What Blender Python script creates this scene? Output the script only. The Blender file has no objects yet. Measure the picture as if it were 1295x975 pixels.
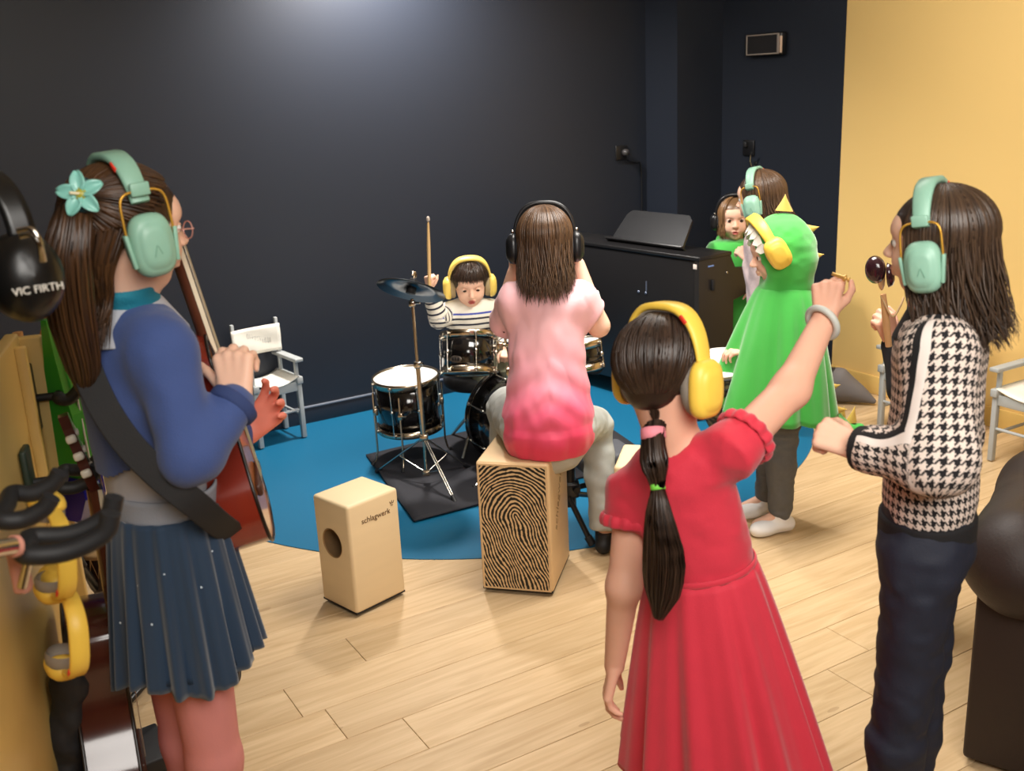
import bpy, bmesh, math, random
import numpy as np
from mathutils import Vector, Matrix, Quaternion

SC = bpy.context.scene
COL = SC.collection
R = math.radians
random.seed(7)

# ------------------------------------------------------------------ camera
CAM_H = 1.619
PITCH, ROLL, FPX = R(16.4625), R(-2.75), 1309.0
_fw = Vector((0, math.cos(PITCH), -math.sin(PITCH)))
_rt0 = Vector((1, 0, 0))
_up0 = _rt0.cross(_fw)
_rt = math.cos(ROLL) * _rt0 + math.sin(ROLL) * _up0
_up = -math.sin(ROLL) * _rt0 + math.cos(ROLL) * _up0
cam_d = bpy.data.cameras.new('camera')
cam_d.sensor_width = 36.0
cam_d.lens = FPX / 1295 * 36.0
cam_d.clip_start = 0.05
cam_d.dof.use_dof = True
cam_d.dof.focus_distance = 2.9
cam_d.dof.aperture_fstop = 5.6
cam = bpy.data.objects.new('camera', cam_d)
COL.objects.link(cam)
cm = Matrix((( _rt.x, _up.x, -_fw.x, 0), (_rt.y, _up.y, -_fw.y, 0), (_rt.z, _up.z, -_fw.z, CAM_H), (0, 0, 0, 1)))
cam.matrix_world = cm
SC.camera = cam

# ------------------------------------------------------------------ world, lights, exposure
SC.view_settings.view_transform = 'Standard'
SC.view_settings.look = 'None'
SC.view_settings.gamma = 1.0
SC.view_settings.use_curve_mapping = False
SC.view_settings.exposure = -0.2
W = bpy.data.worlds.new('world')
SC.world = W
W.use_nodes = True
W.node_tree.nodes['Background'].inputs[0].default_value = (1.0, 0.95, 0.88, 1)
W.node_tree.nodes['Background'].inputs[1].default_value = 0.10


def area(name, loc, target, size, power, col=(1, 0.94, 0.85), size_y=None, spread=180):
    d = bpy.data.lights.new(name, 'AREA')
    d.shape = 'RECTANGLE'
    d.size = size
    d.size_y = size_y or size
    d.energy = power
    d.color = col
    d.spread = R(spread)
    o = bpy.data.objects.new(name, d)
    COL.objects.link(o)
    o.location = loc
    o.rotation_euler = (Vector(target) - Vector(loc)).to_track_quat('-Z', 'Y').to_euler()
    return o


def spot(name, loc, target, power, angle, blend=0.6, col=(1, 0.93, 0.85), rad=0.05):
    d = bpy.data.lights.new(name, 'SPOT')
    d.energy = power
    d.spot_size = R(angle)
    d.spot_blend = blend
    d.color = col
    d.shadow_soft_size = rad
    o = bpy.data.objects.new(name, d)
    COL.objects.link(o)
    o.location = loc
    o.rotation_euler = (Vector(target) - Vector(loc)).to_track_quat('-Z', 'Y').to_euler()
    return o


# ceiling lamps of the room and the flash bounced off the ceiling above the photographer
area('ceiling_lamp_bounce', (0.55, 0.2, 2.45), (0.5, 3.2, 0.5), 1.6, 57, (1, 0.96, 0.90), spread=125)
area('ceiling_lamp_middle', (0.6, 3.0, 2.5), (0.6, 3.3, 0), 1.0, 42, (1, 0.95, 0.89), spread=125)
area('ceiling_lamp_right', (1.3, 3.6, 2.5), (1.6, 4.4, 0.4), 0.6, 24, (1, 0.94, 0.86), spread=140)
spot('ceiling_spot_back', (-0.42, 4.86, 2.5), (-0.54, 5.22, 1.2), 450, 150, 1.0, (1, 0.94, 0.88), 0.10)


# ------------------------------------------------------------------ helpers
def lin(c):
    c = c / 255.0
    return c / 12.92 if c <= 0.04045 else ((c + 0.055) / 1.055) ** 2.4


def rgb(r, g, b):
    return (lin(r), lin(g), lin(b), 1.0)


def at(px, py, Y):
    """world point at distance Y along the sight line of picture point (px, py)"""
    d = _fw + _rt * ((px - 647.5) / FPX) - _up * ((py - 487.5) / FPX)
    return Vector((0, 0, CAM_H)) + d * (Y / d.y)


def ground(px, py, z=0.0):
    d = _fw + _rt * ((px - 647.5) / FPX) - _up * ((py - 487.5) / FPX)
    return Vector((0, 0, CAM_H)) + d * ((z - CAM_H) / d.z)


_mats = {}


def node(nt, typ, **kw):
    n = nt.nodes.new(typ)
    for k, v in kw.items():
        setattr(n, k, v)
    return n


def L(nt, a, b):
    nt.links.new(a, b)


def mathn(nt, op, a, b=None, c=None):
    n = nt.nodes.new('ShaderNodeMath')
    n.operation = op
    for i, v in enumerate((a, b, c)):
        if v is None:
            continue
        if isinstance(v, (int, float)):
            n.inputs[i].default_value = v
        else:
            nt.links.new(v, n.inputs[i])
    return n.outputs[0]


def mixc(nt, fac, a, b):
    n = nt.nodes.new('ShaderNodeMix')
    n.data_type = 'RGBA'
    for sock, v in ((n.inputs[0], fac), (n.inputs[6], a), (n.inputs[7], b)):
        if isinstance(v, (int, float)):
            sock.default_value = v
        elif isinstance(v, tuple):
            sock.default_value = v
        else:
            nt.links.new(v, sock)
    return n.outputs[2]


def base(name):
    m = bpy.data.materials.new(name)
    m.use_nodes = True
    nt = m.node_tree
    return m, nt, nt.nodes['Principled BSDF']


def M(name, col, rough=0.5, metal=0.0, var=0.08, scale=14.0, bump=0.0, bscale=None, sheen=0.0, coat=0.0, sss=0.0, spec=None, stretch=None):
    if name in _mats:
        return _mats[name]
    m, nt, b = base(name)
    tc = node(nt, 'ShaderNodeTexCoord')
    mp = node(nt, 'ShaderNodeMapping')
    if stretch:
        mp.inputs['Scale'].default_value = stretch
    L(nt, tc.outputs['Object'], mp.inputs[0])
    nz = node(nt, 'ShaderNodeTexNoise')
    nz.inputs['Scale'].default_value = scale
    nz.inputs['Detail'].default_value = 3
    L(nt, mp.outputs[0], nz.inputs['Vector'])
    f = mathn(nt, 'MULTIPLY_ADD', nz.outputs['Fac'], 2 * var, 1 - var)
    mx = node(nt, 'ShaderNodeVectorMath', operation='SCALE')
    mx.inputs[0].default_value = col[:3]
    L(nt, f, mx.inputs['Scale'])
    L(nt, mx.outputs[0], b.inputs['Base Color'])
    b.inputs['Roughness'].default_value = rough
    b.inputs['Metallic'].default_value = metal
    if sheen:
        b.inputs['Sheen Weight'].default_value = sheen
    if coat:
        b.inputs['Coat Weight'].default_value = coat
        b.inputs['Coat Roughness'].default_value = 0.08
    if sss:
        b.inputs['Subsurface Weight'].default_value = sss
        b.inputs['Subsurface Radius'].default_value = (0.012, 0.005, 0.003)
        b.inputs['Subsurface Scale'].default_value = 1.0
    if spec is not None:
        b.inputs['Specular IOR Level'].default_value = spec
    if bump:
        n2 = node(nt, 'ShaderNodeTexNoise')
        n2.inputs['Scale'].default_value = bscale or scale * 6
        n2.inputs['Detail'].default_value = 4
        L(nt, mp.outputs[0], n2.inputs['Vector'])
        bp = node(nt, 'ShaderNodeBump')
        bp.inputs['Strength'].default_value = bump
        bp.inputs['Distance'].default_value = 0.002
        L(nt, n2.outputs['Fac'], bp.inputs['Height'])
        L(nt, bp.outputs[0], b.inputs['Normal'])
    _mats[name] = m
    return m


def tag(o, label=None, cat=None, group=None, kind=None):
    if label:
        o['label'] = label
    if cat:
        o['category'] = cat
    if group:
        o['group'] = group
    if kind:
        o['kind'] = kind
    return o


def thing(name, label, cat, loc, group=None):
    o = bpy.data.objects.new(name, None)
    COL.objects.link(o)
    o.location = loc
    o.empty_display_size = 0.05
    return tag(o, label, cat, group)


def link_child(o, parent):
    """parent an object whose mesh is already in room coordinates"""
    if parent is None:
        return
    o.parent = parent
    t = Vector((0, 0, 0))
    p = parent
    while p is not None:
        t += p.location
        p = p.parent
    if parent.type == 'EMPTY':
        o.matrix_parent_inverse = Matrix.Translation(-t)


def mesh_obj(name, V, F, mats, parent=None, smooth=True, mi=None, attr=None, flat=None):
    me = bpy.data.meshes.new(name)
    me.from_pydata([tuple(v) for v in V], [], [tuple(f) for f in F])
    if not isinstance(mats, (list, tuple)):
        mats = [mats]
    for m in mats:
        me.materials.append(m)
    n = len(me.polygons)
    if smooth:
        s = np.ones(n, dtype=bool)
        if flat is not None:
            s[np.array(flat, dtype=bool)] = False
        me.polygons.foreach_set('use_smooth', s)
    if mi is not None:
        me.polygons.foreach_set('material_index', np.asarray(mi, dtype=np.int32))
    if attr is not None:
        for an, arr in attr.items():
            a = me.attributes.new(an, 'FLOAT_VECTOR', 'POINT')
            a.data.foreach_set('vector', np.asarray(arr, dtype=np.float32).ravel())
    me.update()
    o = bpy.data.objects.new(name, me)
    COL.objects.link(o)
    link_child(o, parent)
    return o


class MB:
    """collects shapes into ONE mesh; M is the placement applied to what is added"""

    def __init__(s, M=None):
        s.V, s.F, s.mi, s.fl = [], [], [], []
        s.M = M or Matrix.Identity(4)

    def add(s, V, F, mi=0, flat=False, M=None):
        o = len(s.V)
        T = s.M @ M if M is not None else s.M
        s.V += [T @ Vector(v) for v in V]
        s.F += [tuple(i + o for i in f) for f in F]
        s.mi += [mi] * len(F)
        s.fl += [flat] * len(F)
        return s

    def box(s, c, size, rot=None, bev=0.0, mi=0, seg=2):
        bm = bmesh.new()
        bmesh.ops.create_cube(bm, size=1.0)
        for v in bm.verts:
            v.co = Vector((v.co.x * size[0], v.co.y * size[1], v.co.z * size[2]))
        if bev:
            bmesh.ops.bevel(bm, geom=list(bm.edges), offset=bev, segments=seg, affect='EDGES', profile=0.5)
        bm.verts.index_update()
        T = Matrix.Translation(Vector(c)) @ (rot.to_4x4() if rot is not None else Matrix.Identity(4))
        s.add([v.co.copy() for v in bm.verts], [[v.index for v in f.verts] for f in bm.faces], mi, bev == 0 or seg < 2, T)
        bm.free()
        return s

    def tube(s, pts, r, n=10, mi=0, closed=False, cap=True, flatten=None):
        pts = [Vector(p) for p in pts]
        k = len(pts)
        rs = r if isinstance(r, (list, tuple)) else [r] * k
        V, F = [], []
        ref = None
        for i, p in enumerate(pts):
            if closed:
                t = pts[(i + 1) % k] - pts[i - 1]
            else:
                t = pts[min(i + 1, k - 1)] - pts[max(i - 1, 0)]
            t.normalize()
            if ref is None:
                ref = Vector((0, 0, 1)) if abs(t.z) < 0.9 else Vector((1, 0, 0))
            b = t.cross(ref)
            if b.length < 1e-5:
                b = t.cross(Vector((0, 1, 0)))
            b.normalize()
            a = b.cross(t)
            a.normalize()
            ref = a
            for j in range(n):
                w = 2 * math.pi * j / n
                V.append(p + (a * math.cos(w) + b * math.sin(w) * (flatten or 1.0)) * rs[i])
        for i in range(k if closed else k - 1):
            for j in range(n):
                i2 = (i + 1) % k
                F.append((i * n + j, i * n + (j + 1) % n, i2 * n + (j + 1) % n, i2 * n + j))
        s.add(V, F, mi)
        if cap and not closed:
            s.add(V[:n], [tuple(range(n - 1, -1, -1))], mi, True)
            s.add(V[-n:], [tuple(range(n))], mi, True)
        return s

    def lathe(s, prof, o=(0, 0, 0), ax=(0, 0, 1), n=32, mi=0, mis=None, flat=False):
        """prof: list of (radius, height) along axis ax from o"""
        o = Vector(o)
        q = Vector((0, 0, 1)).rotation_difference(Vector(ax).normalized())
        V, F, m = [], [], []
        for (r_, h) in prof:
            for j in range(n):
                w = 2 * math.pi * j / n
                V.append(o + q @ Vector((r_ * math.cos(w), r_ * math.sin(w), h)))
        for i in range(len(prof) - 1):
            for j in range(n):
                F.append((i * n + j, i * n + (j + 1) % n, (i + 1) * n + (j + 1) % n, (i + 1) * n + j))
                m.append(mis[i] if mis else mi)
        off = len(s.F)
        s.add(V, F, mi, flat)
        s.mi[off:] = m
        return s

    def ell(s, c, r, rot=None, n=20, m=12, mi=0):
        V, F = [], []
        T = Matrix.Translation(Vector(c)) @ (rot.to_4x4() if rot is not None else Matrix.Identity(4))
        for i in range(m + 1):
            th = math.pi * i / m
            for j in range(n):
                ph = 2 * math.pi * j / n
                V.append((r[0] * math.sin(th) * math.cos(ph), r[1] * math.sin(th) * math.sin(ph), r[2] * math.cos(th)))
        for i in range(m):
            for j in range(n):
                F.append((i * n + j, (i + 1) * n + j, (i + 1) * n + (j + 1) % n, i * n + (j + 1) % n))
        return s.add(V, F, mi, False, T)

    def prism(s, poly, z0, z1, mi=0, M=None):
        """outline poly (x, y) pulled from z0 to z1"""
        n = len(poly)
        V = [(x, y, z0) for x, y in poly] + [(x, y, z1) for x, y in poly]
        F = [tuple(range(n - 1, -1, -1)), tuple(range(n, 2 * n))] + [(i, (i + 1) % n, n + (i + 1) % n, n + i) for i in range(n)]
        return s.add(V, F, mi, True, M)

    def grid(s, rows, mi=0, closed=False):
        n = len(rows[0])
        V = [p for r_ in rows for p in r_]
        F = []
        for i in range(len(rows) - 1):
            for j in range(n if closed else n - 1):
                F.append((i * n + j, i * n + (j + 1) % n, (i + 1) * n + (j + 1) % n, (i + 1) * n + j))
        return s.add(V, F, mi)

    def build(s, name, mats, parent=None, smooth=True, thick=0.0):
        o = mesh_obj(name, s.V, s.F, mats, parent, smooth, s.mi, None, s.fl)
        if thick:
            md = o.modifiers.new('thickness', 'SOLIDIFY')
            md.thickness = thick
            md.offset = 0
        return o


def frame_M(o, x, y, z):
    return Matrix(((x[0], y[0], z[0], o[0]), (x[1], y[1], z[1], o[1]), (x[2], y[2], z[2], o[2]), (0, 0, 0, 1)))


def rotz_M(o, deg):
    return Matrix.Translation(Vector(o)) @ Matrix.Rotation(R(deg), 4, 'Z')


def dirM(o, z, xhint=(0, 0, 1)):
    """placement with local z along z and local x as near xhint as possible"""
    z = Vector(z).normalized()
    x = Vector(xhint)
    x = (x - z * x.dot(z)).normalized()
    y = z.cross(x)
    return frame_M(o, x, y, z)


def bez(pts, n=24):
    """smooth curve through points (Catmull-Rom)"""
    P = [Vector(p) for p in pts]
    P = [2 * P[0] - P[1]] + P + [2 * P[-1] - P[-2]]
    out = []
    seg = len(P) - 3
    for i in range(n + 1):
        u = i / n * seg
        k = min(int(u), seg - 1)
        t = u - k
        a, b, c, d = P[k:k + 4]
        out.append(0.5 * ((2 * b) + (c - a) * t + (2 * a - 5 * b + 4 * c - d) * t * t + (3 * b - a - 3 * c + d) * t ** 3))
    return out


def text_mesh(name, txt, M_, size, mat, parent, label=None, ext=0.0004, align='CENTER', shear=0.0):
    cu = bpy.data.curves.new(name, 'FONT')
    cu.body = txt
    cu.size = size
    cu.extrude = ext
    cu.align_x = align
    cu.align_y = 'CENTER'
    cu.shear = shear
    tmp = bpy.data.objects.new(name + '_tmp', cu)
    COL.objects.link(tmp)
    dg = bpy.context.evaluated_depsgraph_get()
    me = bpy.data.meshes.new_from_object(tmp.evaluated_get(dg))
    bpy.data.objects.remove(tmp)
    me.transform(M_)
    me.materials.clear()
    me.materials.append(mat)
    me.name = name
    o = bpy.data.objects.new(name, me)
    COL.objects.link(o)
    link_child(o, parent)
    if label:
        o['label'] = label
    return o


# ------------------------------------------------------------------ soft bodies: signed distance fields meshed with surface nets
_rs = np.random.RandomState(3)
_lat = _rs.rand(32, 32, 32).astype(np.float32) * 2 - 1


def vnoise(P):
    I = np.floor(P).astype(np.int64)
    f = (P - I).astype(np.float32)
    f = f * f * (3 - 2 * f)
    i0 = I & 31
    i1 = (I + 1) & 31
    x, y, z = f[:, 0], f[:, 1], f[:, 2]
    g = lambda a, b, c: _lat[a[:, 0], b[:, 1], c[:, 2]]
    c00 = g(i0, i0, i0) * (1 - x) + g(i1, i0, i0) * x
    c10 = g(i0, i1, i0) * (1 - x) + g(i1, i1, i0) * x
    c01 = g(i0, i0, i1) * (1 - x) + g(i1, i0, i1) * x
    c11 = g(i0, i1, i1) * (1 - x) + g(i1, i1, i1) * x
    return (c00 * (1 - y) + c10 * y) * (1 - z) + (c01 * (1 - y) + c11 * y) * z


def nv(v):
    return np.array(v, dtype=np.float64)


def cap(a, b, ra, rb=None, k=0.02):
    return ('c', nv(a), nv(b), ra, ra if rb is None else rb, k)


def chain(pts, rs, k=0.015):
    return [cap(pts[i], pts[i + 1], rs[i], rs[i + 1], k) for i in range(len(pts) - 1)]


def flat(a, b, ra, rb=None, k=0.01, rd=0.004):
    return ('f', nv(a), nv(b), ra, ra if rb is None else rb, k, rd)


def ell(c, r, X=None, k=0.02):
    """X: 3 rows = axes"""
    return ('e', nv(c), nv(r), np.eye(3) if X is None else np.array([nv(x) for x in X]), k)


def scap(a, b, ra, rb, fdir, depth, k=0.02):
    """capsule flattened along fdir: its depth is depth x its width"""
    return ('s', nv(a), nv(b), ra, rb, nv(fdir), depth, k)


def neg(p, k=None):
    return ('-',) + (p,) + ((k if k is not None else 0.006),)


def _bb(p):
    t = p[0]
    if t == '-':
        return None
    if t == 'e':
        m = p[2].max()
        return p[1] - m, p[1] + m
    r_ = max(p[3], p[4])
    return np.minimum(p[1], p[2]) - r_, np.maximum(p[1], p[2]) + r_


def _d(p, P):
    t = p[0]
    if t == 'e':
        q = (P - p[1]) @ p[3].T
        a = np.linalg.norm(q / p[2], axis=1)
        b = np.linalg.norm(q / (p[2] ** 2), axis=1)
        return a * (a - 1) / np.maximum(b, 1e-9)
    a, b = p[1], p[2]
    if t == 's':
        fd, dep = p[5], p[6]
        A = np.eye(3) + (1 / dep - 1) * np.outer(fd, fd)
        q = (P - a) @ A.T
        ba = A @ (b - a)
        h = np.clip(q @ ba / (ba @ ba), 0, 1)
        return np.linalg.norm(q - h[:, None] * ba, axis=1) - (p[3] + h * (p[4] - p[3]))
    q = P - a
    ba = b - a
    L2 = ba @ ba
    hr = q @ ba / L2
    h = np.clip(hr, 0, 1)
    if t == 'c':
        return np.linalg.norm(q - h[:, None] * ba, axis=1) - (p[3] + h * (p[4] - p[3]))
    ln = math.sqrt(L2)
    rad = np.linalg.norm(q - hr[:, None] * ba, axis=1) - (p[3] + h * (p[4] - p[3]))
    axl = np.abs(hr - 0.5) * ln - 0.5 * ln
    rd = p[6]
    x, y = rad + rd, axl + rd
    return np.minimum(np.maximum(x, y), 0) + np.sqrt(np.maximum(x, 0) ** 2 + np.maximum(y, 0) ** 2) - rd


def sdf_mesh(prims, vox, disp=None, cuts=()):
    pos = [p for p in prims if p[0] != '-']
    bbs = [_bb(p) for p in prims]
    lo = np.min([b[0] for b in bbs if b is not None], axis=0) - 3 * vox
    hi = np.max([b[1] for b in bbs if b is not None], axis=0) + 3 * vox
    N = 24
    dims = np.ceil((hi - lo) / vox).astype(int) + 2
    nch = np.ceil(dims / N).astype(int)
    tot = nch * N + 2
    g = np.arange(-1, N + 1)
    GX, GY, GZ = np.meshgrid(g, g, g, indexing='ij')
    G0 = np.stack([GX.ravel(), GY.ravel(), GZ.ravel()], 1)
    ids, vs, quads = [], [], []
    n1 = N + 2
    margin = 0.03 + 3 * vox
    for cx in range(nch[0]):
        for cy in range(nch[1]):
            for cz in range(nch[2]):
                base_i = np.array([cx, cy, cz]) * N
                c0 = lo + (base_i - 1) * vox
                c1 = lo + (base_i + N) * vox
                sel = [p for p, b in zip(prims, bbs) if b is None or (np.all(b[0] - margin < c1) and np.all(b[1] + margin > c0))]
                if not any(p[0] != '-' for p in sel):
                    continue
                P = lo + (G0 + base_i) * vox
                D = np.full(len(P), 1.0)
                for p in sel:
                    if p[0] == '-':
                        d = -_d(p[1], P)
                        k = p[2]
                        h = np.clip(0.5 - 0.5 * (D - d) / k, 0, 1)
                        D = D * (1 - h) + d * h + k * h * (1 - h)
                    else:
                        d = _d(p, P)
                        k = max(p[-2] if p[0] == 'f' else p[-1], 1e-5)
                        h = np.clip(0.5 + 0.5 * (D - d) / k, 0, 1)
                        D = D * (1 - h) + d * h - k * h * (1 - h)
                if D.min() > vox * 2 or D.max() < -vox * 2:
                    continue
                if disp is not None:
                    D = D + disp(P)
                for cp in cuts:
                    q, nn = nv(cp[0]), nv(cp[1])
                    D = np.maximum(D, (P - q) @ (nn / np.linalg.norm(nn)))
                D = D.reshape(n1, n1, n1)
                ins = D < 0
                # cells with start sample 0..N (local) -> local start index a = 0..N ; cell global = base_i - 1 + a
                s8 = np.zeros((n1 - 1,) * 3, dtype=np.int8)
                for dx in (0, 1):
                    for dy in (0, 1):
                        for dz in (0, 1):
                            s8 += ins[dx:n1 - 1 + dx, dy:n1 - 1 + dy, dz:n1 - 1 + dz]
                act = (s8 > 0) & (s8 < 8)
                own = act.copy()
                own[0] = False
                own[:, 0] = False
                own[:, :, 0] = False
                ci = np.argwhere(own)
                if len(ci):
                    acc = np.zeros((len(ci), 3))
                    cnt = np.zeros(len(ci))
                    corners = [(0, 0, 0), (1, 0, 0), (0, 1, 0), (1, 1, 0), (0, 0, 1), (1, 0, 1), (0, 1, 1), (1, 1, 1)]
                    vals = [D[ci[:, 0] + a, ci[:, 1] + b, ci[:, 2] + c] for a, b, c in corners]
                    for e0 in range(8):
                        for bit in (1, 2, 4):
                            if e0 & bit:
                                continue
                            e1 = e0 | bit
                            v0, v1 = vals[e0], vals[e1]
                            m_ = (v0 < 0) != (v1 < 0)
                            if not m_.any():
                                continue
                            t = np.where(m_, v0 / np.where(m_, v0 - v1, 1), 0)
                            p0, p1 = np.array(corners[e0], float), np.array(corners[e1], float)
                            acc += m_[:, None] * (p0 + t[:, None] * (p1 - p0))
                            cnt += m_
                    ctr = acc / cnt[:, None]
                    gi = ci + base_i  # = (local-1)+base +1 shift kept positive
                    ids.append((gi[:, 0] * tot[1] + gi[:, 1]) * tot[2] + gi[:, 2])
                    vs.append(lo + (ci - 1 + base_i + ctr) * vox)
                # edges starting at samples 1..N (local)
                for ax in range(3):
                    sl0 = [slice(1, N + 1)] * 3
                    sl1 = [slice(1, N + 1)] * 3
                    sl1[ax] = slice(2, N + 2)
                    a_, b_ = ins[tuple(sl0)], ins[tuple(sl1)]
                    e = np.argwhere(a_ != b_)
                    if not len(e):
                        continue
                    sgn = a_[e[:, 0], e[:, 1], e[:, 2]]
                    e = e + 1 + base_i
                    u = np.zeros(3, int)
                    v = np.zeros(3, int)
                    u[(ax + 1) % 3] = 1
                    v[(ax + 2) % 3] = 1
                    q = [e - u - v, e - v, e, e - u]
                    q = np.stack([(w[:, 0] * tot[1] + w[:, 1]) * tot[2] + w[:, 2] for w in q], 1)
                    q[~sgn] = q[~sgn][:, ::-1]
                    quads.append(q)
    ids = np.concatenate(ids)
    vs = np.concatenate(vs)
    quads = np.concatenate(quads)
    o = np.argsort(ids)
    ids, vs = ids[o], vs[o]
    ix = np.clip(np.searchsorted(ids, quads), 0, len(ids) - 1)
    ok = np.all(ids[ix] == quads, axis=1)
    return vs, ix[ok]


def np_mesh(name, V, F, mats, parent=None, mi=None, attr=None):
    """fast mesh from arrays; F is (n, 4)"""
    me = bpy.data.meshes.new(name)
    me.vertices.add(len(V))
    me.vertices.foreach_set('co', np.asarray(V, np.float32).ravel())
    k = F.shape[1]
    me.loops.add(F.size)
    me.loops.foreach_set('vertex_index', F.astype(np.int32).ravel())
    me.polygons.add(len(F))
    me.polygons.foreach_set('loop_start', np.arange(0, F.size, k, dtype=np.int32))
    me.polygons.foreach_set('loop_total', np.full(len(F), k, dtype=np.int32))
    for m in (mats if isinstance(mats, (list, tuple)) else [mats]):
        me.materials.append(m)
    me.polygons.foreach_set('use_smooth', np.ones(len(F), dtype=bool))
    if mi is not None:
        me.polygons.foreach_set('material_index', np.asarray(mi, np.int32))
    if attr:
        for an, arr in attr.items():
            a = me.attributes.new(an, 'FLOAT_VECTOR', 'POINT')
            a.data.foreach_set('vector', np.asarray(arr, np.float32).ravel())
    me.update(calc_edges=True)
    me.validate()
    o = bpy.data.objects.new(name, me)
    COL.objects.link(o)
    link_child(o, parent)
    return o


def soft(name, prims, mats, parent=None, vox=0.005, disp=None, cuts=(), matfn=None, pc=None):
    V, F = sdf_mesh(prims, vox, disp, cuts)
    mi = None
    if matfn is not None:
        mi = matfn(V[F].mean(axis=1))
    return np_mesh(name, V, F, mats, parent, mi, {'pc': pc(V)} if pc is not None else None)


def folds(amp, freq, stretch=(1, 1, 1), seed=0.0):
    st = nv(stretch) * freq

    def fn(P):
        return amp * vnoise(P * st + seed) + 0.4 * amp * vnoise(P * st * 2.3 + seed + 7)
    return fn
# ------------------------------------------------------------------ the room (axes: U along the navy wall, N into the room's depth)
U = Vector((0.862, 0.507, 0)).normalized()
Nn = Vector((-U.y, U.x, 0))
DB, DR = 4.8214, 4.1331            # distance of the navy wall along Nn, of the right wall along U
ROOM = Matrix(((U.x, Nn.x, 0, 0), (U.y, Nn.y, 0, 0), (0, 0, 1, 0), (0, 0, 0, 1)))
UMIN, NMIN, CEIL = -2.6, -1.6, 2.6


def uv(p):
    return p.dot(U), p.dot(Nn)


def wall_mat(name, col, rough):
    m, nt, b = base(name)
    tc = node(nt, 'ShaderNodeTexCoord')
    n1 = node(nt, 'ShaderNodeTexNoise')
    n1.inputs['Scale'].default_value = 1.2
    L(nt, tc.outputs['Object'], n1.inputs['Vector'])
    n2 = node(nt, 'ShaderNodeTexNoise')
    n2.inputs['Scale'].default_value = 180
    L(nt, tc.outputs['Object'], n2.inputs['Vector'])
    f = mathn(nt, 'MULTIPLY_ADD', n1.outputs['Fac'], 0.12, 0.94)
    sc = node(nt, 'ShaderNodeVectorMath', operation='SCALE')
    sc.inputs[0].default_value = col[:3]
    L(nt, f, sc.inputs['Scale'])
    L(nt, sc.outputs[0], b.inputs['Base Color'])
    bp = node(nt, 'ShaderNodeBump')
    bp.inputs['Strength'].default_value = 0.12
    bp.inputs['Distance'].default_value = 0.001
    L(nt, n2.outputs['Fac'], bp.inputs['Height'])
    L(nt, bp.outputs[0], b.inputs['Normal'])
    b.inputs['Roughness'].default_value = rough
    return m


NAVY = wall_mat('navy_paint', rgb(31, 36, 46), 0.44)
YEL = wall_mat('yellow_paint', rgb(234, 198, 126), 0.6)
WHITE = wall_mat('white_paint', rgb(235, 230, 220), 0.7)


def rbox(name, u0, u1, n0, n1, z0, z1, m, parent=None, bev=0.0):
    mb = MB(ROOM)
    mb.box(((u0 + u1) / 2, (n0 + n1) / 2, (z0 + z1) / 2), (u1 - u0, n1 - n0, z1 - z0), bev=bev)
    o = mb.build(name, m, parent)
    o['kind'] = 'structure'
    return o


rbox('ceiling', UMIN, DR + 0.1, NMIN, DB + 0.1, CEIL, CEIL + 0.1, WHITE)
rbox('wall_back', UMIN, DR + 0.1, DB, DB + 0.1, 0, CEIL, NAVY)
# column in the corner, its two visible faces between the navy walls
cu0 = DR - 0.30
# where the sight line through x=818 meets the navy wall is the column's near edge on that wall


def wall_hit(px, py, n, d):
    r_ = (at(px, py, 1.0) - Vector((0, 0, CAM_H)))
    o = Vector((0, 0, CAM_H))
    return o + r_ * ((d - n.dot(o)) / n.dot(r_))


pA = wall_hit(818, 250, Nn, DB)
pC = wall_hit(912, 250, U, DR)
cu0 = uv(pA)[0]
cn0 = uv(pC)[1]
rbox('trim_1', cu0, DR + 0.01, cn0, DB + 0.01, 0, CEIL, NAVY)
pY = wall_hit(1061, 250, U, DR)
yn = uv(pY)[1]
rbox('wall_right', DR, DR + 0.1, yn, DB, 0, CEIL, NAVY)
rbox('wall_right_yellow', DR, DR + 0.1, NMIN, yn, 0, CEIL, YEL)
rbox('wall_left', UMIN - 0.1, UMIN, NMIN, DB + 0.1, 0, CEIL, NAVY)
rbox('wall_front', UMIN, DR + 0.1, NMIN - 0.1, NMIN, 0, CEIL, YEL)
# skirting boards: dark ones with a thin rounded top edge, yellow one
o = rbox('baseboard_back', UMIN, cu0, DB - 0.012, DB, 0, 0.082, M('navy_skirting', rgb(34, 38, 48), 0.35), None, 0.003)
o2 = rbox('top_edge', UMIN, cu0, DB - 0.015, DB - 0.0005, 0.082, 0.091, M('skirting_edge', rgb(118, 124, 136), 0.4), None, 0.002)
o2.parent = o
o3 = rbox('baseboard_right', DR - 0.012, DR, NMIN, yn, 0, 0.095, M('yellow_skirting', rgb(228, 190, 112), 0.42), None, 0.004)
rbox('baseboard_corner', DR - 0.012, DR, yn, cn0, 0, 0.085, M('navy_skirting', rgb(34, 38, 48), 0.35), None, 0.003)

# ------------------------------------------------------------------ floor: subfloor, wooden planks one by one, blue disc
floor = rbox('floor', UMIN, DR + 0.1, NMIN, DB + 0.1, -0.1, -0.004, M('subfloor', rgb(120, 96, 64), 0.8))


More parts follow.
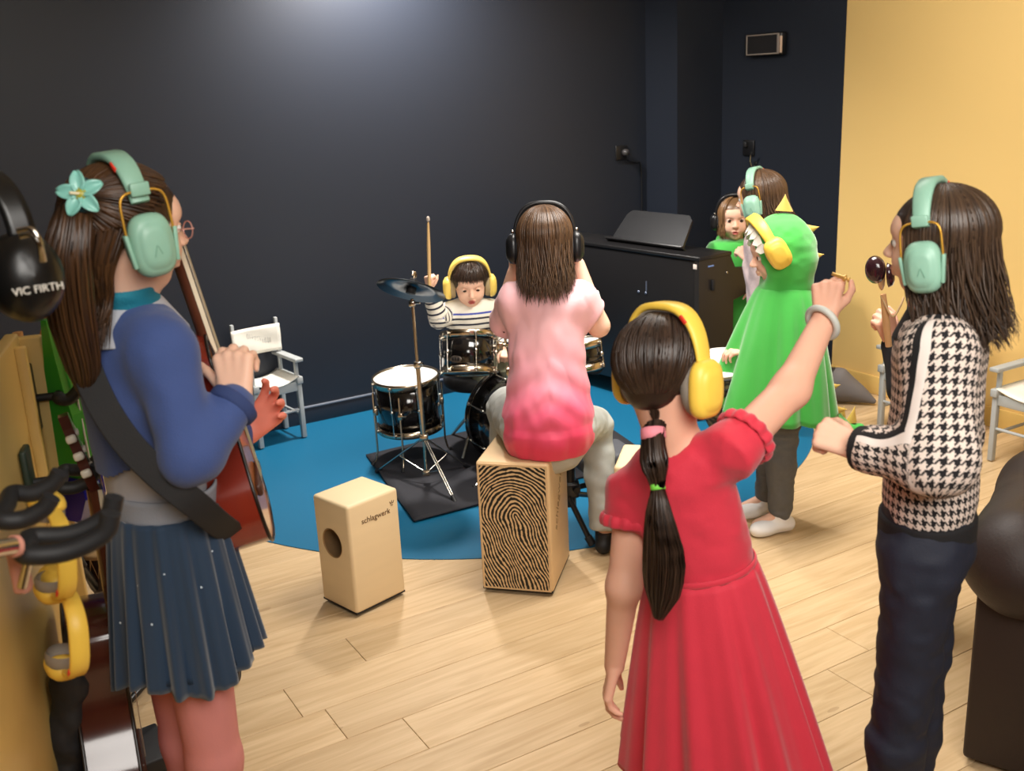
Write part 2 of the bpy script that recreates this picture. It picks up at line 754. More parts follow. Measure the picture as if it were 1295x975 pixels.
def plank_mat():
    m, nt, b = base('oak_plank')
    tc = node(nt, 'ShaderNodeTexCoord')
    oi = node(nt, 'ShaderNodeObjectInfo')
    off = node(nt, 'ShaderNodeVectorMath', operation='SCALE')
    L(nt, oi.outputs['Location'], off.inputs[0])
    off.inputs['Scale'].default_value = 7.3
    ad = node(nt, 'ShaderNodeVectorMath', operation='ADD')
    L(nt, tc.outputs['Object'], ad.inputs[0])
    L(nt, off.outputs[0], ad.inputs[1])
    mp = node(nt, 'ShaderNodeMapping')
    mp.inputs['Scale'].default_value = (1.1, 14, 1)
    L(nt, ad.outputs[0], mp.inputs[0])
    g1 = node(nt, 'ShaderNodeTexNoise')
    g1.inputs['Scale'].default_value = 2.2
    g1.inputs['Detail'].default_value = 6
    g1.inputs['Distortion'].default_value = 1.4
    L(nt, mp.outputs[0], g1.inputs['Vector'])
    mp2 = node(nt, 'ShaderNodeMapping')
    mp2.inputs['Scale'].default_value = (3, 120, 1)
    L(nt, ad.outputs[0], mp2.inputs[0])
    g2 = node(nt, 'ShaderNodeTexNoise')
    g2.inputs['Scale'].default_value = 2.0
    L(nt, mp2.outputs[0], g2.inputs['Vector'])
    cr = node(nt, 'ShaderNodeValToRGB')
    cr.color_ramp.elements[0].position = 0.28
    cr.color_ramp.elements[0].color = rgb(188, 158, 116)
    cr.color_ramp.elements[1].position = 0.72
    cr.color_ramp.elements[1].color = rgb(212, 184, 144)
    L(nt, g1.outputs['Fac'], cr.inputs[0])
    f = mathn(nt, 'MULTIPLY_ADD', oi.outputs['Random'], 0.12, 0.90)
    f2 = mathn(nt, 'MULTIPLY_ADD', g2.outputs['Fac'], 0.12, 0.94)
    f3 = mathn(nt, 'MULTIPLY', f, f2)
    sc = node(nt, 'ShaderNodeVectorMath', operation='SCALE')
    L(nt, cr.outputs[0], sc.inputs[0])
    L(nt, f3, sc.inputs['Scale'])
    # sparse knots
    mp3 = node(nt, 'ShaderNodeMapping')
    mp3.inputs['Scale'].default_value = (1.5, 4.5, 1)
    L(nt, ad.outputs[0], mp3.inputs[0])
    vo = node(nt, 'ShaderNodeTexVoronoi')
    vo.inputs['Scale'].default_value = 1.7
    L(nt, mp3.outputs[0], vo.inputs['Vector'])
    kn = mathn(nt, 'MULTIPLY', mathn(nt, 'LESS_THAN', vo.outputs['Distance'], 0.06), 0.28)
    L(nt, mixc(nt, kn, sc.outputs[0], rgb(120, 86, 50)), b.inputs['Base Color'])
    b.inputs['Roughness'].default_value = 0.42
    b.inputs['Specular IOR Level'].default_value = 0.35
    return m


PLANK = plank_mat()
PW, PL = 0.16, 1.20


def plank_mesh(length):
    mb = MB()
    e = 0.0012
    x, y, t = length / 2 - 0.0007, PW / 2 - 0.0006, 0.006
    V = [(-x, -y, -t), (x, -y, -t), (x, y, -t), (-x, y, -t), (-x + e, -y + e, 0), (x - e, -y + e, 0), (x - e, y - e, 0), (-x + e, y - e, 0)]
    V += [(-x, -y, -e), (x, -y, -e), (x, y, -e), (-x, y, -e)]
    F = [(4, 5, 6, 7)]
    for i in range(4):
        j = (i + 1) % 4
        F += [(8 + i, 8 + j, 4 + j, 4 + i), (i, j, 8 + j, 8 + i)]
    me = bpy.data.meshes.new('plank')
    me.from_pydata(V, [], F)
    me.materials.append(PLANK)
    return me


_full = plank_mesh(PL)
rp = random.Random(11)
DISC_C, DISC_R = Vector((-0.129, 4.899, 0)), 1.5615
n_planks = 0
row = 0
nn = NMIN + PW / 2
while nn < DB + PW / 2:
    u = UMIN - rp.random() * PL
    while u < DR:
        u0, u1 = max(u, UMIN), min(u + PL, DR)
        if u1 - u0 > 0.03:
            ctr = U * ((u0 + u1) / 2) + Nn * nn
            far = max((U * a + Nn * (nn + b_) - DISC_C).length for a in (u0, u1) for b_ in (-PW / 2, PW / 2))
            d = (ctr.y * math.cos(PITCH) + CAM_H * math.sin(PITCH))
            sees = ctr.y > 0.5 and abs(ctr.x) < 0.62 * (ctr.y + 0.6) + 0.6
            if far > DISC_R - 0.02 and sees:
                me = _full if abs(u1 - u0 - PL) < 1e-4 else plank_mesh(u1 - u0)
                p = bpy.data.objects.new('plank', me)
                COL.objects.link(p)
                p.matrix_world = ROOM @ Matrix.Translation(((u0 + u1) / 2, nn, 0))
                p.parent = floor
                n_planks += 1
        u += PL
    nn += PW
    row += 1
print('planks', n_planks)
# the planks no frame shows: one plain surface at the same height
mb = MB()
pts = [(DISC_C.x + DISC_R * math.cos(a), DISC_C.y + DISC_R * math.sin(a)) for a in np.linspace(0, 2 * math.pi, 128, endpoint=False)]
pts = [p for p in pts]
# the blue vinyl disc ends at the wall
clip = []
for x, y in pts:
    v = Vector((x, y, 0))
    k = v.dot(Nn) - (DB - 0.012)
    if k > 0:
        v = v - Nn * k
    k = v.dot(U) - (DR - 0.012)
    if k > 0:
        v = v - U * k
    clip.append((v.x, v.y))
mb.prism(clip, -0.003, 0.003)
o = mb.build('floor_blue_disc', M('blue_vinyl', rgb(20, 98, 134), 0.45, var=0.05, scale=3, bump=0.04, bscale=300, spec=0.3), None, False)
o['kind'] = 'structure'
o['label'] = 'round teal blue vinyl floor area under the drum kit'
FZ = 0.003
# ------------------------------------------------------------------ small wall fittings
BLK = M('black_plastic', rgb(22, 22, 24), 0.35)
BLKM = M('black_matt', rgb(26, 26, 28), 0.6)
CHROME = M('chrome', rgb(215, 210, 200), 0.16, 1.0, var=0.02)
STEEL = M('warm_chrome', rgb(205, 190, 168), 0.22, 1.0, var=0.03)
GLOSSBLK = M('black_lacquer', rgb(17, 15, 15), 0.12, coat=0.6)
WHITEH = M('drum_head', rgb(240, 238, 232), 0.5)
GREY = M('grey_paint', rgb(168, 172, 172), 0.45)
CANVAS = M('white_canvas', rgb(238, 234, 222), 0.8, bump=0.25, bscale=400)


def wallM(p, n):
    """placement on a wall: local x along the wall, y up, z out of it (n)"""
    z = n
    y = Vector((0, 0, 1))
    x = y.cross(z)
    return frame_M(p, x, y, z)


# emergency light on the navy right-hand wall
c = wall_hit(972, 56, U, DR)
T = wallM(c, -U)
t = thing('emergency_light', 'small dark rectangular wall lamp high on navy wall beside the yellow wall', 'lamp', c)
mb = MB(T)
mb.box((0, 0, 0.022), (0.27, 0.115, 0.044), bev=0.01)
mb.build('housing', BLK, t)
mb = MB(T)
for a, b_, s1, s2 in ((0, 0.048, 0.235, 0.007), (0, -0.048, 0.235, 0.007), (-0.114, 0, 0.007, 0.102), (0.114, 0, 0.014, 0.102)):
    mb.box((a, b_, 0.046), (s1, s2, 0.006), bev=0.0015)
mb.build('bezel', M('lamp_bezel', rgb(150, 138, 128), 0.4), t)
mb = MB(T)
mb.box((0, 0, 0.0445), (0.222, 0.09, 0.002))
mb.build('lens', M('lamp_lens', rgb(40, 38, 38), 0.2), t)
mb = MB(T)
mb.box((0.128, -0.005, 0.03), (0.012, 0.085, 0.03), bev=0.003)
mb.build('lit_side', M('lamp_side_lit', rgb(220, 190, 165), 0.4), t)  # right side of the housing, the light on it put into the pale colour

# socket with cable on the navy back wall
c = wall_hit(785, 193, Nn, DB)
T = wallM(c, -Nn)
t = thing('wall_socket', 'dark wall socket with plug and trailing cable on the navy back wall', 'socket', c)
mb = MB(T)
mb.box((0, 0, 0.005), (0.082, 0.082, 0.01), bev=0.004)
mb.build('cover_plate', BLK, t)
mb = MB(T)
mb.lathe([(0.0, 0.01), (0.019, 0.01), (0.021, 0.022), (0.016, 0.04), (0.0, 0.042)], (0.018, 0, 0), (0, 0, 1), 18)
mb.build('plug', M('plug_grey', rgb(60, 58, 58), 0.3), t)
mb = MB(T)
mb.tube(bez([(0.018, 0, 0.04), (0.03, -0.045, 0.03), (0.1, -0.062, 0.012), (0.135, -0.08, 0.008), (0.142, -0.3, 0.006), (0.14, -0.9, 0.006), (0.14, -1.15, 0.006)], 30), 0.0045, 6)
mb.build('cable', BLK, t)

# coat hook and socket on the navy right wall, above the children at the piano
c = wall_hit(948, 187, U, DR)
T = wallM(c, -U)
t = thing('wall_socket', 'black double wall socket above the girl with mint headphones', 'socket', c)
mb = MB(T)
mb.box((0, 0, 0.006), (0.085, 0.085, 0.012), bev=0.004)
mb.build('cover_plate', BLK, t)
mb = MB(T)
mb.box((-0.012, 0.02, 0.02), (0.022, 0.03, 0.02), bev=0.004)
mb.build('plug', BLKM, t)
c = wall_hit(956, 203, U, DR)
T = wallM(c, -U)
t = thing('coat_hook', 'silver curved coat hook on navy wall above mint headphones', 'hook', c)
mb = MB(T)
mb.box((0, -0.03, 0.004), (0.022, 0.05, 0.008), bev=0.003)
mb.build('hook_plate', BLK, t)
mb = MB(T)
mb.tube(bez([(0.0, -0.03, 0.006), (0, -0.028, 0.03), (0.002, 0.0, 0.045), (0.01, 0.03, 0.05), (0.022, 0.048, 0.055)], 16), [0.006] * 10 + [0.005] * 7, 8)
mb.build('hook_arm', CHROME, t)


# ------------------------------------------------------------------ director's chairs
def director_chair(o, face_deg, label, writing=None, W=0.30, D=0.25, sh=0.30, ah=0.40, bh=0.575):
    """local x = its width, y = to the back, z up; o = middle of the four feet"""
    T = rotz_M(o, face_deg)
    t = thing('director_chair', label, 'chair', o, 'small folding director chairs')
    w2, d2 = W / 2, D / 2
    for sx in (-1, 1):
        for sy in (-1, 1):
            mb = MB(T)
            top = ah if sy < 0 else bh
            mb.box((sx * w2, sy * d2, sh / 2 + 0.005), (0.022, 0.026, sh), bev=0.003)
            mb.build('leg', GREY, t)
        mb = MB(T)
        mb.box((sx * w2, 0, ah), (0.042, D + 0.07, 0.018), bev=0.004)
        mb.build('armrest', GREY, t)
        mb = MB(T)
        mb.box((sx * w2, -d2 + 0.01, (sh + ah) / 2), (0.016, 0.018, ah - sh), bev=0.002)
        mb.build('arm_post', GREY, t)
        mb = MB(T)
        mb.box((sx * w2, d2 - 0.015, (sh + bh) / 2 + 0.01), (0.016, 0.018, bh - sh + 0.03), bev=0.003)
        mb.build('back_post', GREY, t)
        mb = MB(T)
        mb.box((sx * w2, 0, sh), (0.03, D + 0.05, 0.034), bev=0.004)
        mb.build('seat_rail', GREY, t)
        mb = MB(T)
        mb.tube([(sx * w2, -d2, 0.12), (sx * w2, d2, 0.12)], 0.007, 8)
        mb.build('stretcher', GREY, t)
    mb = MB(T)
    mb.box((0, -d2, sh - 0.03), (W, 0.016, 0.045), bev=0.003)
    mb.box((0, d2, sh - 0.03), (W, 0.016, 0.045), bev=0.003)
    mb.build('seat_apron', GREY, t)
    mb = MB(T)
    mb.tube([(-w2, -d2, 0.145), (w2, -d2, 0.145)], 0.007, 8)
    mb.tube([(-w2, d2, 0.145), (w2, d2, 0.145)], 0.007, 8)
    mb.build('crossbar', GREY, t)
    mb = MB(T)
    rows = []
    for j in range(9):
        y = -d2 - 0.015 + (D + 0.03) * j / 8
        rows.append([(x * (w2 - 0.005), y, sh + 0.019 - 0.03 * (1 - x * x)) for x in np.linspace(-1, 1, 15)])
    mb.grid(rows)
    mb.build('seat', CANVAS, t, True, 0.004)
    mb = MB(T)
    rows = []
    for j in range(9):
        z = bh - 0.135 + 0.13 * j / 8
        rows.append([(x * (w2 + 0.012), d2 - 0.028 + 0.014 * (1 - x * x) - 0.002 * math.sin(3 * x + j), z) for x in np.linspace(-1, 1, 15)])
    mb.grid(rows)
    bk = mb.build('backrest', CANVAS, t, True, 0.006)
    if writing:
        INK = M('pencil_ink', rgb(150, 150, 146), 0.8)
        # pale pencil handwriting too faint to read: three lines of looped strokes
        rg = random.Random(writing)
        for (x0, x1, z, hh) in ((-.045, .055, .495, .024), (-.07, .07, .462, .022), (-.035, .05, .438, .010)):
            mb = MB(T)
            pts, x = [], x0
            while x < x1:
                a_ = hh * rg.uniform(.5, 1.2)
                pts += [(x, d2 - .0225 + .014 * (1 - (x / w2) ** 2) - .0065, z + dz) for x, dz in ((x, 0), (x + .004, a_), (x + .007, a_ * .6), (x + .004, -a_ * .3), (x + .009, 0))]
                x += .009 + .004 * rg.random()
            mb.tube(bez(pts, len(pts) * 4), .0009, 4)
            mb.build('handwriting', INK, bk)
    return t


ch_fr = ground(385, 554)                       # its front right foot
_a = math.degrees(math.atan2(0.85, 0.53))      # local -y (front) points to (0.85, -0.53)
fwd = Vector((0.611, -0.791, 0)).normalized()
wd = Vector((-fwd.y, fwd.x, 0))
c = ch_fr - fwd * 0.096 - wd * 0.112
deg = math.degrees(math.atan2(-fwd.x, -fwd.y)) * -1 + 0
deg = math.degrees(math.atan2(-fwd.y, -fwd.x)) - 90
director_chair((c.x, c.y, FZ), deg, 'grey wooden director chair with scribbled white canvas back against the navy wall',
               5, 0.224, 0.192, 0.293, 0.393, 0.547)
fr_deg = math.degrees(math.atan2(U.y, U.x)) - 90
for (px, py, lab) in ((1253, 583, 'grey director chair at the right edge, seen right of the houndstooth girl'),
                      (1113, 545, 'grey director chair by the yellow wall, partly behind the houndstooth jacket')):
    g = ground(px, py)
    wdir = Vector((-U.y, U.x, 0))              # along the right wall, away from the camera
    c = g + U * 0.125 - wdir * 0.15
    director_chair((c.x, c.y, 0.0), fr_deg, lab)


# ------------------------------------------------------------------ cajon box drums
def ply_mat(name, col):
    return M(name, col, 0.45, var=0.07, scale=3.0, stretch=(1, 1, 6), bump=0.03, bscale=60, spec=0.3)


def print_mat():
    """fingerprint printed in black on the front plate (local x, z of the plate in metres)"""
    m, nt, b = base('fingerprint_print')
    at_ = node(nt, 'ShaderNodeAttribute', attribute_name='pc')
    sp = node(nt, 'ShaderNodeSeparateXYZ')
    L(nt, at_.outputs['Vector'], sp.inputs[0])
    nz = node(nt, 'ShaderNodeTexNoise')
    nz.inputs['Scale'].default_value = 9
    nz.inputs['Detail'].default_value = 1
    L(nt, at_.outputs['Vector'], nz.inputs['Vector'])
    sv = node(nt, 'ShaderNodeSeparateXYZ')
    L(nt, nz.outputs['Color'], sv.inputs[0])
    x = mathn(nt, 'ADD', sp.outputs[0], mathn(nt, 'MULTIPLY_ADD', sv.outputs[0], 0.05, -0.025))
    z = mathn(nt, 'ADD', sp.outputs[1], mathn(nt, 'MULTIPLY_ADD', sv.outputs[1], 0.05, -0.025))
    # distance to a slanting core line: rings above it, long loops below
    ax, az, bx, bz = 0.002, 0.045, 0.100, -0.20
    dx, dz = bx - ax, bz - az
    L2 = dx * dx + dz * dz
    qx = mathn(nt, 'SUBTRACT', x, ax)
    qz = mathn(nt, 'SUBTRACT', z, az)
    h = mathn(nt, 'DIVIDE', mathn(nt, 'ADD', mathn(nt, 'MULTIPLY', qx, dx), mathn(nt, 'MULTIPLY', qz, dz)), L2)
    h = mathn(nt, 'MINIMUM', mathn(nt, 'MAXIMUM', h, 0.0), 3.0)
    ex = mathn(nt, 'SUBTRACT', qx, mathn(nt, 'MULTIPLY', h, dx))
    ez = mathn(nt, 'SUBTRACT', qz, mathn(nt, 'MULTIPLY', h, dz))
    d = mathn(nt, 'SQRT', mathn(nt, 'ADD', mathn(nt, 'MULTIPLY', ex, ex), mathn(nt, 'MULTIPLY', mathn(nt, 'MULTIPLY', ez, ez), 0.75)))
    wv = mathn(nt, 'SINE', mathn(nt, 'MULTIPLY_ADD', d, 2 * math.pi / 0.0104, -1.6))
    n2 = node(nt, 'ShaderNodeTexNoise')
    n2.inputs['Scale'].default_value = 150
    L(nt, at_.outputs['Vector'], n2.inputs['Vector'])
    n3 = node(nt, 'ShaderNodeTexNoise')
    n3.inputs['Scale'].default_value = 62
    L(nt, at_.outputs['Vector'], n3.inputs['Vector'])
    v = mathn(nt, 'ADD', wv, mathn(nt, 'MULTIPLY_ADD', n3.outputs['Fac'], 3.4, -1.75))
    v = mathn(nt, 'ADD', v, mathn(nt, 'MULTIPLY_ADD', n2.outputs['Fac'], 1.2, -0.6))
    on = mathn(nt, 'GREATER_THAN', v, -0.22)
    # fades to bare wood at the rim
    rim = mathn(nt, 'MULTIPLY', mathn(nt, 'LESS_THAN', mathn(nt, 'ABSOLUTE', sp.outputs[0]), 0.108), mathn(nt, 'LESS_THAN', mathn(nt, 'ABSOLUTE', sp.outputs[1]), 0.213))
    on = mathn(nt, 'MULTIPLY', on, rim)
    L(nt, mixc(nt, on, rgb(220, 188, 142), rgb(14, 12, 12)), b.inputs['Base Color'])
    b.inputs['Roughness'].default_value = 0.45
    return m


def cajon(o, deg, w, d, h, label, wood, style):
    """o = front left foot corner, local x along the front, y to the back"""
    T = rotz_M(o, deg)
    t = thing('cajon', label, 'drum', T @ Vector((w / 2, d / 2, 0)))
    z0 = 0.012
    mb = MB(T)
    mb.box((w / 2, d / 2, (z0 + h) / 2), (w, d, h - z0), bev=0.011, seg=4)
    body = mb.build('body', wood, t)
    for x in (0.03, w - 0.03):
        for y in (0.03, d - 0.03):
            mb = MB(T)
            mb.lathe([(0.0, 0), (0.011, 0), (0.013, z0 + 0.004), (0, z0 + 0.004)], (x, y, 0), n=14)
            mb.build('rubber_foot', BLKM, t)
    mb = MB(T)
    mb.box((w / 2, d / 2, z0 + 0.002), (w - 0.004, d - 0.004, 0.006))
    mb.build('bottom_edge', BLKM, t)
    return t, T


wood1 = ply_mat('pale_birch', rgb(230, 206, 164))
wood2 = ply_mat('birch_ply', rgb(220, 188, 142))
# small cajon with a sound hole: front corner at its lower middle, right face towards the camera's right
F1 = Vector((-0.526, 2.951, 0))
yaw1 = math.degrees(0.798)
w1, d1, h1 = 0.205, 0.180, 0.381
t, T = cajon(F1, yaw1, w1, d1, h1, 'small pale wooden cajon with round sound hole standing on the plank floor', wood1, 0)
# local x = towards the right corner, local y = towards the left corner; hole is on the x=0 face
mb = MB(T)
rr = 0.049
hc = (-0.0005, d1 * 0.52, 0.235)
mb.lathe([(rr, 0.0012), (rr + 0.001, 0.0), (rr - 0.003, -0.002)], hc, (-1, 0, 0), 40)
mb.build('hole_rim', M('hole_edge', rgb(150, 116, 74), 0.6), t)
# the hole is a real recess: cut the body with a cylinder and line it
bodyo = [c for c in t.children if c.name.startswith('body')][0]
_b = bmesh.new()
bmesh.ops.create_cone(_b, cap_ends=True, segments=40, radius1=rr, radius2=rr, depth=0.16)
cb = MB(T @ dirM(Vector(hc) + Vector((0.07, 0, 0)), (-1, 0, 0)))
cb.add([v.co.copy() for v in _b.verts], [[v.index for v in f.verts] for f in _b.faces])
cut = cb.build('hole_cutter', M('hole_inside', rgb(120, 92, 58), 0.8), None, False)
bodyo.data.materials.append(M('hole_inside', rgb(120, 92, 58), 0.8))
md = bodyo.modifiers.new('hole', 'BOOLEAN')
md.object = cut
md.operation = 'DIFFERENCE'
md.solver = 'EXACT'
dg = bpy.context.evaluated_depsgraph_get()
me = bpy.data.meshes.new_from_object(bodyo.evaluated_get(dg))
me.set_sharp_from_angle(angle=R(28))
bodyo.modifiers.clear()
bodyo.data = me
bpy.data.objects.remove(cut)
PRINT = M('print_brown', rgb(92, 62, 34), 0.6)
Tt = T @ frame_M((w1 * 0.53, -0.0006, 0.315), (1, 0, 0), (0, 0, 1), (0, -1, 0))
text_mesh('lettering', 'schlagwerk', Tt, 0.026, PRINT, t, 'dark brown brand lettering printed on the side')
mb = MB(T @ frame_M((w1 * 0.86, -0.0006, 0.338), (1, 0, 0), (0, 0, 1), (0, -1, 0)))
for a in (-1, 0, 1):
    mb.box((a * 0.006, 0.004 - abs(a) * 0.002, 0), (0.0022, 0.010, 0.001), Matrix.Rotation(-a * 0.5, 3, 'Z'))
mb.box((0, -0.007, 0), (0.008, 0.002, 0.001))
mb.build('emblem', PRINT, t)

# big cajon with the fingerprint front: the girl in pink sits on it
F2 = Vector((-0.129, 3.093, 0))
yaw2 = math.degrees(-0.256)
w2, d2, h2 = 0.239, 0.285, 0.46
t, T = cajon(F2, yaw2, w2, d2, h2, 'tall wooden cajon with black fingerprint printed front under the girl in pink', wood2, 1)
V, Fq = [], []
nx_, nz_ = 2, 2
pw, ph = w2 - 0.012, h2 - 0.022
V = [(0.006, -0.0035, 0.017), (w2 - 0.006, -0.0035, 0.017), (w2 - 0.006, -0.0035, h2 - 0.006), (0.006, -0.0035, h2 - 0.006)]
Vw = [T @ Vector(v) for v in V] + [T @ Vector((v[0], 0.002, v[2])) for v in V]
pcs = [(-pw / 2, -ph / 2, 0), (pw / 2, -ph / 2, 0), (pw / 2, ph / 2, 0), (-pw / 2, ph / 2, 0)] * 2
mesh_obj('front_plate', Vw, [(0, 1, 2, 3), (1, 0, 4, 5), (2, 1, 5, 6), (3, 2, 6, 7), (0, 3, 7, 4)], print_mat(), t, False, attr={'pc': pcs})
Ts = T @ frame_M((w2 + 0.0006, d2 * 0.45, 0.30), Vector((0, 0.5, 0.86)), Vector((0, -0.86, 0.5)), (1, 0, 0))
text_mesh('lettering', 'schlagwerk', Ts, 0.05, M('print_faded', rgb(168, 138, 98), 0.6), t, 'faded lettering on the right side')
PINKSEAT = T @ Vector((w2 / 2, d2 / 2, h2))
CAJ2_T = T

# third cajon, only its top corner shows behind the girl in red
g3 = at(775, 578, 2.62)
t, T = cajon(Vector((0.315, 3.13, 0)), -15, 0.24, 0.22, 0.405, 'pale wooden cajon mostly hidden behind the girl in the red dress', ply_mat('pale_birch_c', rgb(230, 206, 164)), 0)

# ------------------------------------------------------------------ black drum mat
ra, rb_, rc = ground(463, 578), ground(524, 663), ground(610, 640)
rd = ra + (rc - rb_) * 2.0
ex = (rc - rb_).normalized()
mb = MB()
A_, B_, C_, D_ = ra, rb_, rb_ + ex * 1.15, ra + ex * 1.15
rows = []
for i in range(22):
    a = i / 21
    row = []
    for j in range(30):
        b_ = j / 29
        p = (A_ * (1 - a) + B_ * a) * (1 - b_) + (D_ * (1 - a) + C_ * a) * b_
        z = 0.007 + 0.004 * abs(math.sin(5 * a + 2.2 * b_)) + (0.010 * max(0, 1 - abs(a - 0.30) / 0.08) * (0.4 + 0.6 * math.sin(3 * b_ + 1) ** 2))
        row.append(Vector((p.x, p.y, FZ + z)))
    rows.append(row)
mb.grid(rows)
o = mb.build('drum_mat', M('black_mat', rgb(34, 34, 40), 0.85, var=0.25, scale=18, bump=0.5, bscale=500), None, True, 0.006)
tag(o, 'black fabric drum mat with creases lying on the blue floor', 'mat')


# ------------------------------------------------------------------ drums
def drum(name, label, c, ax, rad, ln, nlug, cat='drum', xh=(1, 0, 0), heads=(1, 1), front=None, hoopmat=None, group=None, base=None):
    """c = middle of the drum, ax = axis towards the top head"""
    T = dirM(c, ax, xh)
    t = thing(name, label, cat, base if base is not None else c, group)
    h = ln / 2
    hm = hoopmat or STEEL
    mb = MB(T)
    mb.lathe([(rad - 0.004, -h), (rad, -h), (rad, h), (rad - 0.004, h)], n=44)
    mb.build('shell', GLOSSBLK, t)
    for s, hd in ((1, heads[0]), (-1, heads[1])):
        mb = MB(T)
        z0 = s * h
        hw = 0.014 * s
        mb.lathe([(rad + 0.001, z0 - 1.3 * hw), (rad + 0.007, z0 - 1.3 * hw), (rad + 0.005, z0), (rad + 0.008, z0 + 0.75 * hw), (rad + 0.001, z0 + 0.75 * hw), (rad - 0.001, z0)], n=44)
        mb.build('hoop', hm, t)
        mb = MB(T)
        mb.lathe([(rad + 0.001, z0 + 0.001 * s), (rad - 0.006, z0 + 0.0045 * s), (0.0, z0 + 0.004 * s)], n=44)
        mb.build('drum_head', front if (front and s == 1) else (WHITEH if hd else M('clear_head', rgb(52, 44, 34), 0.2)), t)
    for k in range(nlug):
        a = 2 * math.pi * (k + 0.5) / nlug
        x, y = math.cos(a), math.sin(a)
        mb = MB(T)
        mb.tube([(x * (rad + 0.012), y * (rad + 0.012), -h - 0.006), (x * (rad + 0.012), y * (rad + 0.012), h + 0.006)], 0.0028, 6)
        for s in (1, -1):
            mb.box((x * (rad + 0.009), y * (rad + 0.009), s * (h - 0.004)), (0.014, 0.014, 0.014), Matrix.Rotation(a, 3, 'Z'), 0.003)
        mb.ell((x * (rad + 0.009), y * (rad + 0.009), 0), (0.009, 0.007, 0.011), Matrix.Rotation(a, 3, 'Z'), 10, 6)
        mb.build('tension_lug', CHROME, t)
    return t, T


# floor tom on three legs
ft = Vector((-0.462, 4.37, 0.0))
FTZ = (at(515, 476, 4.37)).z
t, T = drum('floor_tom', 'black floor tom with white head and three thin legs, left of the cymbal stand', (ft.x, ft.y, FTZ - 0.115), (-0.02, -0.05, 1), 0.140, 0.225, 8, base=(ft.x, ft.y, FZ + 0.01))
for k, a in enumerate((205, 262, 20)):
    x, y = math.cos(R(a)), math.sin(R(a))
    mb = MB()
    p = ft + Vector((x, y, 0)) * 0.158
    mb.tube([p + Vector((0, 0, FTZ - 0.05)), p + Vector((0, 0, 0.08)), p + Vector((x * 0.01, y * 0.01, 0.035)), p + Vector((x * 0.025, y * 0.025, 0.016))], 0.0045, 8)
    lg = mb.build('leg', STEEL, t)
    mb = MB()
    mb.tube([p + Vector((x * 0.018, y * 0.018, 0.032)), p + Vector((x * 0.03, y * 0.03, 0.016))], [0.006, 0.0085], 8)
    mb.build('rubber_foot', BLKM, lg)
    mb = MB()
    mb.box(p + Vector((-x * 0.006, -y * 0.006, FTZ - 0.135)), (0.022, 0.022, 0.034), Matrix.Rotation(R(a), 3, 'Z'), 0.006)
    mb.tube([p + Vector((x * 0.004, y * 0.004, FTZ - 0.135)), p + Vector((x * 0.004 - y * 0.028, y * 0.004 + x * 0.028, FTZ - 0.132))], 0.0035, 6)
    mb.build('leg_bracket', STEEL, t)

# bass drum
bdY = 4.16
bax = Vector((math.sin(R(28)), -math.cos(R(28)), 0.0))
bc = Vector((0.045, 4.20, 0.215 + FZ))
GREYHEAD = M('bass_head', rgb(222, 220, 214), 0.45)
t, T = drum('bass_drum', 'black bass drum lying on its side behind the girl in pink', bc, bax, 0.205, 0.26, 8, xh=(0, 0, 1), front=GREYHEAD, hoopmat=GLOSSBLK, base=(bc.x, bc.y, FZ + 0.01))
for s in (1, -1):
    mb = MB(T)
    mb.lathe([(0.2065, s * 0.118), (0.2125, s * 0.121), (0.2065, s * 0.124)], n=48)
    mb.lathe([(0.2105, s * 0.143), (0.2145, s * 0.142), (0.2125, s * 0.1405)], n=48)
    mb.build('hoop_line', CHROME, t)
for s in (1, -1):
    mb = MB(T)
    mb.tube([(-0.12, s * 0.165, 0.04), (-0.208, s * 0.30, 0.09)], 0.006, 8)
    lg = mb.build('spur', CHROME, t)
    mb = MB(T)
    mb.ell((-0.205, s * 0.297, 0.089), (0.011, 0.011, 0.011), None, 10, 6)
    mb.build('rubber_foot', BLKM, lg)
# bass pedal behind the drum
pb = bc - bax * 0.22
mb = MB(frame_M((pb.x, pb.y, FZ + 0.012), (-bax.y, bax.x, 0), (bax.x, bax.y, 0), (0, 0, 1)))
tp = thing('bass_pedal', 'black kick pedal on the mat behind the bass drum', 'pedal', (pb.x, pb.y, FZ + 0.012))
mb.box((0, -0.08, 0.035), (0.075, 0.2, 0.01), Matrix.Rotation(R(14), 3, 'X'), 0.004)
mb.build('footboard', BLK, tp)
mb = MB(frame_M((pb.x, pb.y, FZ + 0.012), (-bax.y, bax.x, 0), (bax.x, bax.y, 0), (0, 0, 1)))
mb.box((0, -0.05, 0.006), (0.09, 0.27, 0.012), None, 0.003)
for s in (-1, 1):
    mb.box((s * 0.045, 0.04, 0.09), (0.012, 0.02, 0.17), None, 0.003)
mb.tube([(-0.05, 0.04, 0.16), (0.05, 0.04, 0.16)], 0.006, 8)
mb.build('pedal_frame', BLK, tp)
mb = MB(frame_M((pb.x, pb.y, FZ + 0.012), (-bax.y, bax.x, 0), (bax.x, bax.y, 0), (0, 0, 1)))
mb.tube([(0, 0.04, 0.16), (0, 0.045, 0.27)], 0.004, 8)
mb.ell((0, 0.05, 0.28), (0.018, 0.025, 0.018), None, 12, 8)
mb.build('beater', BLKM, tp)

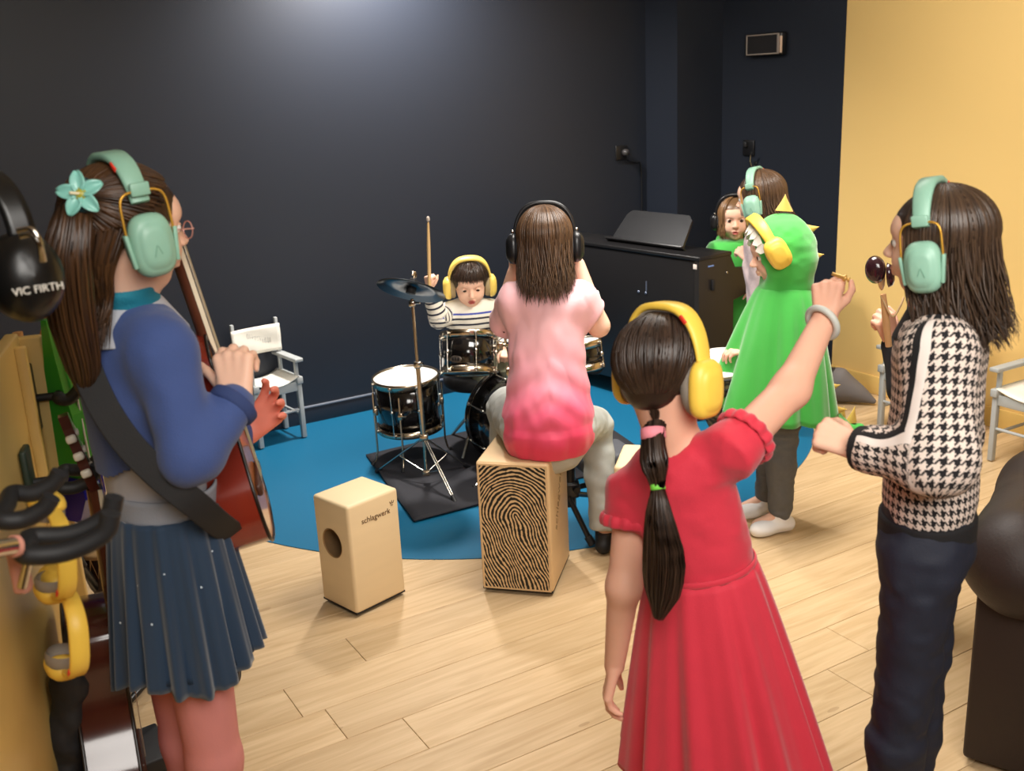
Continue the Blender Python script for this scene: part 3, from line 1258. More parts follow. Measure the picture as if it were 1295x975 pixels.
# rack tom over the bass drum, leaning to the drummer
tc = at(592, 447, 4.14)
tax = Vector((0.03, 0.36, 0.93)).normalized()
t, T = drum('rack_tom', 'black rack tom with oval badge tilted towards the boy drummer', tc, tax, 0.108, 0.155, 6, heads=(1, 0), xh=(1, 0.35, 0))
bd = MB(dirM(tc + Vector((-0.045, -0.10, 0.005)), (-0.42, -0.9, 0.33), (1, -0.4, 0)))
bd.ell((0, 0, 0.002), (0.026, 0.015, 0.003), None, 20, 6, 0)
bd.build('badge', M('badge_metal', rgb(120, 112, 104), 0.3, 0.8), t)
bd = MB(dirM(tc + Vector((-0.045, -0.10, 0.005)), (-0.42, -0.9, 0.33), (1, -0.4, 0)))
for x in (-0.012, 0.0, 0.012):
    bd.ell((x, 0, 0.0045), (0.004, 0.008, 0.001), None, 10, 5)
bd.build('emblem', BLK, t)
# tom arm from the bass drum's top
top = bc + Vector((0, 0, 0.215)) + bax * 0.02
mb = MB()
side = at(618, 438, 4.14)
mb.tube([side + Vector((-0.02, 0, 0)), side + Vector((0.05, 0.0, 0.0))], 0.010, 10)
mb.tube(bez([side + Vector((0.03, 0, 0)), side + Vector((0.07, 0.01, 0.0)), side + Vector((0.082, 0.02, -0.03)), Vector((side.x + 0.088, side.y + 0.03, top.z - 0.01))], 14), 0.0085, 10)
mb.box(side + Vector((0.045, 0, 0)), (0.03, 0.03, 0.036), None, 0.006)
mb.box((side.x + 0.088, side.y + 0.03, top.z + 0.01), (0.045, 0.045, 0.05), None, 0.006)
mb.box(side + Vector((0.07, 0.01, 0.02)), (0.012, 0.012, 0.04), None, 0.003)
mb.build('mount_arm', STEEL, t)

# small snare on a stand, seen right of the girl in pink
sc = at(729, 449, 4.12)
t, T = drum('snare_drum', 'black snare drum with white head on a stand, right of the pink shirt', sc, (-0.1, 0.12, 1), 0.105, 0.10, 6, base=(sc.x, sc.y, FZ))
mb = MB()
mb.tube([sc + Vector((0, 0, -0.06)), (sc.x, sc.y, 0.16)], 0.009, 8)
mb.build('stand_tube', BLK, t)
for a in (100, 220, -25):
    d = Vector((math.cos(R(a)), math.sin(R(a)), 0))
    mb = MB()
    mb.tube([Vector((sc.x, sc.y, 0.2)), Vector((sc.x, sc.y, 0.02)) + d * 0.17], 0.007, 8)
    lg = mb.build('stand_leg', BLK, t)
    mb = MB()
    mb.tube([Vector((sc.x, sc.y, 0.03)) + d * 0.16, Vector((sc.x, sc.y, 0.014)) + d * 0.185], [0.009, 0.012], 8)
    mb.build('rubber_foot', BLKM, lg)
    mb = MB()
    mb.tube(bez([sc + Vector((0, 0, -0.065)), sc + d * 0.09 + Vector((0, 0, -0.07)), sc + d * 0.12 + Vector((0, 0, -0.04))], 8), 0.006, 6)
    mb.build('basket_arm', BLK, t)

# cymbal stand
hub = at(536, 553, 4.05)
cyp = at(521, 362, 4.05)
foot_c = Vector((hub.x, hub.y, FZ + 0.012))
t = thing('cymbal_stand', 'chrome tripod stand with a tilted dark cymbal in front of the floor tom', 'cymbal', foot_c)
mb = MB()
mb.tube([hub, at(528, 460, 4.05)], 0.0095, 12)
mb.build('lower_tube', STEEL, t)
mb = MB()
mb.tube([at(528, 462, 4.05), at(521, 378, 4.05)], 0.0068, 12)
mb.build('upper_tube', STEEL, t)
mb = MB()
mb.box(at(528, 461, 4.05), (0.03, 0.026, 0.03), None, 0.005)
mb.tube([at(526, 461, 4.05), at(535, 460, 4.03)], 0.005, 8)
mb.box(at(521, 384, 4.05), (0.026, 0.022, 0.026), None, 0.005)
mb.tube([at(521, 384, 4.05), at(531, 383, 4.03)], 0.0045, 8)
mb.build('clamp', CHROME, t)
mb = MB()
mb.tube([hub + Vector((0, 0, 0.0)), Vector((hub.x, hub.y, 0.055))], 0.007, 8)
mb.box((hub.x, hub.y, 0.06), (0.03, 0.03, 0.022), None, 0.004)
mb.box(hub, (0.034, 0.034, 0.03), None, 0.005)
mb.build('tripod_hub', STEEL, t)
for gp in (ground(480, 600), ground(574, 637), Vector((hub.x + 0.16, hub.y + 0.16, 0))):
    e = Vector((gp.x, gp.y, FZ + 0.02))
    mid = hub.lerp(e, 0.55)
    mb = MB()
    s_ = (e - hub).normalized().cross(Vector((0, 0, 1))) * 0.006
    mb.tube([hub + s_, e + s_], 0.0035, 6)
    mb.tube([hub - s_, e - s_], 0.0035, 6)
    mb.tube([Vector((hub.x, hub.y, 0.06)), mid], 0.003, 6)
    lg = mb.build('leg', CHROME, t)
    mb = MB()
    mb.tube([e + (hub - e) * 0.05, e + (e - hub).normalized() * 0.02], [0.008, 0.010], 8)
    mb.build('rubber_foot', BLKM, lg)
cax = Vector((0.22, 0.47, 0.85)).normalized()
mb = MB(dirM(cyp, cax))
mb.lathe([(0.0, 0.017), (0.018, 0.016), (0.03, 0.004), (0.034, 0.0), (0.075, -0.006), (0.138, -0.018), (0.1385, -0.0195), (0.075, -0.0075), (0.034, -0.0015), (0.018, 0.0145), (0.0, 0.0155)], n=56)
mb.build('cymbal', M('dark_bronze', rgb(70, 74, 78), 0.28, 0.9, var=0.15, scale=60, stretch=(1, 1, 1)), t)
mb = MB(dirM(cyp, cax))
mb.lathe([(0, 0.018), (0.014, 0.018), (0.014, 0.03), (0, 0.032)], n=16)
mb.lathe([(0, -0.03), (0.02, -0.03), (0.02, -0.004), (0, -0.003)], n=16)
mb.build('felt_washer', BLKM, t)
mb = MB(dirM(cyp, cax))
mb.tube([(0, 0, 0.03), (0, 0, 0.062)], 0.004, 8)
mb.box((0, 0, 0.05), (0.034, 0.006, 0.02), None, 0.003)
mb.build('wing_nut', STEEL, t)

# drum throne under the boy
th = Vector((-0.165, 4.50, 0))
t = thing('drum_throne', 'low round black drum stool under the boy drummer', 'stool', (th.x, th.y, FZ))
mb = MB()
mb.lathe([(0, 0.30), (0.13, 0.30), (0.145, 0.315), (0.145, 0.345), (0.13, 0.36), (0, 0.362)], th, n=28)
mb.build('seat', BLKM, t)
mb = MB()
mb.tube([th + Vector((0, 0, 0.3)), th + Vector((0, 0, 0.1))], 0.012, 10)
mb.build('post', CHROME, t)
for a in (10, 130, 250):
    d = Vector((math.cos(R(a)), math.sin(R(a)), 0))
    mb = MB()
    mb.tube([th + Vector((0, 0, 0.2)), th + d * 0.2 + Vector((0, 0, FZ + 0.014))], 0.008, 8)
    mb.build('leg', CHROME, t)

# black music stool folded beside the big cajon
sb = ground(748, 692)
t = thing('keyboard_stool', 'black padded folding stool with round feet beside the fingerprint cajon', 'stool', (sb.x - 0.05, sb.y + 0.12, 0))
p0 = Vector((sb.x, sb.y, 0.016))
sx = at(722, 632, sb.y + 0.02)
mb = MB()
mb.tube([p0, at(719, 628, 3.42)], 0.0105, 10)
mb.build('leg', M('stool_tube', rgb(40, 40, 42), 0.25, 0.3), t)
mb = MB()
mb.tube([p0 + Vector((-0.012, 0.006, 0.024)), p0 + Vector((0.004, -0.002, -0.004))], 0.0145, 12)
mb.build('rubber_foot', BLKM, t)
mb = MB()
q = at(722, 618, 3.44)
mb.tube([at(722, 640, 3.43), at(719, 560, 3.46)], 0.02, 10)
mb.box(q, (0.06, 0.05, 0.06), None, 0.01)
mb.build('hinge', BLK, t)
mb = MB()
mb.tube([q, q + Vector((0.22, 0.08, 0.01))], 0.01, 10)
mb.tube([q + Vector((0, 0.03, -0.03)), q + Vector((0.2, 0.30, -0.17))], 0.01, 10)
mb.tube([q + Vector((0.22, 0.08, 0.01)), Vector((q.x + 0.26, q.y + 0.12, 0.02))], 0.01, 10)
mb.tube([q + Vector((0.2, 0.30, -0.17)), Vector((q.x + 0.2, q.y + 0.32, 0.02))], 0.01, 10)
mb.build('crossbar', BLK, t)
mb = MB()
mb.box(q + Vector((0.12, 0.09, 0.085)), (0.22, 0.17, 0.06), Matrix.Rotation(R(20), 3, 'Z'), 0.02, seg=3)
mb.build('seat', M('stool_pad', rgb(74, 76, 82), 0.6), t)
for z in (0,):
    mb = MB()
    mb.tube([q + Vector((0.015, -0.03, 0.01)), q + Vector((0.02, -0.05, 0.012))], 0.012, 10)
    mb.build('knob', BLK, t)

# ------------------------------------------------------------------ digital piano, its back to the camera
pE = Vector((0.885, 4.706, 0))
pu = Vector((-0.598, 0.802, 0)).normalized()      # along its length, away from the camera
pk = Vector((0.802, 0.598, 0)).normalized()       # towards the keyboard side
PM = frame_M(pE, pu, pk * 1.0, (0, 0, 1))
PBLK = M('piano_black', rgb(24, 23, 24), 0.38, var=0.05)
t = thing('digital_piano', 'black digital piano with its plain back to the room', 'piano', (pE + pu * 0.6 + pk * 0.15))
LEN, PH = 1.06, 0.797


def pbox(mb, x0, x1, y0, y1, z0, z1, bev=0.004):
    mb.box(((x0 + x1) / 2, (y0 + y1) / 2, (z0 + z1) / 2), (x1 - x0, y1 - y0, z1 - z0), None, bev)


mb = MB(PM)
pbox(mb, 0.028, LEN - 0.028, 0.004, 0.02, 0.1, PH - 0.02)
mb.build('back_panel', PBLK, t)
for x0 in (0.0, LEN - 0.028):
    mb = MB(PM)
    prof = [(0.0, 0.0), (0.24, 0.0), (0.24, 0.56), (0.385, 0.585), (0.385, 0.70), (0.25, 0.715), (0.215, PH - 0.018), (0.0, PH - 0.018)]
    V = [(x0, a, b_) for a, b_ in prof] + [(x0 + 0.028, a, b_) for a, b_ in prof]
    n_ = len(prof)
    mb.add(V, [tuple(range(n_)), tuple(range(2 * n_ - 1, n_ - 1, -1))] + [(i, i + n_, (i + 1) % n_ + n_, (i + 1) % n_) for i in range(n_)], 0, True)
    mb.build('side_panel', M('piano_side', rgb(38, 34, 31), 0.45, var=0.05), t)
mb = MB(PM)
pbox(mb, -0.004, LEN + 0.004, -0.004, 0.22, PH - 0.018, PH, 0.003)
mb.build('top_lid', PBLK, t)
mb = MB(PM)
pbox(mb, 0.028, LEN - 0.028, 0.02, 0.38, 0.585, 0.645)
mb.build('key_bed', PBLK, t)
mb = MB(PM)
pbox(mb, 0.05, LEN - 0.05, 0.235, 0.375, 0.646, 0.668, 0.002)
kb = mb.build('white_keys', M('ivory_keys', rgb(238, 234, 224), 0.3), t)
kb['kind'] = 'stuff'
mb = MB(PM)
k = 0
x = 0.07
while x < LEN - 0.07:
    if k % 7 not in (2, 6):
        pbox(mb, x, x + 0.011, 0.235, 0.325, 0.668, 0.68, 0.0015)
    x += 0.0235
    k += 1
bk = mb.build('black_keys', GLOSSBLK, t)
bk['kind'] = 'stuff'
mb = MB(PM)
pbox(mb, 0.03, LEN - 0.03, 0.05, 0.10, 0.16, 0.32)
mb.build('pedal_panel', PBLK, t)
# music rest leaning on the lid
ml, mr = at(779, 274, 5.22), at(845, 280, 4.95)
Tm = PM @ Matrix.Translation((0.45, 0.10, PH)) @ Matrix.Rotation(R(-38), 4, 'X')
mb = MB(Tm)
poly = [(-0.25, 0.0), (0.25, 0.0), (0.225, 0.16), (0.195, 0.185), (-0.195, 0.185), (-0.225, 0.16)]
mb.prism([(x, z) for x, z in poly], -0.006, 0.006, 0, Matrix.Rotation(R(90), 4, 'X'))
mb.build('music_rest', M('rest_black', rgb(20, 20, 22), 0.25), t)
mb = MB(Tm)
pbox(mb, -0.27, 0.27, -0.035, 0.012, -0.004, 0.006, 0.002)
mb.build('rest_ledge', PBLK, t)
# little fittings on the back and the end panel
mb = MB(PM)
pbox(mb, 0.014, 0.036, -0.0015, 0.006, PH - 0.058, PH - 0.035, 0.001)
mb.build('sticker', M('white_sticker', rgb(230, 215, 205), 0.5), t)
mb = MB(PM)
pbox(mb, -0.0015, 0.004, 0.06, 0.10, PH - 0.055, PH - 0.048, 0.0005)
mb.build('sticker', M('blue_sticker', rgb(120, 150, 210), 0.4), t)
mb = MB(PM)
for (x, z) in ((0.40, 0.585), (0.35, 0.585)):
    mb.lathe([(0, -0.004), (0.006, -0.004), (0.007, 0.0)], (x, 0.002, z), (0, 1, 0), 12)
mb.box((0.345, 0.001, 0.62), (0.006, 0.004, 0.05))
mb.build('jack_panel', M('jack_chrome', rgb(120, 130, 150), 0.3, 0.6), t)
mb = MB(PM)
mb.box((-0.006, 0.09, 0.655), (0.014, 0.022, 0.05), None, 0.004)
mb.build('headphone_hook', BLKM, t)
mb = MB(PM)
mb.lathe([(0, -0.004), (0.006, -0.004), (0.006, 0)], (0.0, 0.19, 0.70), (1, 0, 0), 12)
mb.build('screw_cap', CHROME, t)

# piano bench under the children
bp = pE + pk * 0.50 + pu * 0.62
t = thing('piano_bench', 'black piano bench tucked behind the digital piano beside its keys', 'bench', bp)
BM_ = frame_M(bp, pu, pk, (0, 0, 1))
mb = MB(BM_)
mb.box((0, 0, 0.42), (0.62, 0.30, 0.06), None, 0.015)
mb.build('seat', BLKM, t)
for a in (-0.27, 0.27):
    for b_ in (-0.12, 0.12):
        mb = MB(BM_)
        mb.box((a, b_, 0.2), (0.035, 0.035, 0.4), None, 0.003)
        mb.build('leg', PBLK, t)

# ------------------------------------------------------------------ dark brown armchair at the right edge
ac = Vector((1.031, 2.108, 0))
ad = Vector((0.80, -0.60, 0)).normalized()        # along its side, towards the right edge
af = Vector((-ad.y, ad.x, 0))
AM = frame_M(ac, ad, af, (0, 0, 1))
LEATH = M('brown_leather', rgb(38, 25, 20), 0.6, var=0.2, scale=9, bump=0.3, bscale=140)
t = thing('armchair', 'dark brown leather armchair cropped by the right edge', 'armchair', ac + ad * 0.3 + af * 0.3)
mb = MB(AM)
mb.box((0.36, 0.31, 0.25), (0.72, 0.62, 0.47), None, 0.012, seg=3)
mb.build('base', LEATH, t)
arm_pr = chain([AM @ Vector((0.06, 0.05, 0.53)), AM @ Vector((0.06, 0.45, 0.55)), AM @ Vector((0.10, 0.62, 0.54))], [0.105, 0.105, 0.10], 0.05)
arm_pr += chain([AM @ Vector((0.10, 0.03, 0.53)), AM @ Vector((0.75, 0.0, 0.53))], [0.105, 0.105], 0.08)
soft('arm_cushion', arm_pr, LEATH, t, 0.012, folds(0.004, 9))
mb = MB(AM)
mb.box((0.62, 0.32, 0.62), (0.24, 0.6, 0.5), Matrix.Rotation(R(6), 3, 'Y'), 0.08, seg=5)
mb.build('backrest', LEATH, t)

# grey felt cone lying by the yellow wall
gc = ground(1068, 512)
t = thing('fabric_cone', 'grey and black felt cone lying on the floor by the yellow wall', 'prop', (gc.x, gc.y, 0))
d = (ground(1090, 505) - gc).normalized()
cpts = [at(1062, 487, 4.75), at(1072, 494, 4.7), at(1086, 512, 4.62)]
soft('cone', [cap((gc.x - 0.02, gc.y + 0.05, 0.09), (gc.x + 0.13, gc.y - 0.03, 0.022), 0.088, 0.018, 0.01)], M('grey_felt', rgb(104, 100, 100), 0.9), t, 0.006, folds(0.004, 14))
soft('black_band', [ell((gc.x - 0.05, gc.y + 0.06, 0.09), (0.075, 0.075, 0.088))], BLKM, t, 0.006)
# ------------------------------------------------------------------ building kit for the children
SKIN = M('skin', rgb(236, 190, 164), 0.5, var=0.05, scale=20, sss=0.12, spec=0.3)
SKIN2 = M('skin_warm', rgb(226, 172, 146), 0.5, var=0.06, scale=20, sss=0.12, spec=0.3)
SKINRED = M('skin_flushed', rgb(226, 132, 112), 0.5, var=0.06, scale=20, sss=0.12, spec=0.3)
LIP = M('lips', rgb(196, 106, 98), 0.4, var=0.04)
EYEW = M('eye_white', rgb(236, 232, 226), 0.25)
IRIS = M('iris_brown', rgb(58, 36, 24), 0.2)


def hair_mat(name, dark, light):
    m, nt, b = base(name)
    at_ = node(nt, 'ShaderNodeAttribute', attribute_name='tint')
    sp = node(nt, 'ShaderNodeSeparateXYZ')
    L(nt, at_.outputs['Vector'], sp.inputs[0])
    L(nt, mixc(nt, sp.outputs[0], dark, light), b.inputs['Base Color'])
    b.inputs['Roughness'].default_value = 0.36
    b.inputs['Specular IOR Level'].default_value = 0.45
    b.inputs['Anisotropic'].default_value = 0.5
    return m


HAIR_D = hair_mat('dark_brown_hair', rgb(34, 24, 19), rgb(66, 48, 37))
HAIR_M = hair_mat('brown_hair', rgb(54, 38, 28), rgb(104, 78, 56))
HAIR_L = hair_mat('light_brown_hair', rgb(92, 66, 44), rgb(150, 114, 78))
HAIR_C = hair_mat('chestnut_hair', rgb(40, 26, 17), rgb(86, 57, 33))


class Head:
    """c = middle of the head, f = where the face looks, H = chin to crown"""

    def __init__(s, c, f, H, roll=0.0, up=None):
        s.c = Vector(c)
        s.f = Vector(f).normalized()
        u0 = Vector(up) if up else Vector((0, 0, 1))
        s.l = u0.cross(s.f).normalized()
        s.u = s.f.cross(s.l).normalized()
        if roll:
            q = Quaternion(s.f, R(roll))
            s.l, s.u = q @ s.l, q @ s.u
        s.H = H

    def p(s, f, l, u):
        return s.c + (s.f * f + s.l * l + s.u * u) * s.H

    def X(s):
        return (s.f, s.l, s.u)

    def M(s):
        return frame_M(s.c, s.f, s.l, s.u)


def head_prims(h, mouth=0.0):
    H = h.H
    X = h.X()
    e = lambda f, l, u, a, b, c, k: ell(h.p(f, l, u), (a * H, b * H, c * H), X, k * H)
    P = [e(-.05, 0, .12, .435, .365, .375, .0),
         e(.10, 0, -.13, .285, .275, .33, .12),
         e(.235, 0, -.385, .085, .10, .075, .09),
         e(.235, .135, -.17, .12, .12, .12, .1),
         e(.235, -.135, -.17, .12, .12, .12, .1),
         e(.27, 0, .14, .12, .22, .10, .12),
         cap(h.p(.385, 0, .0), h.p(.455, 0, -.105), .030 * H, .046 * H, .05 * H),
         e(.425, .045, -.125, .035, .032, .028, .025), e(.425, -.045, -.125, .035, .032, .028, .025),
         e(.375, 0, -.245, .05, .085, .028, .03), e(.365, 0, -.295, .05, .075, .03, .03)]
    for s in (1, -1):
        P.append(neg(e(.41, s * .14, .015, .075, .085, .05, .0), .05 * H))
        P.append(e(.02, s * .345, -.06, .07, .03, .10, .02))
    if mouth > 0:
        P.append(neg(e(.42, 0, -.272, .07, .05, .028 * mouth, 0), .01 * H))
    return P


def head_parts(h, body, hairmat, look=(0, 0), lid=0.5):
    """eyes, lids and brows as parts of the person"""
    H = h.H
    for s in (1, -1):
        mb = MB(h.M())
        ctr = Vector((.318 * H, s * .14 * H, .012 * H))
        mb.ell(ctr, (.058 * H,) * 3, None, 18, 12)
        ey = mb.build('eye', EYEW, body)
        mb = MB(h.M())
        d = Vector((1, look[0] - s * 0.05, look[1])).normalized()
        T = dirM(ctr + d * .050 * H, d)
        mb.lathe([(0.0, .0125 * H), (.020 * H, .0108 * H), (.036 * H, .0035 * H), (.040 * H, -.004 * H)], n=18, o=(0, 0, 0))
        mb.V = [h.M() @ (T @ (h.M().inverted() @ v)) for v in mb.V]
        mb.build('iris', IRIS, ey)
        mb = MB(h.M())
        rows = []
        for i in range(7):
            th = R(8 + i * (38 + 34 * lid) / 6)
            rows.append([ctr + Vector((math.sin(th) * math.cos(a), math.sin(th) * math.sin(a), math.cos(th))) * .0625 * H for a in np.linspace(-1.5, 1.5, 13)])
        mb.grid(rows)
        mb.build('eyelid', SKIN, body)
        mb = MB(h.M())
        mb.tube(bez([(.372 * H, s * .065 * H, .088 * H), (.372 * H, s * .14 * H, .108 * H), (.325 * H, s * .215 * H, .085 * H)], 8), [.006 * H, .010 * H, .012 * H, .012 * H, .011 * H, .010 * H, .008 * H, .006 * H, .004 * H], 6)
        mb.build('eyebrow', hairmat, body)


def hand_prims(w, d, back, side, s=0.14, curls=((.3, .4, .3),) * 4, thumb=(0.5, 0.35), spread=0.06, palm_c=0.0, thumb_out=0.8):
    """w wrist, d towards the knuckles, back = direction the back of the hand faces, side = towards the thumb; s hand length"""
    w, d = Vector(w), Vector(d).normalized()
    back = Vector(back)
    back = (back - d * back.dot(d)).normalized()
    sd = Vector(side)
    sd = (sd - d * sd.dot(d) - back * sd.dot(back)).normalized()
    P = []
    pl = 0.50 * s
    pw = 0.20 * s
    kn = []
    for i, o in enumerate((0.9, 0.32, -0.28, -0.85)):
        b_ = w + d * pl * (1.0, 1.04, 1.0, 0.92)[i] + sd * pw * o
        kn.append(b_)
        P.append(cap(w + sd * pw * o * 0.55 + d * 0.02 * s, b_, 0.085 * s, 0.072 * s, 0.05 * s))
    P.append(cap(w, w + d * 0.1 * s, 0.10 * s, 0.10 * s, 0.04 * s))
    for i, b_ in enumerate(kn):
        ln = (0.44, 0.49, 0.45, 0.35)[i] * s
        dirn = (d + sd * spread * (1.5, 0.5, -0.5, -1.5)[i]).normalized()
        p = b_
        bk = back.copy()
        for j, fr in enumerate((0.44, 0.31, 0.25)):
            a = curls[i][j] * math.pi / 2
            q = Quaternion(dirn.cross(-bk).normalized(), a)
            dirn, bk = q @ dirn, q @ bk
            p2 = p + dirn * ln * fr
            r0 = (0.066, 0.058, 0.052)[j] * s * (1.0, 1.02, .98, .88)[i]
            r1 = (0.058, 0.052, 0.042)[j] * s * (1.0, 1.02, .98, .88)[i]
            P.append(cap(p, p2, r0, r1, 0.012 * s if j else 0.03 * s))
            p = p2
    # thumb leaves the side of the palm
    t0 = w + d * 0.14 * s + sd * 0.12 * s - back * 0.03 * s
    td = (sd * thumb_out + d * 0.75 - back * 0.35).normalized()
    t1 = t0 + td * 0.24 * s
    td = (td + d * thumb[0] - sd * thumb[0] * 0.6 - back * thumb[1] * 0.5).normalized()
    t2 = t1 + td * 0.19 * s
    td = (td + d * thumb[1] * 0.6 - sd * thumb[1] * 0.9 - back * thumb[1] * 0.5).normalized()
    t3 = t2 + td * 0.15 * s
    P += [cap(t0, t1, 0.095 * s, 0.070 * s, 0.05 * s), cap(t1, t2, 0.064 * s, 0.058 * s, 0.012 * s), cap(t2, t3, 0.058 * s, 0.044 * s, 0.012 * s)]
    return P


FIST = ((.85, 1.05, .75),) * 4
LOOSE = ((.25, .35, .25), (.3, .4, .3), (.35, .42, .3), (.42, .45, .3))


# ---------------------------------------------------------------- hair
def locks(name, paths, widths, mat, parent, seed=1, cap_prims=None, cap_vox=0.005, thick=0.4, out=None, cap_cuts=()):
    """many flattened tapering locks of hair as ONE part; paths: list of point lists, out: list of outward reference points"""
    rg = random.Random(seed)
    V, Fq, T = [], [], []
    for pi, pts in enumerate(paths):
        n = len(pts)
        c0 = out[pi] if out else None
        wd = widths[pi] if isinstance(widths, list) else widths
        tint = rg.random()
        o = len(V)
        pa = np.array([tuple(p) for p in pts])
        tg = np.gradient(pa, axis=0)
        tg /= np.maximum(np.linalg.norm(tg, axis=1), 1e-9)[:, None]
        nr = pa - np.array(tuple(c0))
        nr = nr - (nr * tg).sum(1)[:, None] * tg
        nr /= np.maximum(np.linalg.norm(nr, axis=1), 1e-9)[:, None]
        sd = np.cross(tg, nr)
        for i in range(n):
            s = i / (n - 1)
            w = wd * (0.6 + 0.4 * math.sin(math.pi * min(1, s * 1.6 + 0.2))) * (1 - s ** 5 * 0.85)
            t_ = tint * 0.75 + 0.25 * rg.random()
            for a, b_ in ((1, 0), (0, thick), (-1, 0), (0, -thick)):
                V.append(pa[i] + sd[i] * w * a + nr[i] * w * b_)
                T.append((t_, 0, 0))
        for i in range(n - 1):
            for j in range(4):
                Fq.append((o + i * 4 + j, o + i * 4 + (j + 1) % 4, o + (i + 1) * 4 + (j + 1) % 4, o + (i + 1) * 4 + j))
    V, Fq, T = np.array(V), np.array(Fq), np.array(T)
    if cap_prims:
        cv, cf = sdf_mesh(cap_prims, cap_vox, folds(0.0006, 60), cap_cuts)
        V = np.vstack([V, cv])
        Fq = np.vstack([Fq, cf + len(T)])
        T = np.vstack([T, np.tile([[0.25, 0, 0]], (len(cv), 1))])
    return np_mesh(name, V, Fq, mat, parent, None, {'tint': T})


SCALP = (.455, .385, .395)


def sc_pt(h, th, ph, k=1.0):
    """point of the scalp: th from the crown, ph from the face (towards the left)"""
    return h.p(-.05 + SCALP[0] * k * math.sin(th) * math.cos(ph), SCALP[1] * k * math.sin(th) * math.sin(ph), .115 + SCALP[2] * k * math.cos(th))


def cap_hair_prims(h, face=0.30, low=-.28, k=.987):
    H = h.H
    X = h.X()
    return [ell(h.p(-.05, 0, .115), (SCALP[0] * k * H, SCALP[1] * k * H, SCALP[2] * k * H), X, 0),
            neg(ell(h.p(.47, 0, -.12), (.42 * H, .40 * H, .36 * H), X), .03 * H),
            neg(ell(h.p(.34, 0, -.44), (.42 * H, .50 * H, .30 * H), X), .03 * H),
            ell(h.p(-.19, 0, -.10), (.24 * H, .28 * H, .25 * H), X, .05 * H)]


def long_hair(h, length, mat, parent, n=800, ph_min=62, seed=1, w=0.0040, back=0.0, part=0.0, wave=0.004, spreadk=1.0, thmax=100, inward=0.05, lenvar=0.12, front=0):
    """straight hair: combed from the parting over the head, then falling"""
    rg = random.Random(seed)
    paths, outs = [], []
    down = Vector((0, 0, -1))
    for i in range(n):
        ph = R(ph_min + (360 - 2 * ph_min) * (i + rg.random()) / n)
        k = 1.0 + 0.075 * rg.random()
        th0 = R(3 + 30 * rg.random())
        t1 = R(thmax + rg.uniform(-8, 8))
        pts = []
        m = 9
        for j in range(m):
            th = th0 + (t1 - th0) * j / (m - 1)
            pts.append(sc_pt(h, th, ph + part * (1 - j / (m - 1)), k))
        e = pts[-1]
        ctr = h.p(-.22, 0, -.2)
        inw = Vector((ctr.x - e.x, ctr.y - e.y, 0))
        Ln = length * (1 - lenvar * rg.random())
        a0, a1 = rg.uniform(0, 6), rg.uniform(0, 6)
        dv = (e - pts[-2]).normalized()
        q = e
        mm = 10
        for j in range(1, mm + 1):
            s = j / mm
            dd = (dv * (1 - s) ** 3 + down * (1 - (1 - s) ** 3)).normalized()
            q = q + dd * Ln / mm + inw * inward / mm
            wob = Vector((math.sin(a0 + s * 5), math.cos(a1 + s * 4), 0)) * wave * s
            pts.append(q + wob - h.f * back * s * s)
        paths.append(pts)
        outs.append(h.p(-.05, 0, -.1) if True else None)
    return locks('hair', paths, w, mat, parent, seed, cap_hair_prims(h), 0.006 * h.H / 0.2, 0.45, outs)


def tied_hair(h, tie, tail, prof, mat, parent, n=200, ntail=150, seed=2, w=0.006, nape=112, sidew=1.0):
    """hair combed back to a tie, then a tail along the curve tail with widths prof"""
    rg = random.Random(seed)
    paths, outs, ws = [], [], []
    ctr = h.p(-.05, 0, .115)
    tie = Vector(tie)
    dt = tie - ctr
    loc = Vector((dt.dot(h.f) / SCALP[0], dt.dot(h.l) / SCALP[1], dt.dot(h.u) / SCALP[2])).normalized()
    for i in range(n):
        ph = 2 * math.pi * (i + rg.random()) / n
        a = abs((math.degrees(ph) + 180) % 360 - 180)
        lim = np.interp(a, [0, 40, 75, 100, 135, 180], [46, 52, 92, 118, nape - 6, nape])
        th = R(lim * (0.03 + 0.97 * rg.random() ** 0.6))
        v = Vector((math.sin(th) * math.cos(ph), math.sin(th) * math.sin(ph), math.cos(th)))
        pts = []
        k = 1.0 + 0.035 * rg.random()
        for j in range(11):
            s = j / 10
            x = v.slerp(loc, s, loc)
            pts.append(h.p(-.05 + SCALP[0] * k * x.x, SCALP[1] * k * x.y, .115 + SCALP[2] * k * x.z))
        pts[-1] = pts[-1].lerp(tie, 0.85)
        paths.append(pts)
        outs.append(ctr)
        ws.append(w)
    m = 16
    cv = bez(tail, m)
    for i in range(ntail):
        a, rr = rg.uniform(0, 2 * math.pi), math.sqrt(rg.random())
        end = m - int(rg.random() ** 2 * 4)
        a2 = a + rg.uniform(-.5, .5)
        pts = []
        for j in range(end + 1):
            s = j / m
            t = (cv[min(j + 1, m)] - cv[max(j - 1, 0)]).normalized()
            x = t.cross(h.f).normalized()
            y = t.cross(x)
            wd = np.interp(s, np.linspace(0, 1, len(prof)), prof)
            an = a + (a2 - a) * s
            pts.append(cv[j] + (x * math.cos(an) + y * math.sin(an) * 0.7) * wd * rr)
        paths.append(pts)
        outs.append(cv[0] + Vector((0.01, 0.01, 0.3)))
        ws.append(w * 1.1)
    return locks('hair', paths, ws, mat, parent, seed, cap_hair_prims(h), 0.006 * h.H / 0.2, 0.5, outs)


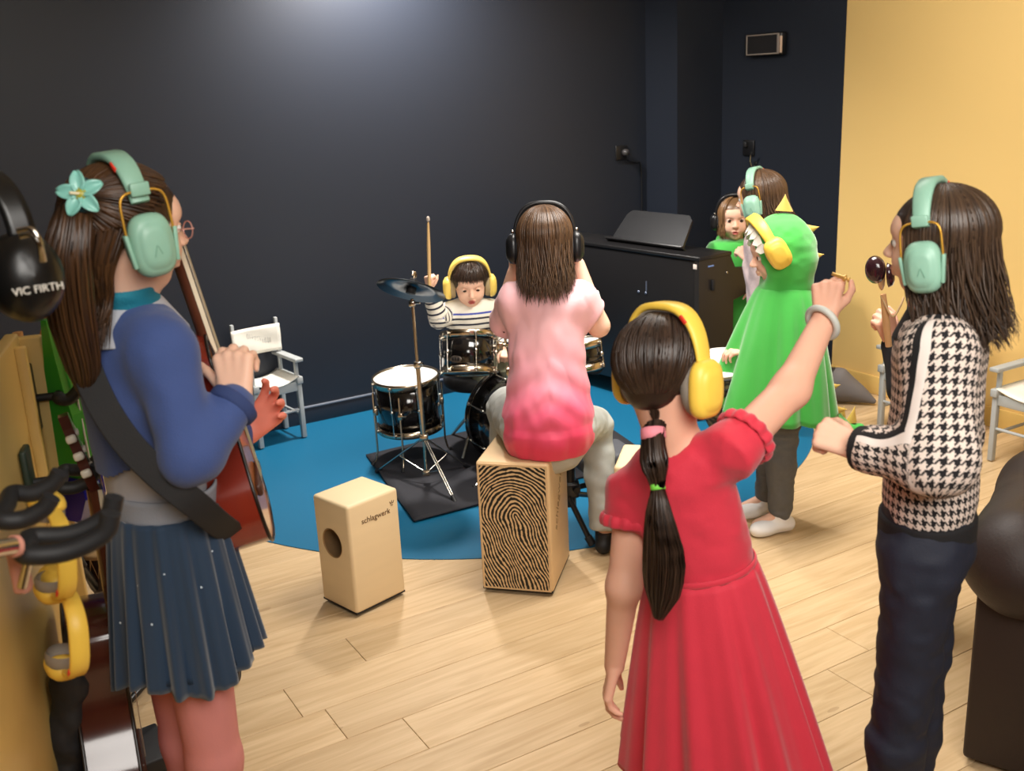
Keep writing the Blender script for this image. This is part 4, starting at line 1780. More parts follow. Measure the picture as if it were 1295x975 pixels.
# ---------------------------------------------------------------- ear defenders and headphones
def earmuff(h, kind, label, base_loc, tilt=0.0, cup_u=-.05, group=None, k=1.0, gap=.415, ruk=1.0, cat='earmuffs', name='ear_defenders', wire=True):
    """kind: mint / yellow / black. tilt turns the headband to the back of the head (degrees)"""
    H = h.H
    colr = {'mint': rgb(142, 186, 164), 'yellow': rgb(244, 202, 80), 'black': rgb(26, 26, 28), 'pale': rgb(246, 214, 104)}[kind]
    shell = M('muff_' + kind, colr, 0.42 if kind != 'black' else 0.3, var=0.03)
    pad = M('muff_pad_' + kind, {'mint': rgb(120, 150, 138), 'yellow': rgb(150, 140, 128), 'black': rgb(30, 30, 32), 'pale': rgb(170, 150, 110)}[kind], 0.7)
    t = thing(name, label, cat, base_loc, group)
    q = Quaternion(h.l, R(-tilt))
    ub = q @ h.u
    fb = q @ h.f
    ear = h.p(.0, 0, cup_u)
    # headband: an arch from cup to cup over the crown
    ru = (.57 - cup_u) * H * ruk
    a0 = 24 if wire else 14
    mb = MB()
    rows = []
    bw = .085 * H * k
    for i in range(33):
        a = R(a0 + (180 - 2 * a0) * i / 32)
        cx, cz = math.cos(a), math.sin(a)
        p = ear + h.l * (gap + .035) * H * math.copysign(abs(cx) ** .72, cx) + ub * ru * abs(cz) ** .8
        nrm = (h.l * cx * 0.9 + ub * cz).normalized()
        wv = bw * (0.86 + 0.22 * math.sin(math.pi * i / 32))
        th = .022 * H * (1.0 + 0.5 * math.sin(math.pi * i / 32))
        prof = []
        for (x, z) in ((-1, -.5), (-1, .35), (-.8, 1), (.8, 1), (1, .35), (1, -.5), (.8, -1), (-.8, -1)):
            prof.append(p + fb * wv * x + nrm * th * z)
        rows.append(prof)
    mb.grid(rows, closed=True)
    mb.add(rows[0], [tuple(range(8))], 0, True)
    mb.add(rows[-1], [tuple(range(7, -1, -1))], 0, True)
    mb.build('headband', shell, t)
    # grey lining under the band
    mb = MB()
    rows2 = []
    for i, r_ in enumerate(rows[5:28]):
        c_ = sum(r_, Vector()) / 8
        nrm = ((r_[2] + r_[3]) / 2 - (r_[6] + r_[7]) / 2).normalized()
        rows2.append([c_ + fb * bw * 0.75 * x - nrm * (.030 if abs(x) > .9 else .045) * H for x in (-1, -.5, .5, 1)])
    mb.grid(rows2)
    mb.build('band_lining', pad, t, True, .02 * H)
    for s in (1, -1):
        c = ear + h.l * s * gap * H
        T = frame_M(c, fb, ub, h.l * s)
        # oval cushion and shell
        rx, ry = .165 * H * k, .235 * H * k
        prof = [(0.90, -.10), (1.0, -.07), (1.0, -.01), (0.93, .02)]
        mb = MB(T)
        rws = [[(rx * a_ * math.cos(w) * (1.0), ry * a_ * math.sin(w), z * H) for w in np.linspace(0, 2 * math.pi, 32, endpoint=False)] for a_, z in prof]
        mb.grid(rws, closed=True)
        cu_ = mb.build('cushion', pad, t)
        sup = lambda w: (abs(math.cos(w)) ** 3.0 + abs(math.sin(w)) ** 3.0) ** (-1 / 3.0)
        prof = [(0.94, .0), (1.02, .015), (1.03, .055), (0.95, .10), (0.80, .125), (0.74, .128), (0.70, .142), (0.45, .155), (0.0, .158)]
        mb = MB(T)
        rws = [[(rx * a_ * sup(w) * math.cos(w), ry * a_ * sup(w) * math.sin(w), z * H) for w in np.linspace(0, 2 * math.pi, 40, endpoint=False)] for a_, z in prof]
        mb.grid(rws, closed=True)
        cp = mb.build('ear_cup', shell, t)
        if wire:
            wm = M('brass_wire', rgb(214, 160, 60), 0.35, 0.6) if kind != 'black' else CHROME
            mb = MB(T)
            zz = .06 * H
            top = ry * 1.75
            mb.tube(bez([(-rx * 1.08, -.02 * H, zz), (-rx * 1.12, ry * .8, zz), (-rx * .95, top * .92, zz - .01 * H), (0, top, zz - .02 * H), (rx * .95, top * .92, zz - .01 * H), (rx * 1.12, ry * .8, zz), (rx * 1.08, -.02 * H, zz)], 36), .0105 * H, 6)
            mb.build('wire_yoke', wm, t)
            for sx in (-1, 1):
                mb = MB(T)
                mb.box((sx * rx * 1.09, -.02 * H, zz), (.03 * H, .26 * H, .055 * H), Matrix.Rotation(-sx * R(6), 3, 'Z'), .008 * H)
                mb.build('yoke_slider', shell, cp)
            mb = MB(T)
            mb.box((0, top + .01 * H, zz - .022 * H), (.15 * H * k, .10 * H, .045 * H), None, .012 * H)
            mb.build('band_end', shell, t)
        if kind == 'black':
            mb = MB(T)
            mb.box((0, ry * 1.12, .05 * H), (.12 * H, .05 * H, .04 * H), None, .01 * H)
            mb.build('silver_joint', CHROME, t)
        if wire and kind == 'mint':
            mb = MB(T @ frame_M((0, -ry * .15, .1595 * H), (1, 0, 0), (0, 1, 0), (0, 0, 1)))
            mb.box((-.022 * H, 0, 0), (.008 * H, .09 * H, .003 * H), Matrix.Rotation(R(-20), 3, 'Z'))
            mb.box((.012 * H, .005 * H, 0), (.008 * H, .07 * H, .003 * H), Matrix.Rotation(R(20), 3, 'Z'))
            mb.build('emblem', M('muff_emblem', rgb(118, 162, 140), 0.4), cp)
    if kind in ('mint', 'yellow'):
        # small red size badge on the rear edge of the band
        for i0 in (23,):
            r_ = rows[i0]
            mb = MB()
            c_ = (r_[0] + r_[1]) / 2
            tdir = (rows[i0 + 1][0] - rows[i0 - 1][0]).normalized()
            mb.box((0, 0, 0), (.09 * H, .02 * H, .035 * H), None, .006 * H)
            mb.V = [dirM(c_, -fb, tdir).to_3x3() @ Matrix(((1, 0, 0), (0, 0, 1), (0, 1, 0))) @ v + c_ for v in mb.V]
            mb.build('red_badge', M('red_badge', rgb(226, 60, 40), 0.4), t)
            break
    return t


def body_limb(a, b, c, ra, rb_, rc, k=0.02):
    return [cap(a, b, ra, rb_, k), cap(b, c, rb_ * 1.02, rc, k)]


def rows_skirt(top_c, bot_c, axs, r_top, r_bot, nfold, amp, seed=0, nv_=22, nu=160, curve=1.0, hem_drop=None):
    """cone of cloth with folds: axs = (side axis, depth axis)"""
    rg = np.random.RandomState(seed)
    ph = rg.rand(3) * 6.28
    rows = []
    for i in range(nv_ + 1):
        s = i / nv_
        c = Vector(top_c).lerp(Vector(bot_c), s)
        f = s ** curve
        row = []
        for j in range(nu):
            w = 2 * math.pi * j / nu
            rx = r_top[0] + (r_bot[0] - r_top[0]) * f
            ry = r_top[1] + (r_bot[1] - r_top[1]) * f
            fo = math.sin(nfold * w + ph[0] + 0.8 * math.sin(2 * w + ph[1]) + 0.3 * s) + 0.45 * math.sin((nfold * 1.7 // 1) * w + ph[2] + s * 0.5)
            m_ = 1 + amp * fo * (0.15 + 0.85 * s)
            p = c + Vector(axs[0]) * rx * m_ * math.cos(w) + Vector(axs[1]) * ry * m_ * math.sin(w)
            if hem_drop is not None:
                p.z += hem_drop(w) * s
            row.append(p)
        rows.append(row)
    return rows
Z = Vector((0, 0, 1))


def dirxy(deg):
    return Vector((math.cos(R(deg)), math.sin(R(deg)), 0))


def leg_to_floor(hip, foot_xy, toe, knee_f=0.0, r=(.06, .048, .032), fz=0.0, flen=.17, k=0.02):
    """leg prims hip > knee > ankle and a foot; toe = direction of the toes"""
    an = Vector((foot_xy[0], foot_xy[1], fz + .065))
    kn = hip.lerp(an, .5) + Vector(toe) * knee_f
    return [cap(hip, kn, r[0], r[1], k), cap(kn, an, r[1], r[2], k)], kn, an


def shoe(name, an, toe, L_, mat, parent, fz=0.0, sock=False):
    toe = Vector(toe).normalized()
    sd = Z.cross(toe)
    b = Vector((an.x, an.y, fz))
    P = [cap(b - toe * .03 + Z * .030, b + toe * (L_ - .075) + Z * .024, .029, .024, .03), ell(b + toe * (L_ * .42) + sd * 0 + Z * .024, (L_ * .26, .036, .023), (toe, sd, Z), .02),
         flat(b + Z * .03, b + Z * (.10 if sock else .075), .033, .034 if sock else .038, .02)]
    return soft(name, P, mat, parent, 0.005, None, [((0, 0, fz + .001), (0, 0, -1))])


TEAL = M('teal_knit', rgb(20, 118, 140), 0.8, bump=0.4, bscale=300)

# ================================================================== girl with the guitar (left)
def girl_guitar():
    f = Vector((.72, .69, 0)).normalized()
    l = Z.cross(f)
    base = at(262, 1000, 1.62)
    n = at(160, 385, 1.62)
    pel = at(206, 655, 1.62)
    t = thing('person', 'girl in blue cardigan and dark tulle skirt holding a guitar, flower in her ponytail', 'person', (pel.x, pel.y, 0))
    h = Head(at(161, 289, 1.60), dirxy(41) + Vector((0, 0, -.10)), .195)
    sc = n - Z * .055
    sR, sL = sc - l * .098, sc + l * .105
    elR, wrR = at(243, 576, 1.50), at(300, 506, 1.575)
    elL, wrL = at(230, 560, 1.86), at(312, 548, 1.88)
    dR = at(296, 462, 1.60) - wrR
    hand = hand_prims(wrR, dR, (-.15, -.9, .25), (-1, .1, .2), .14, ((.55, .7, .4), (.6, .75, .4), (.65, .75, .4), (.7, .75, .4)), (0.05, 0.0), .07, thumb_out=.8)
    handL = hand_prims(wrL, (.62, .12, .55), (.35, .85, 0), (-.6, 0, .7), .135, LOOSE, (.2, .1), .26)
    P = head_prims(h) + [cap(h.p(-.12, 0, -.2), n + Z * .0, .047, .050, .03)]
    P += [scap(sc - Z * .03, pel, .085, .085, tuple(f), .75, .03), cap(sL, sR, .035, .035, .04)]
    P += [cap(sR, elR, .036, .030), cap(elR, wrR, .030, .021), cap(sL, elL, .036, .030), cap(elL, wrL, .030, .021)] + hand + handL
    fx = Vector((pel.x, pel.y, 0))
    for s in (1, -1):
        pr, kn, an = leg_to_floor(pel + l * s * .048 - Z * .06, fx + l * s * .048, f, .005, (.058, .044, .028), 0, .18)
        P += pr + [cap(an, an + f * .1 - Z * .035, .028, .02, .02)]
    wl = nv(wrL)
    body = soft('body', P, [SKIN, SKINRED], t, .0036, matfn=lambda C: ((np.linalg.norm(C - wl, axis=1) < .17) & (C[:, 0] > wl[0] - .015)).astype(int))
    head_parts(h, t, HAIR_D, lid=.7)
    # tights and slippers
    TI = M('pink_tights', rgb(204, 130, 124), 0.7, bump=0.2, bscale=500)
    PP = []
    for s in (1, -1):
        pr, kn, an = leg_to_floor(pel + l * s * .048 - Z * .04, fx + l * s * .048, f, .005, (.062, .047, .031), 0, .18)
        PP += pr + [cap(an, an + f * .1 - Z * .035, .031, .023, .02)]
    soft('tights', PP, TI, t, .005)
    mb = MB()
    q = at(285, 945, 1.585)
    mb.tube(bez([at(286, 938, 1.56), at(284, 955, 1.56), at(282, 985, 1.56)], 6), .0022, 6)
    mb.build('tights_ribbon', CANVAS, t)
    # dress: bodice, waistband, tulle skirt
    zw = at(206, 612, 1.62).z
    GB = M('grey_jersey', rgb(172, 172, 180), 0.85, bump=0.2, bscale=300)
    soft('bodice', [scap(pel - Z * .01, sc - Z * .06, .092, .098, tuple(f), .80, .03)], GB, t, .005, folds(.003, 22, (1, 1, .35)))
    wz0, wz1 = at(206, 640, 1.62), at(206, 610, 1.62)
    rows = []
    for i in range(6):
        p = wz0.lerp(wz1, i / 5)
        rows.append([p + f * .080 * math.cos(w) + l * .101 * math.sin(w) for w in np.linspace(0, 2 * math.pi, 48, endpoint=False)])
    mb = MB()
    mb.grid(rows, closed=True)
    mb.build('waistband', M('grey_knit', rgb(140, 144, 154), 0.85, bump=0.4, bscale=400), t, True, .004)
    m, nt, b = base_tulle()
    top = at(206, 636, 1.62)
    bot = Vector((top.x + .004, top.y, at(232, 840, 1.62).z))
    rows = rows_skirt(top, bot, (l, f), (.104, .084), (.128, .122), 19, .075, 4, 26, 300, .8, lambda w: .018 * math.sin(3 * w + 1) - .02 * math.cos(w))
    mb = MB()
    mb.grid(rows, closed=True)
    mb.build('skirt', m, t, True, .003)
    rows = rows_skirt(top, bot + Z * .03, (l, f), (.098, .078), (.118, .112), 13, .04, 9, 20, 160, .8)
    mb = MB()
    mb.grid(rows, closed=True)
    mb.build('underskirt', M('navy_lining', rgb(28, 52, 78), 0.8), t, True, .002)
    # cardigan
    CA = M('blue_knit', rgb(58, 78, 132), 0.85, var=0.08, scale=30, bump=0.45, bscale=420, sheen=0.15)
    hemz = at(150, 584, 1.60)
    PC = [scap(pel + Z * .05, sc - Z * .035, .104, .106, tuple(f), .84, .03), cap(sL - Z * .006, sR - Z * .006, .046, .046, .04), cap(sR - Z * .004, elR, .050, .046, .03), cap(elR, elR.lerp(wrR, .86), .046, .036, .02),
          cap(sL, elL, .054, .045, .03), cap(elL, elL.lerp(wrL, .85), .045, .035, .02)]
    wr_ = elR.lerp(wrR, .86)
    dd = (wrR - elR).normalized()
    ca = soft('cardigan', PC, CA, t, .0045, folds(.0045, 17, (1, 1, .8)), [])
    # straight hem: cut the part of the knit under the hem line except the sleeves
    V = np.array([v.co for v in ca.data.vertices])
    el_ = nv(elR)
    for tgt, (a, b_) in (('cuffR', (elR, wrR)), ('cuffL', (elL, wrL))):
        d = (b_ - a).normalized()
        e = a.lerp(b_, .80)
        soft('cuff', [flat(e, a.lerp(b_, 1.0), .040, .042, .01, .006)], M('blue_rib', rgb(46, 62, 108), 0.85, bump=0.5, bscale=500), t, .004)
    bm = bmesh.new()
    bm.from_mesh(ca.data)
    kill = [v for v in bm.verts if v.co.z < hemz.z + .012 * math.sin(v.co.x * 40) and min((v.co - elR).length, 9) > .085 and not on_seg(v.co, sR, elR, .056) and not on_seg(v.co, elR, wrR, .052) and not on_seg(v.co, sL, elL, .06) and not on_seg(v.co, elL, wrL, .055)]
    bmesh.ops.delete(bm, geom=kill, context='VERTS')
    bm.to_mesh(ca.data)
    bm.free()
    # grey collar and teal polo neck
    PC = [flat(n - Z * .050 - f * .004, n + Z * .012 - f * .004, .098, .056, .01, .006)]
    soft('collar', PC, M('pale_grey_knit', rgb(176, 178, 186), 0.85, bump=0.4, bscale=400), t, .004, None)
    soft('polo_neck', [flat(n - Z * .02, n.lerp(h.p(-.1, 0, -.3), .55) + Z * .01, .054, .054, .01, .008)], TEAL, t, .004, folds(.002, 40, (.6, .6, 2)))
    # hair
    tie = at(108, 254, 1.535)
    tied_hair(h, tie, [tie, at(92, 275, 1.50), at(84, 330, 1.485), at(90, 400, 1.49), at(104, 462, 1.50), at(106, 500, 1.51)], [.018, .034, .046, .046, .036, .010], HAIR_C, t, 800, 420, 5, .0036, 136)
    # loose hair behind the ear, over the collar
    rg = random.Random(17)
    paths, outs = [], []
    for i in range(170):
        s = rg.random()
        a = sc_pt(h, R(100 + 22 * rg.random()), R(205 + 50 * s), 1.0 + .05 * rg.random())
        b_ = at(112 + 28 * s + rg.uniform(-4, 4), 372 + 12 * rg.random(), 1.545 - .02 * s)
        c_ = at(112 + 22 * s + rg.uniform(-6, 6), 405 + 40 * rg.random(), 1.525 - .025 * s)
        paths.append(bez([a, a.lerp(b_, .5) + Vector((-.004, -.012, 0)), b_, c_], 10))
        outs.append(n + Vector((.03, .06, 0)))
    locks('loose_hair', paths, .0042, HAIR_C, t, 19, None, .006, .5, outs)
    return t, h, n, sc, f, l, pel, wrR, wrL


def on_seg(p, a, b, r):
    ab = b - a
    s = max(0, min(1, (p - a).dot(ab) / ab.length_squared))
    return (p - (a + ab * s)).length < r


def base_tulle():
    if 'tulle' in _mats:
        return _mats['tulle'], None, None
    m, nt, b = base('tulle')
    tc = node(nt, 'ShaderNodeTexCoord')
    vo = node(nt, 'ShaderNodeTexVoronoi')
    vo.inputs['Scale'].default_value = 75
    L(nt, tc.outputs['Object'], vo.inputs['Vector'])
    n2 = node(nt, 'ShaderNodeTexWhiteNoise')
    L(nt, vo.outputs['Position'], n2.inputs['Vector'])
    on = mathn(nt, 'MULTIPLY', mathn(nt, 'LESS_THAN', vo.outputs['Distance'], 0.14), mathn(nt, 'GREATER_THAN', n2.outputs['Value'], 0.90))
    L(nt, mixc(nt, on, rgb(26, 50, 74), rgb(200, 214, 226)), b.inputs['Base Color'])
    b.inputs['Roughness'].default_value = 0.8
    b.inputs['Sheen Weight'].default_value = 0.3
    _mats['tulle'] = m
    return m, nt, b


A = girl_guitar()
tA, hA, nA, scA, fA, lA, pelA, wrA, wrLA = A
earmuff(hA, 'mint', 'mint green ear defenders on the girl with the flower in her hair', at(186, 310, 1.5), 10, -.09, 'mint green ear defenders')

# flower hair clip
fc = at(101, 245, 1.475)
t = thing('flower_hair_clip', 'pale turquoise flower clip with yellow heart on the ponytail', 'hair clip', fc)
nrm = Vector((0.05, -.9, .3)).normalized()
FT = dirM(fc, nrm, (1, 0, 0))
PET = M('petal_turquoise', rgb(136, 200, 186), 0.3, coat=0.3, var=0.12, scale=60)
for k in range(5):
    a = R(90 + 72 * k + 8)
    mb = MB(FT @ Matrix.Rotation(a, 4, 'Z'))
    rows = []
    for i in range(9):
        s = i / 8
        wdt = .0105 * math.sin(math.pi * min(.97, s * .86 + .1)) ** .7
        rows.append([(s * .032 + .002, wdt * x, .010 * s - .012 * s * s + .003 * (1 - x * x) * -1 + .002 * abs(x)) for x in np.linspace(-1, 1, 7)])
    mb.grid(rows)
    mb.build('petal', PET, t, True, .002)
mb = MB(FT)
mb.lathe([(0, .004), (.005, .003), (.010, -.001), (.011, -.003)], n=16)
mb.build('flower_heart', M('petal_yellow', rgb(168, 160, 40), 0.4), t)
mb = MB(FT)
mb.tube([(0, 0, .002), (-.01, -.001, .012)], .0022, 6)
mb.build('stamen', M('stamen_cream', rgb(240, 226, 190), 0.4), t)
mb = MB(FT)
mb.box((0, 0, -.010), (.02, .05, .01), None, .004)
mb.build('clip_back', M('clip_dark', rgb(20, 50, 54), 0.4), t)

# glasses
t = thing('eyeglasses', 'thin framed glasses of the girl holding the guitar', 'glasses', hA.p(.4, 0, 0))
GM = M('glasses_frame', rgb(224, 170, 160), 0.25, 0.5)
for s in (1, -1):
    mb = MB(hA.M())
    H = hA.H
    ring = [(.43 * H, s * .155 * H + .085 * H * math.cos(w), -.01 * H + .07 * H * math.sin(w)) for w in np.linspace(0, 2 * math.pi, 24, endpoint=False)]
    mb.tube(ring, .0055 * H, 6, closed=True)
    mb.build('lens_rim', GM, t)
    mb = MB(hA.M())
    mb.tube([(.43 * H, s * .26 * H, .01 * H), (.40 * H, s * .33 * H, .015 * H), (.02 * H, s * .372 * H, .0)], .006 * H, 6)
    mb.build('temple', GM, t)
mb = MB(hA.M())
mb.tube([(.43 * H, .05 * H, 0), (.445 * H, 0, .01 * H), (.43 * H, -.05 * H, 0)], .005 * H, 6)
mb.build('bridge', GM, t)


# ================================================================== guitars
def guitar(o, n, fn, L_, label, face, back, neckm, group=None, wid=(.118, .092, .158), rib=.09, neck_len=.36, head_len=.13, name='acoustic_guitar', pins='classic', hole=True, base=None):
    """o = middle of the back edge of the bottom; n = towards the head, fn = face normal"""
    n = Vector(n).normalized()
    fn = Vector(fn)
    fn = (fn - n * fn.dot(n)).normalized()
    w = n.cross(fn)
    T = frame_M(o, w, n, fn)
    t = thing(name, label, 'guitar', base if base is not None else o, group)

    def half(s):
        pts = [(0, .0), (.02, .55), (.08, .86), (.2, 1.0), (.34, .93), (.5, .66), (.6, .585), (.7, .64), (.83, .745), (.93, .66), (.985, .36), (1.0, 0.0)]
        return np.interp(s, [p[0] for p in pts], [p[1] for p in pts]) * wid[2]
    ss = np.r_[np.linspace(0, .1, 9), np.linspace(.13, .9, 26), np.linspace(.92, 1, 9)]
    # smooth the outline
    hs = np.array([half(s) for s in ss])
    for _ in range(2):
        hs[1:-1] = .25 * hs[:-2] + .5 * hs[1:-1] + .25 * hs[2:]
    outl = [(hs[i], ss[i] * L_) for i in range(len(ss))] + [(-hs[i], ss[i] * L_) for i in range(len(ss) - 2, 0, -1)]
    k = len(outl)
    mb = MB(T)
    mb.add([(x, y, 0) for x, y in outl] + [(x, y, rib) for x, y in outl], [(i, (i + 1) % k, k + (i + 1) % k, k + i) for i in range(k)])
    mb.build('ribs', back, t)
    mb = MB(T)
    mb.add([(x, y, 0.0005) for x, y in outl], [tuple(range(k - 1, -1, -1))], 0, True)
    mb.build('back_plate', back, t)
    mb = MB(T)
    mb.add([(x * 1.0, y, rib) for x, y in outl], [tuple(range(k))], 0, True)
    top = mb.build('soundboard', face, t)
    for z in (0.0, rib):
        mb = MB(T)
        mb.tube([(x * 1.004, (y - L_ / 2) * 1.004 + L_ / 2, z) for x, y in outl], .0032, 6, closed=True)
        mb.build('binding', M('binding_black', rgb(24, 18, 16), 0.3), t)
    if hole:
        mb = MB(T)
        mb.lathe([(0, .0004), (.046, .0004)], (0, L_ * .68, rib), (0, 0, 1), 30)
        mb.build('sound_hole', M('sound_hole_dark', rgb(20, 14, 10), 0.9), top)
        mb = MB(T)
        mb.lathe([(.047, .0004), (.054, .0012), (.060, .0004)], (0, L_ * .68, rib), (0, 0, 1), 36)
        mb.build('rosette', M('rosette_dark', rgb(70, 46, 26), 0.4), top)
    mb = MB(T)
    mb.box((0, L_ * .27, rib + .005), (.15, .022, .01), None, .004)
    mb.build('bridge', M('rosewood', rgb(62, 36, 26), 0.4), t)
    # neck, fretboard, head
    ne = L_ + neck_len
    mb = MB(T)
    rows = []
    for i in range(9):
        y = L_ * .97 + (neck_len + .012) * i / 8
        ww = .029 - .006 * i / 8
        dp = .019
        rows.append([(ww * math.cos(a), y, rib + .004 + dp * math.sin(a) * 1.0) for a in np.linspace(math.pi, 2 * math.pi, 12)])
    mb.grid(rows)
    mb.build('neck', neckm, t)
    mb = MB(T)
    mb.add([(-.031, L_ * .80, rib + .004), (.031, L_ * .80, rib + .004), (.025, ne, rib + .004), (-.025, ne, rib + .004), (-.030, L_ * .80, rib + .011), (.030, L_ * .80, rib + .011), (.024, ne, rib + .011), (-.024, ne, rib + .011)],
           [(0, 3, 2, 1), (4, 5, 6, 7), (0, 1, 5, 4), (1, 2, 6, 5), (2, 3, 7, 6), (3, 0, 4, 7)], 0, True)
    fb = mb.build('fretboard', M('rosewood', rgb(62, 36, 26), 0.4), t)
    mb = MB(T)
    for s in (-1, 1):
        mb.box((s * .0275, (L_ * .8 + ne) / 2, rib + .0075), (.003, ne - L_ * .8, .0072), Matrix.Rotation(s * .0075, 3, 'Z'))
    mb.build('side_binding', M('binding_cream', rgb(226, 212, 184), 0.4), fb)
    fr = MB(T)
    sl = ne - L_ * .27
    for i in range(1, 18):
        y = ne - sl * (1 - 2 ** (-i / 12))
        if y > L_ * .8:
            fr.box((0, y, rib + .0115), (.05, .0022, .0016))
    o_ = fr.build('frets', CHROME, fb)
    o_['kind'] = 'stuff'
    st = MB(T)
    for i in range(6):
        x = -.021 + .0084 * i
        st.tube([(x * 1.25, L_ * .27, rib + .011), (x * .85, ne, rib + .0135), (x * .7, ne + .03 + .014 * (i % 3), rib + .006)], .0007, 4, cap=False)
    o_ = st.build('strings', M('string_silver', rgb(214, 208, 196), 0.3, 0.8), t)
    o_['kind'] = 'stuff'
    mb = MB(T @ Matrix.Translation((0, ne, rib + .004)) @ Matrix.Rotation(R(-13), 4, 'X'))
    poly = [(-.024, 0), (.024, 0), (.033, .03), (.031, head_len * .85), (.018, head_len), (-.018, head_len), (-.031, head_len * .85), (-.033, .03)]
    mb.prism(poly, -.013, .004)
    hd = mb.build('headstock', neckm, t)
    for s in (-1, 1):
        for i in range(3):
            mb = MB(T @ Matrix.Translation((0, ne, rib + .004)) @ Matrix.Rotation(R(-13), 4, 'X'))
            y = .04 + .032 * i
            mb.tube([(s * .030, y, -.005), (s * .046, y, -.005)], .0024, 6)
            mb.box((s * .051, y, -.005), (.011, .014, .017), None, .004)
            mb.tube([(s * .012, y, -.012), (s * .012, y, .008)], .004, 8)
            mb.build('tuning_peg', M('peg_cream', rgb(226, 218, 204), 0.3), hd)
    mb = MB(T)
    mb.lathe([(0, -.012), (.006, -.012), (.004, -.004), (.006, 0)], (0, 0, rib / 2), (0, 1, 0), 12)
    mb.build('strap_pin', CHROME, t)
    return t, T


REDW = M('mahogany_gloss', rgb(122, 40, 26), 0.16, coat=0.6, var=0.14, scale=5, stretch=(9, 9, 1))
NECKW = M('neck_wood', rgb(96, 52, 34), 0.35, var=0.1, stretch=(8, 8, 1))
SPR = M('spruce_top', rgb(198, 120, 66), 0.25, coat=0.4, var=0.06, stretch=(20, 20, 1))
gn = (at(226, 300, 1.73) - at(359, 690, 1.74)).normalized()
gfn = dirxy(14)
go = at(316, 684, 1.735) - gfn * .04
tg, TG = guitar(go, gn, gfn, .385, 'reddish brown acoustic guitar held upright by the girl in the blue cardigan', SPR, REDW, NECKW, wid=(.118, .092, .135), rib=.085, neck_len=.16, head_len=.09)
mb = MB(TG)
mb.box((0, -.0012, .045), (.05, .003, .085), None, .001)
mb.build('tail_block', M('tail_pale', rgb(206, 178, 132), 0.3), tg)
# strap
pts = [at(118, 408, 1.60), at(106, 448, 1.515), at(126, 505, 1.485), (at(160, 558, 1.475)), at(205, 604, 1.475), at(250, 640, 1.49), at(284, 668, 1.56), TG @ Vector((0, -.012, .042))]
cv = bez(pts, 40)
rows = []
for i, p in enumerate(cv):
    tdir = (cv[min(i + 1, 40)] - cv[max(i - 1, 0)]).normalized()
    view = Vector((0.25, -.95, .2))
    sd = tdir.cross(view).normalized()
    wd_ = .022 if i < 36 else .016
    rows.append([p + sd * wd_ * x for x in (-1, -.9, -.4, .4, .9, 1)])
mb = MB()
mb.grid(rows)
o = mb.build('strap', M('black_webbing', rgb(24, 23, 24), 0.75, bump=0.4, bscale=600), tg, True, .004)

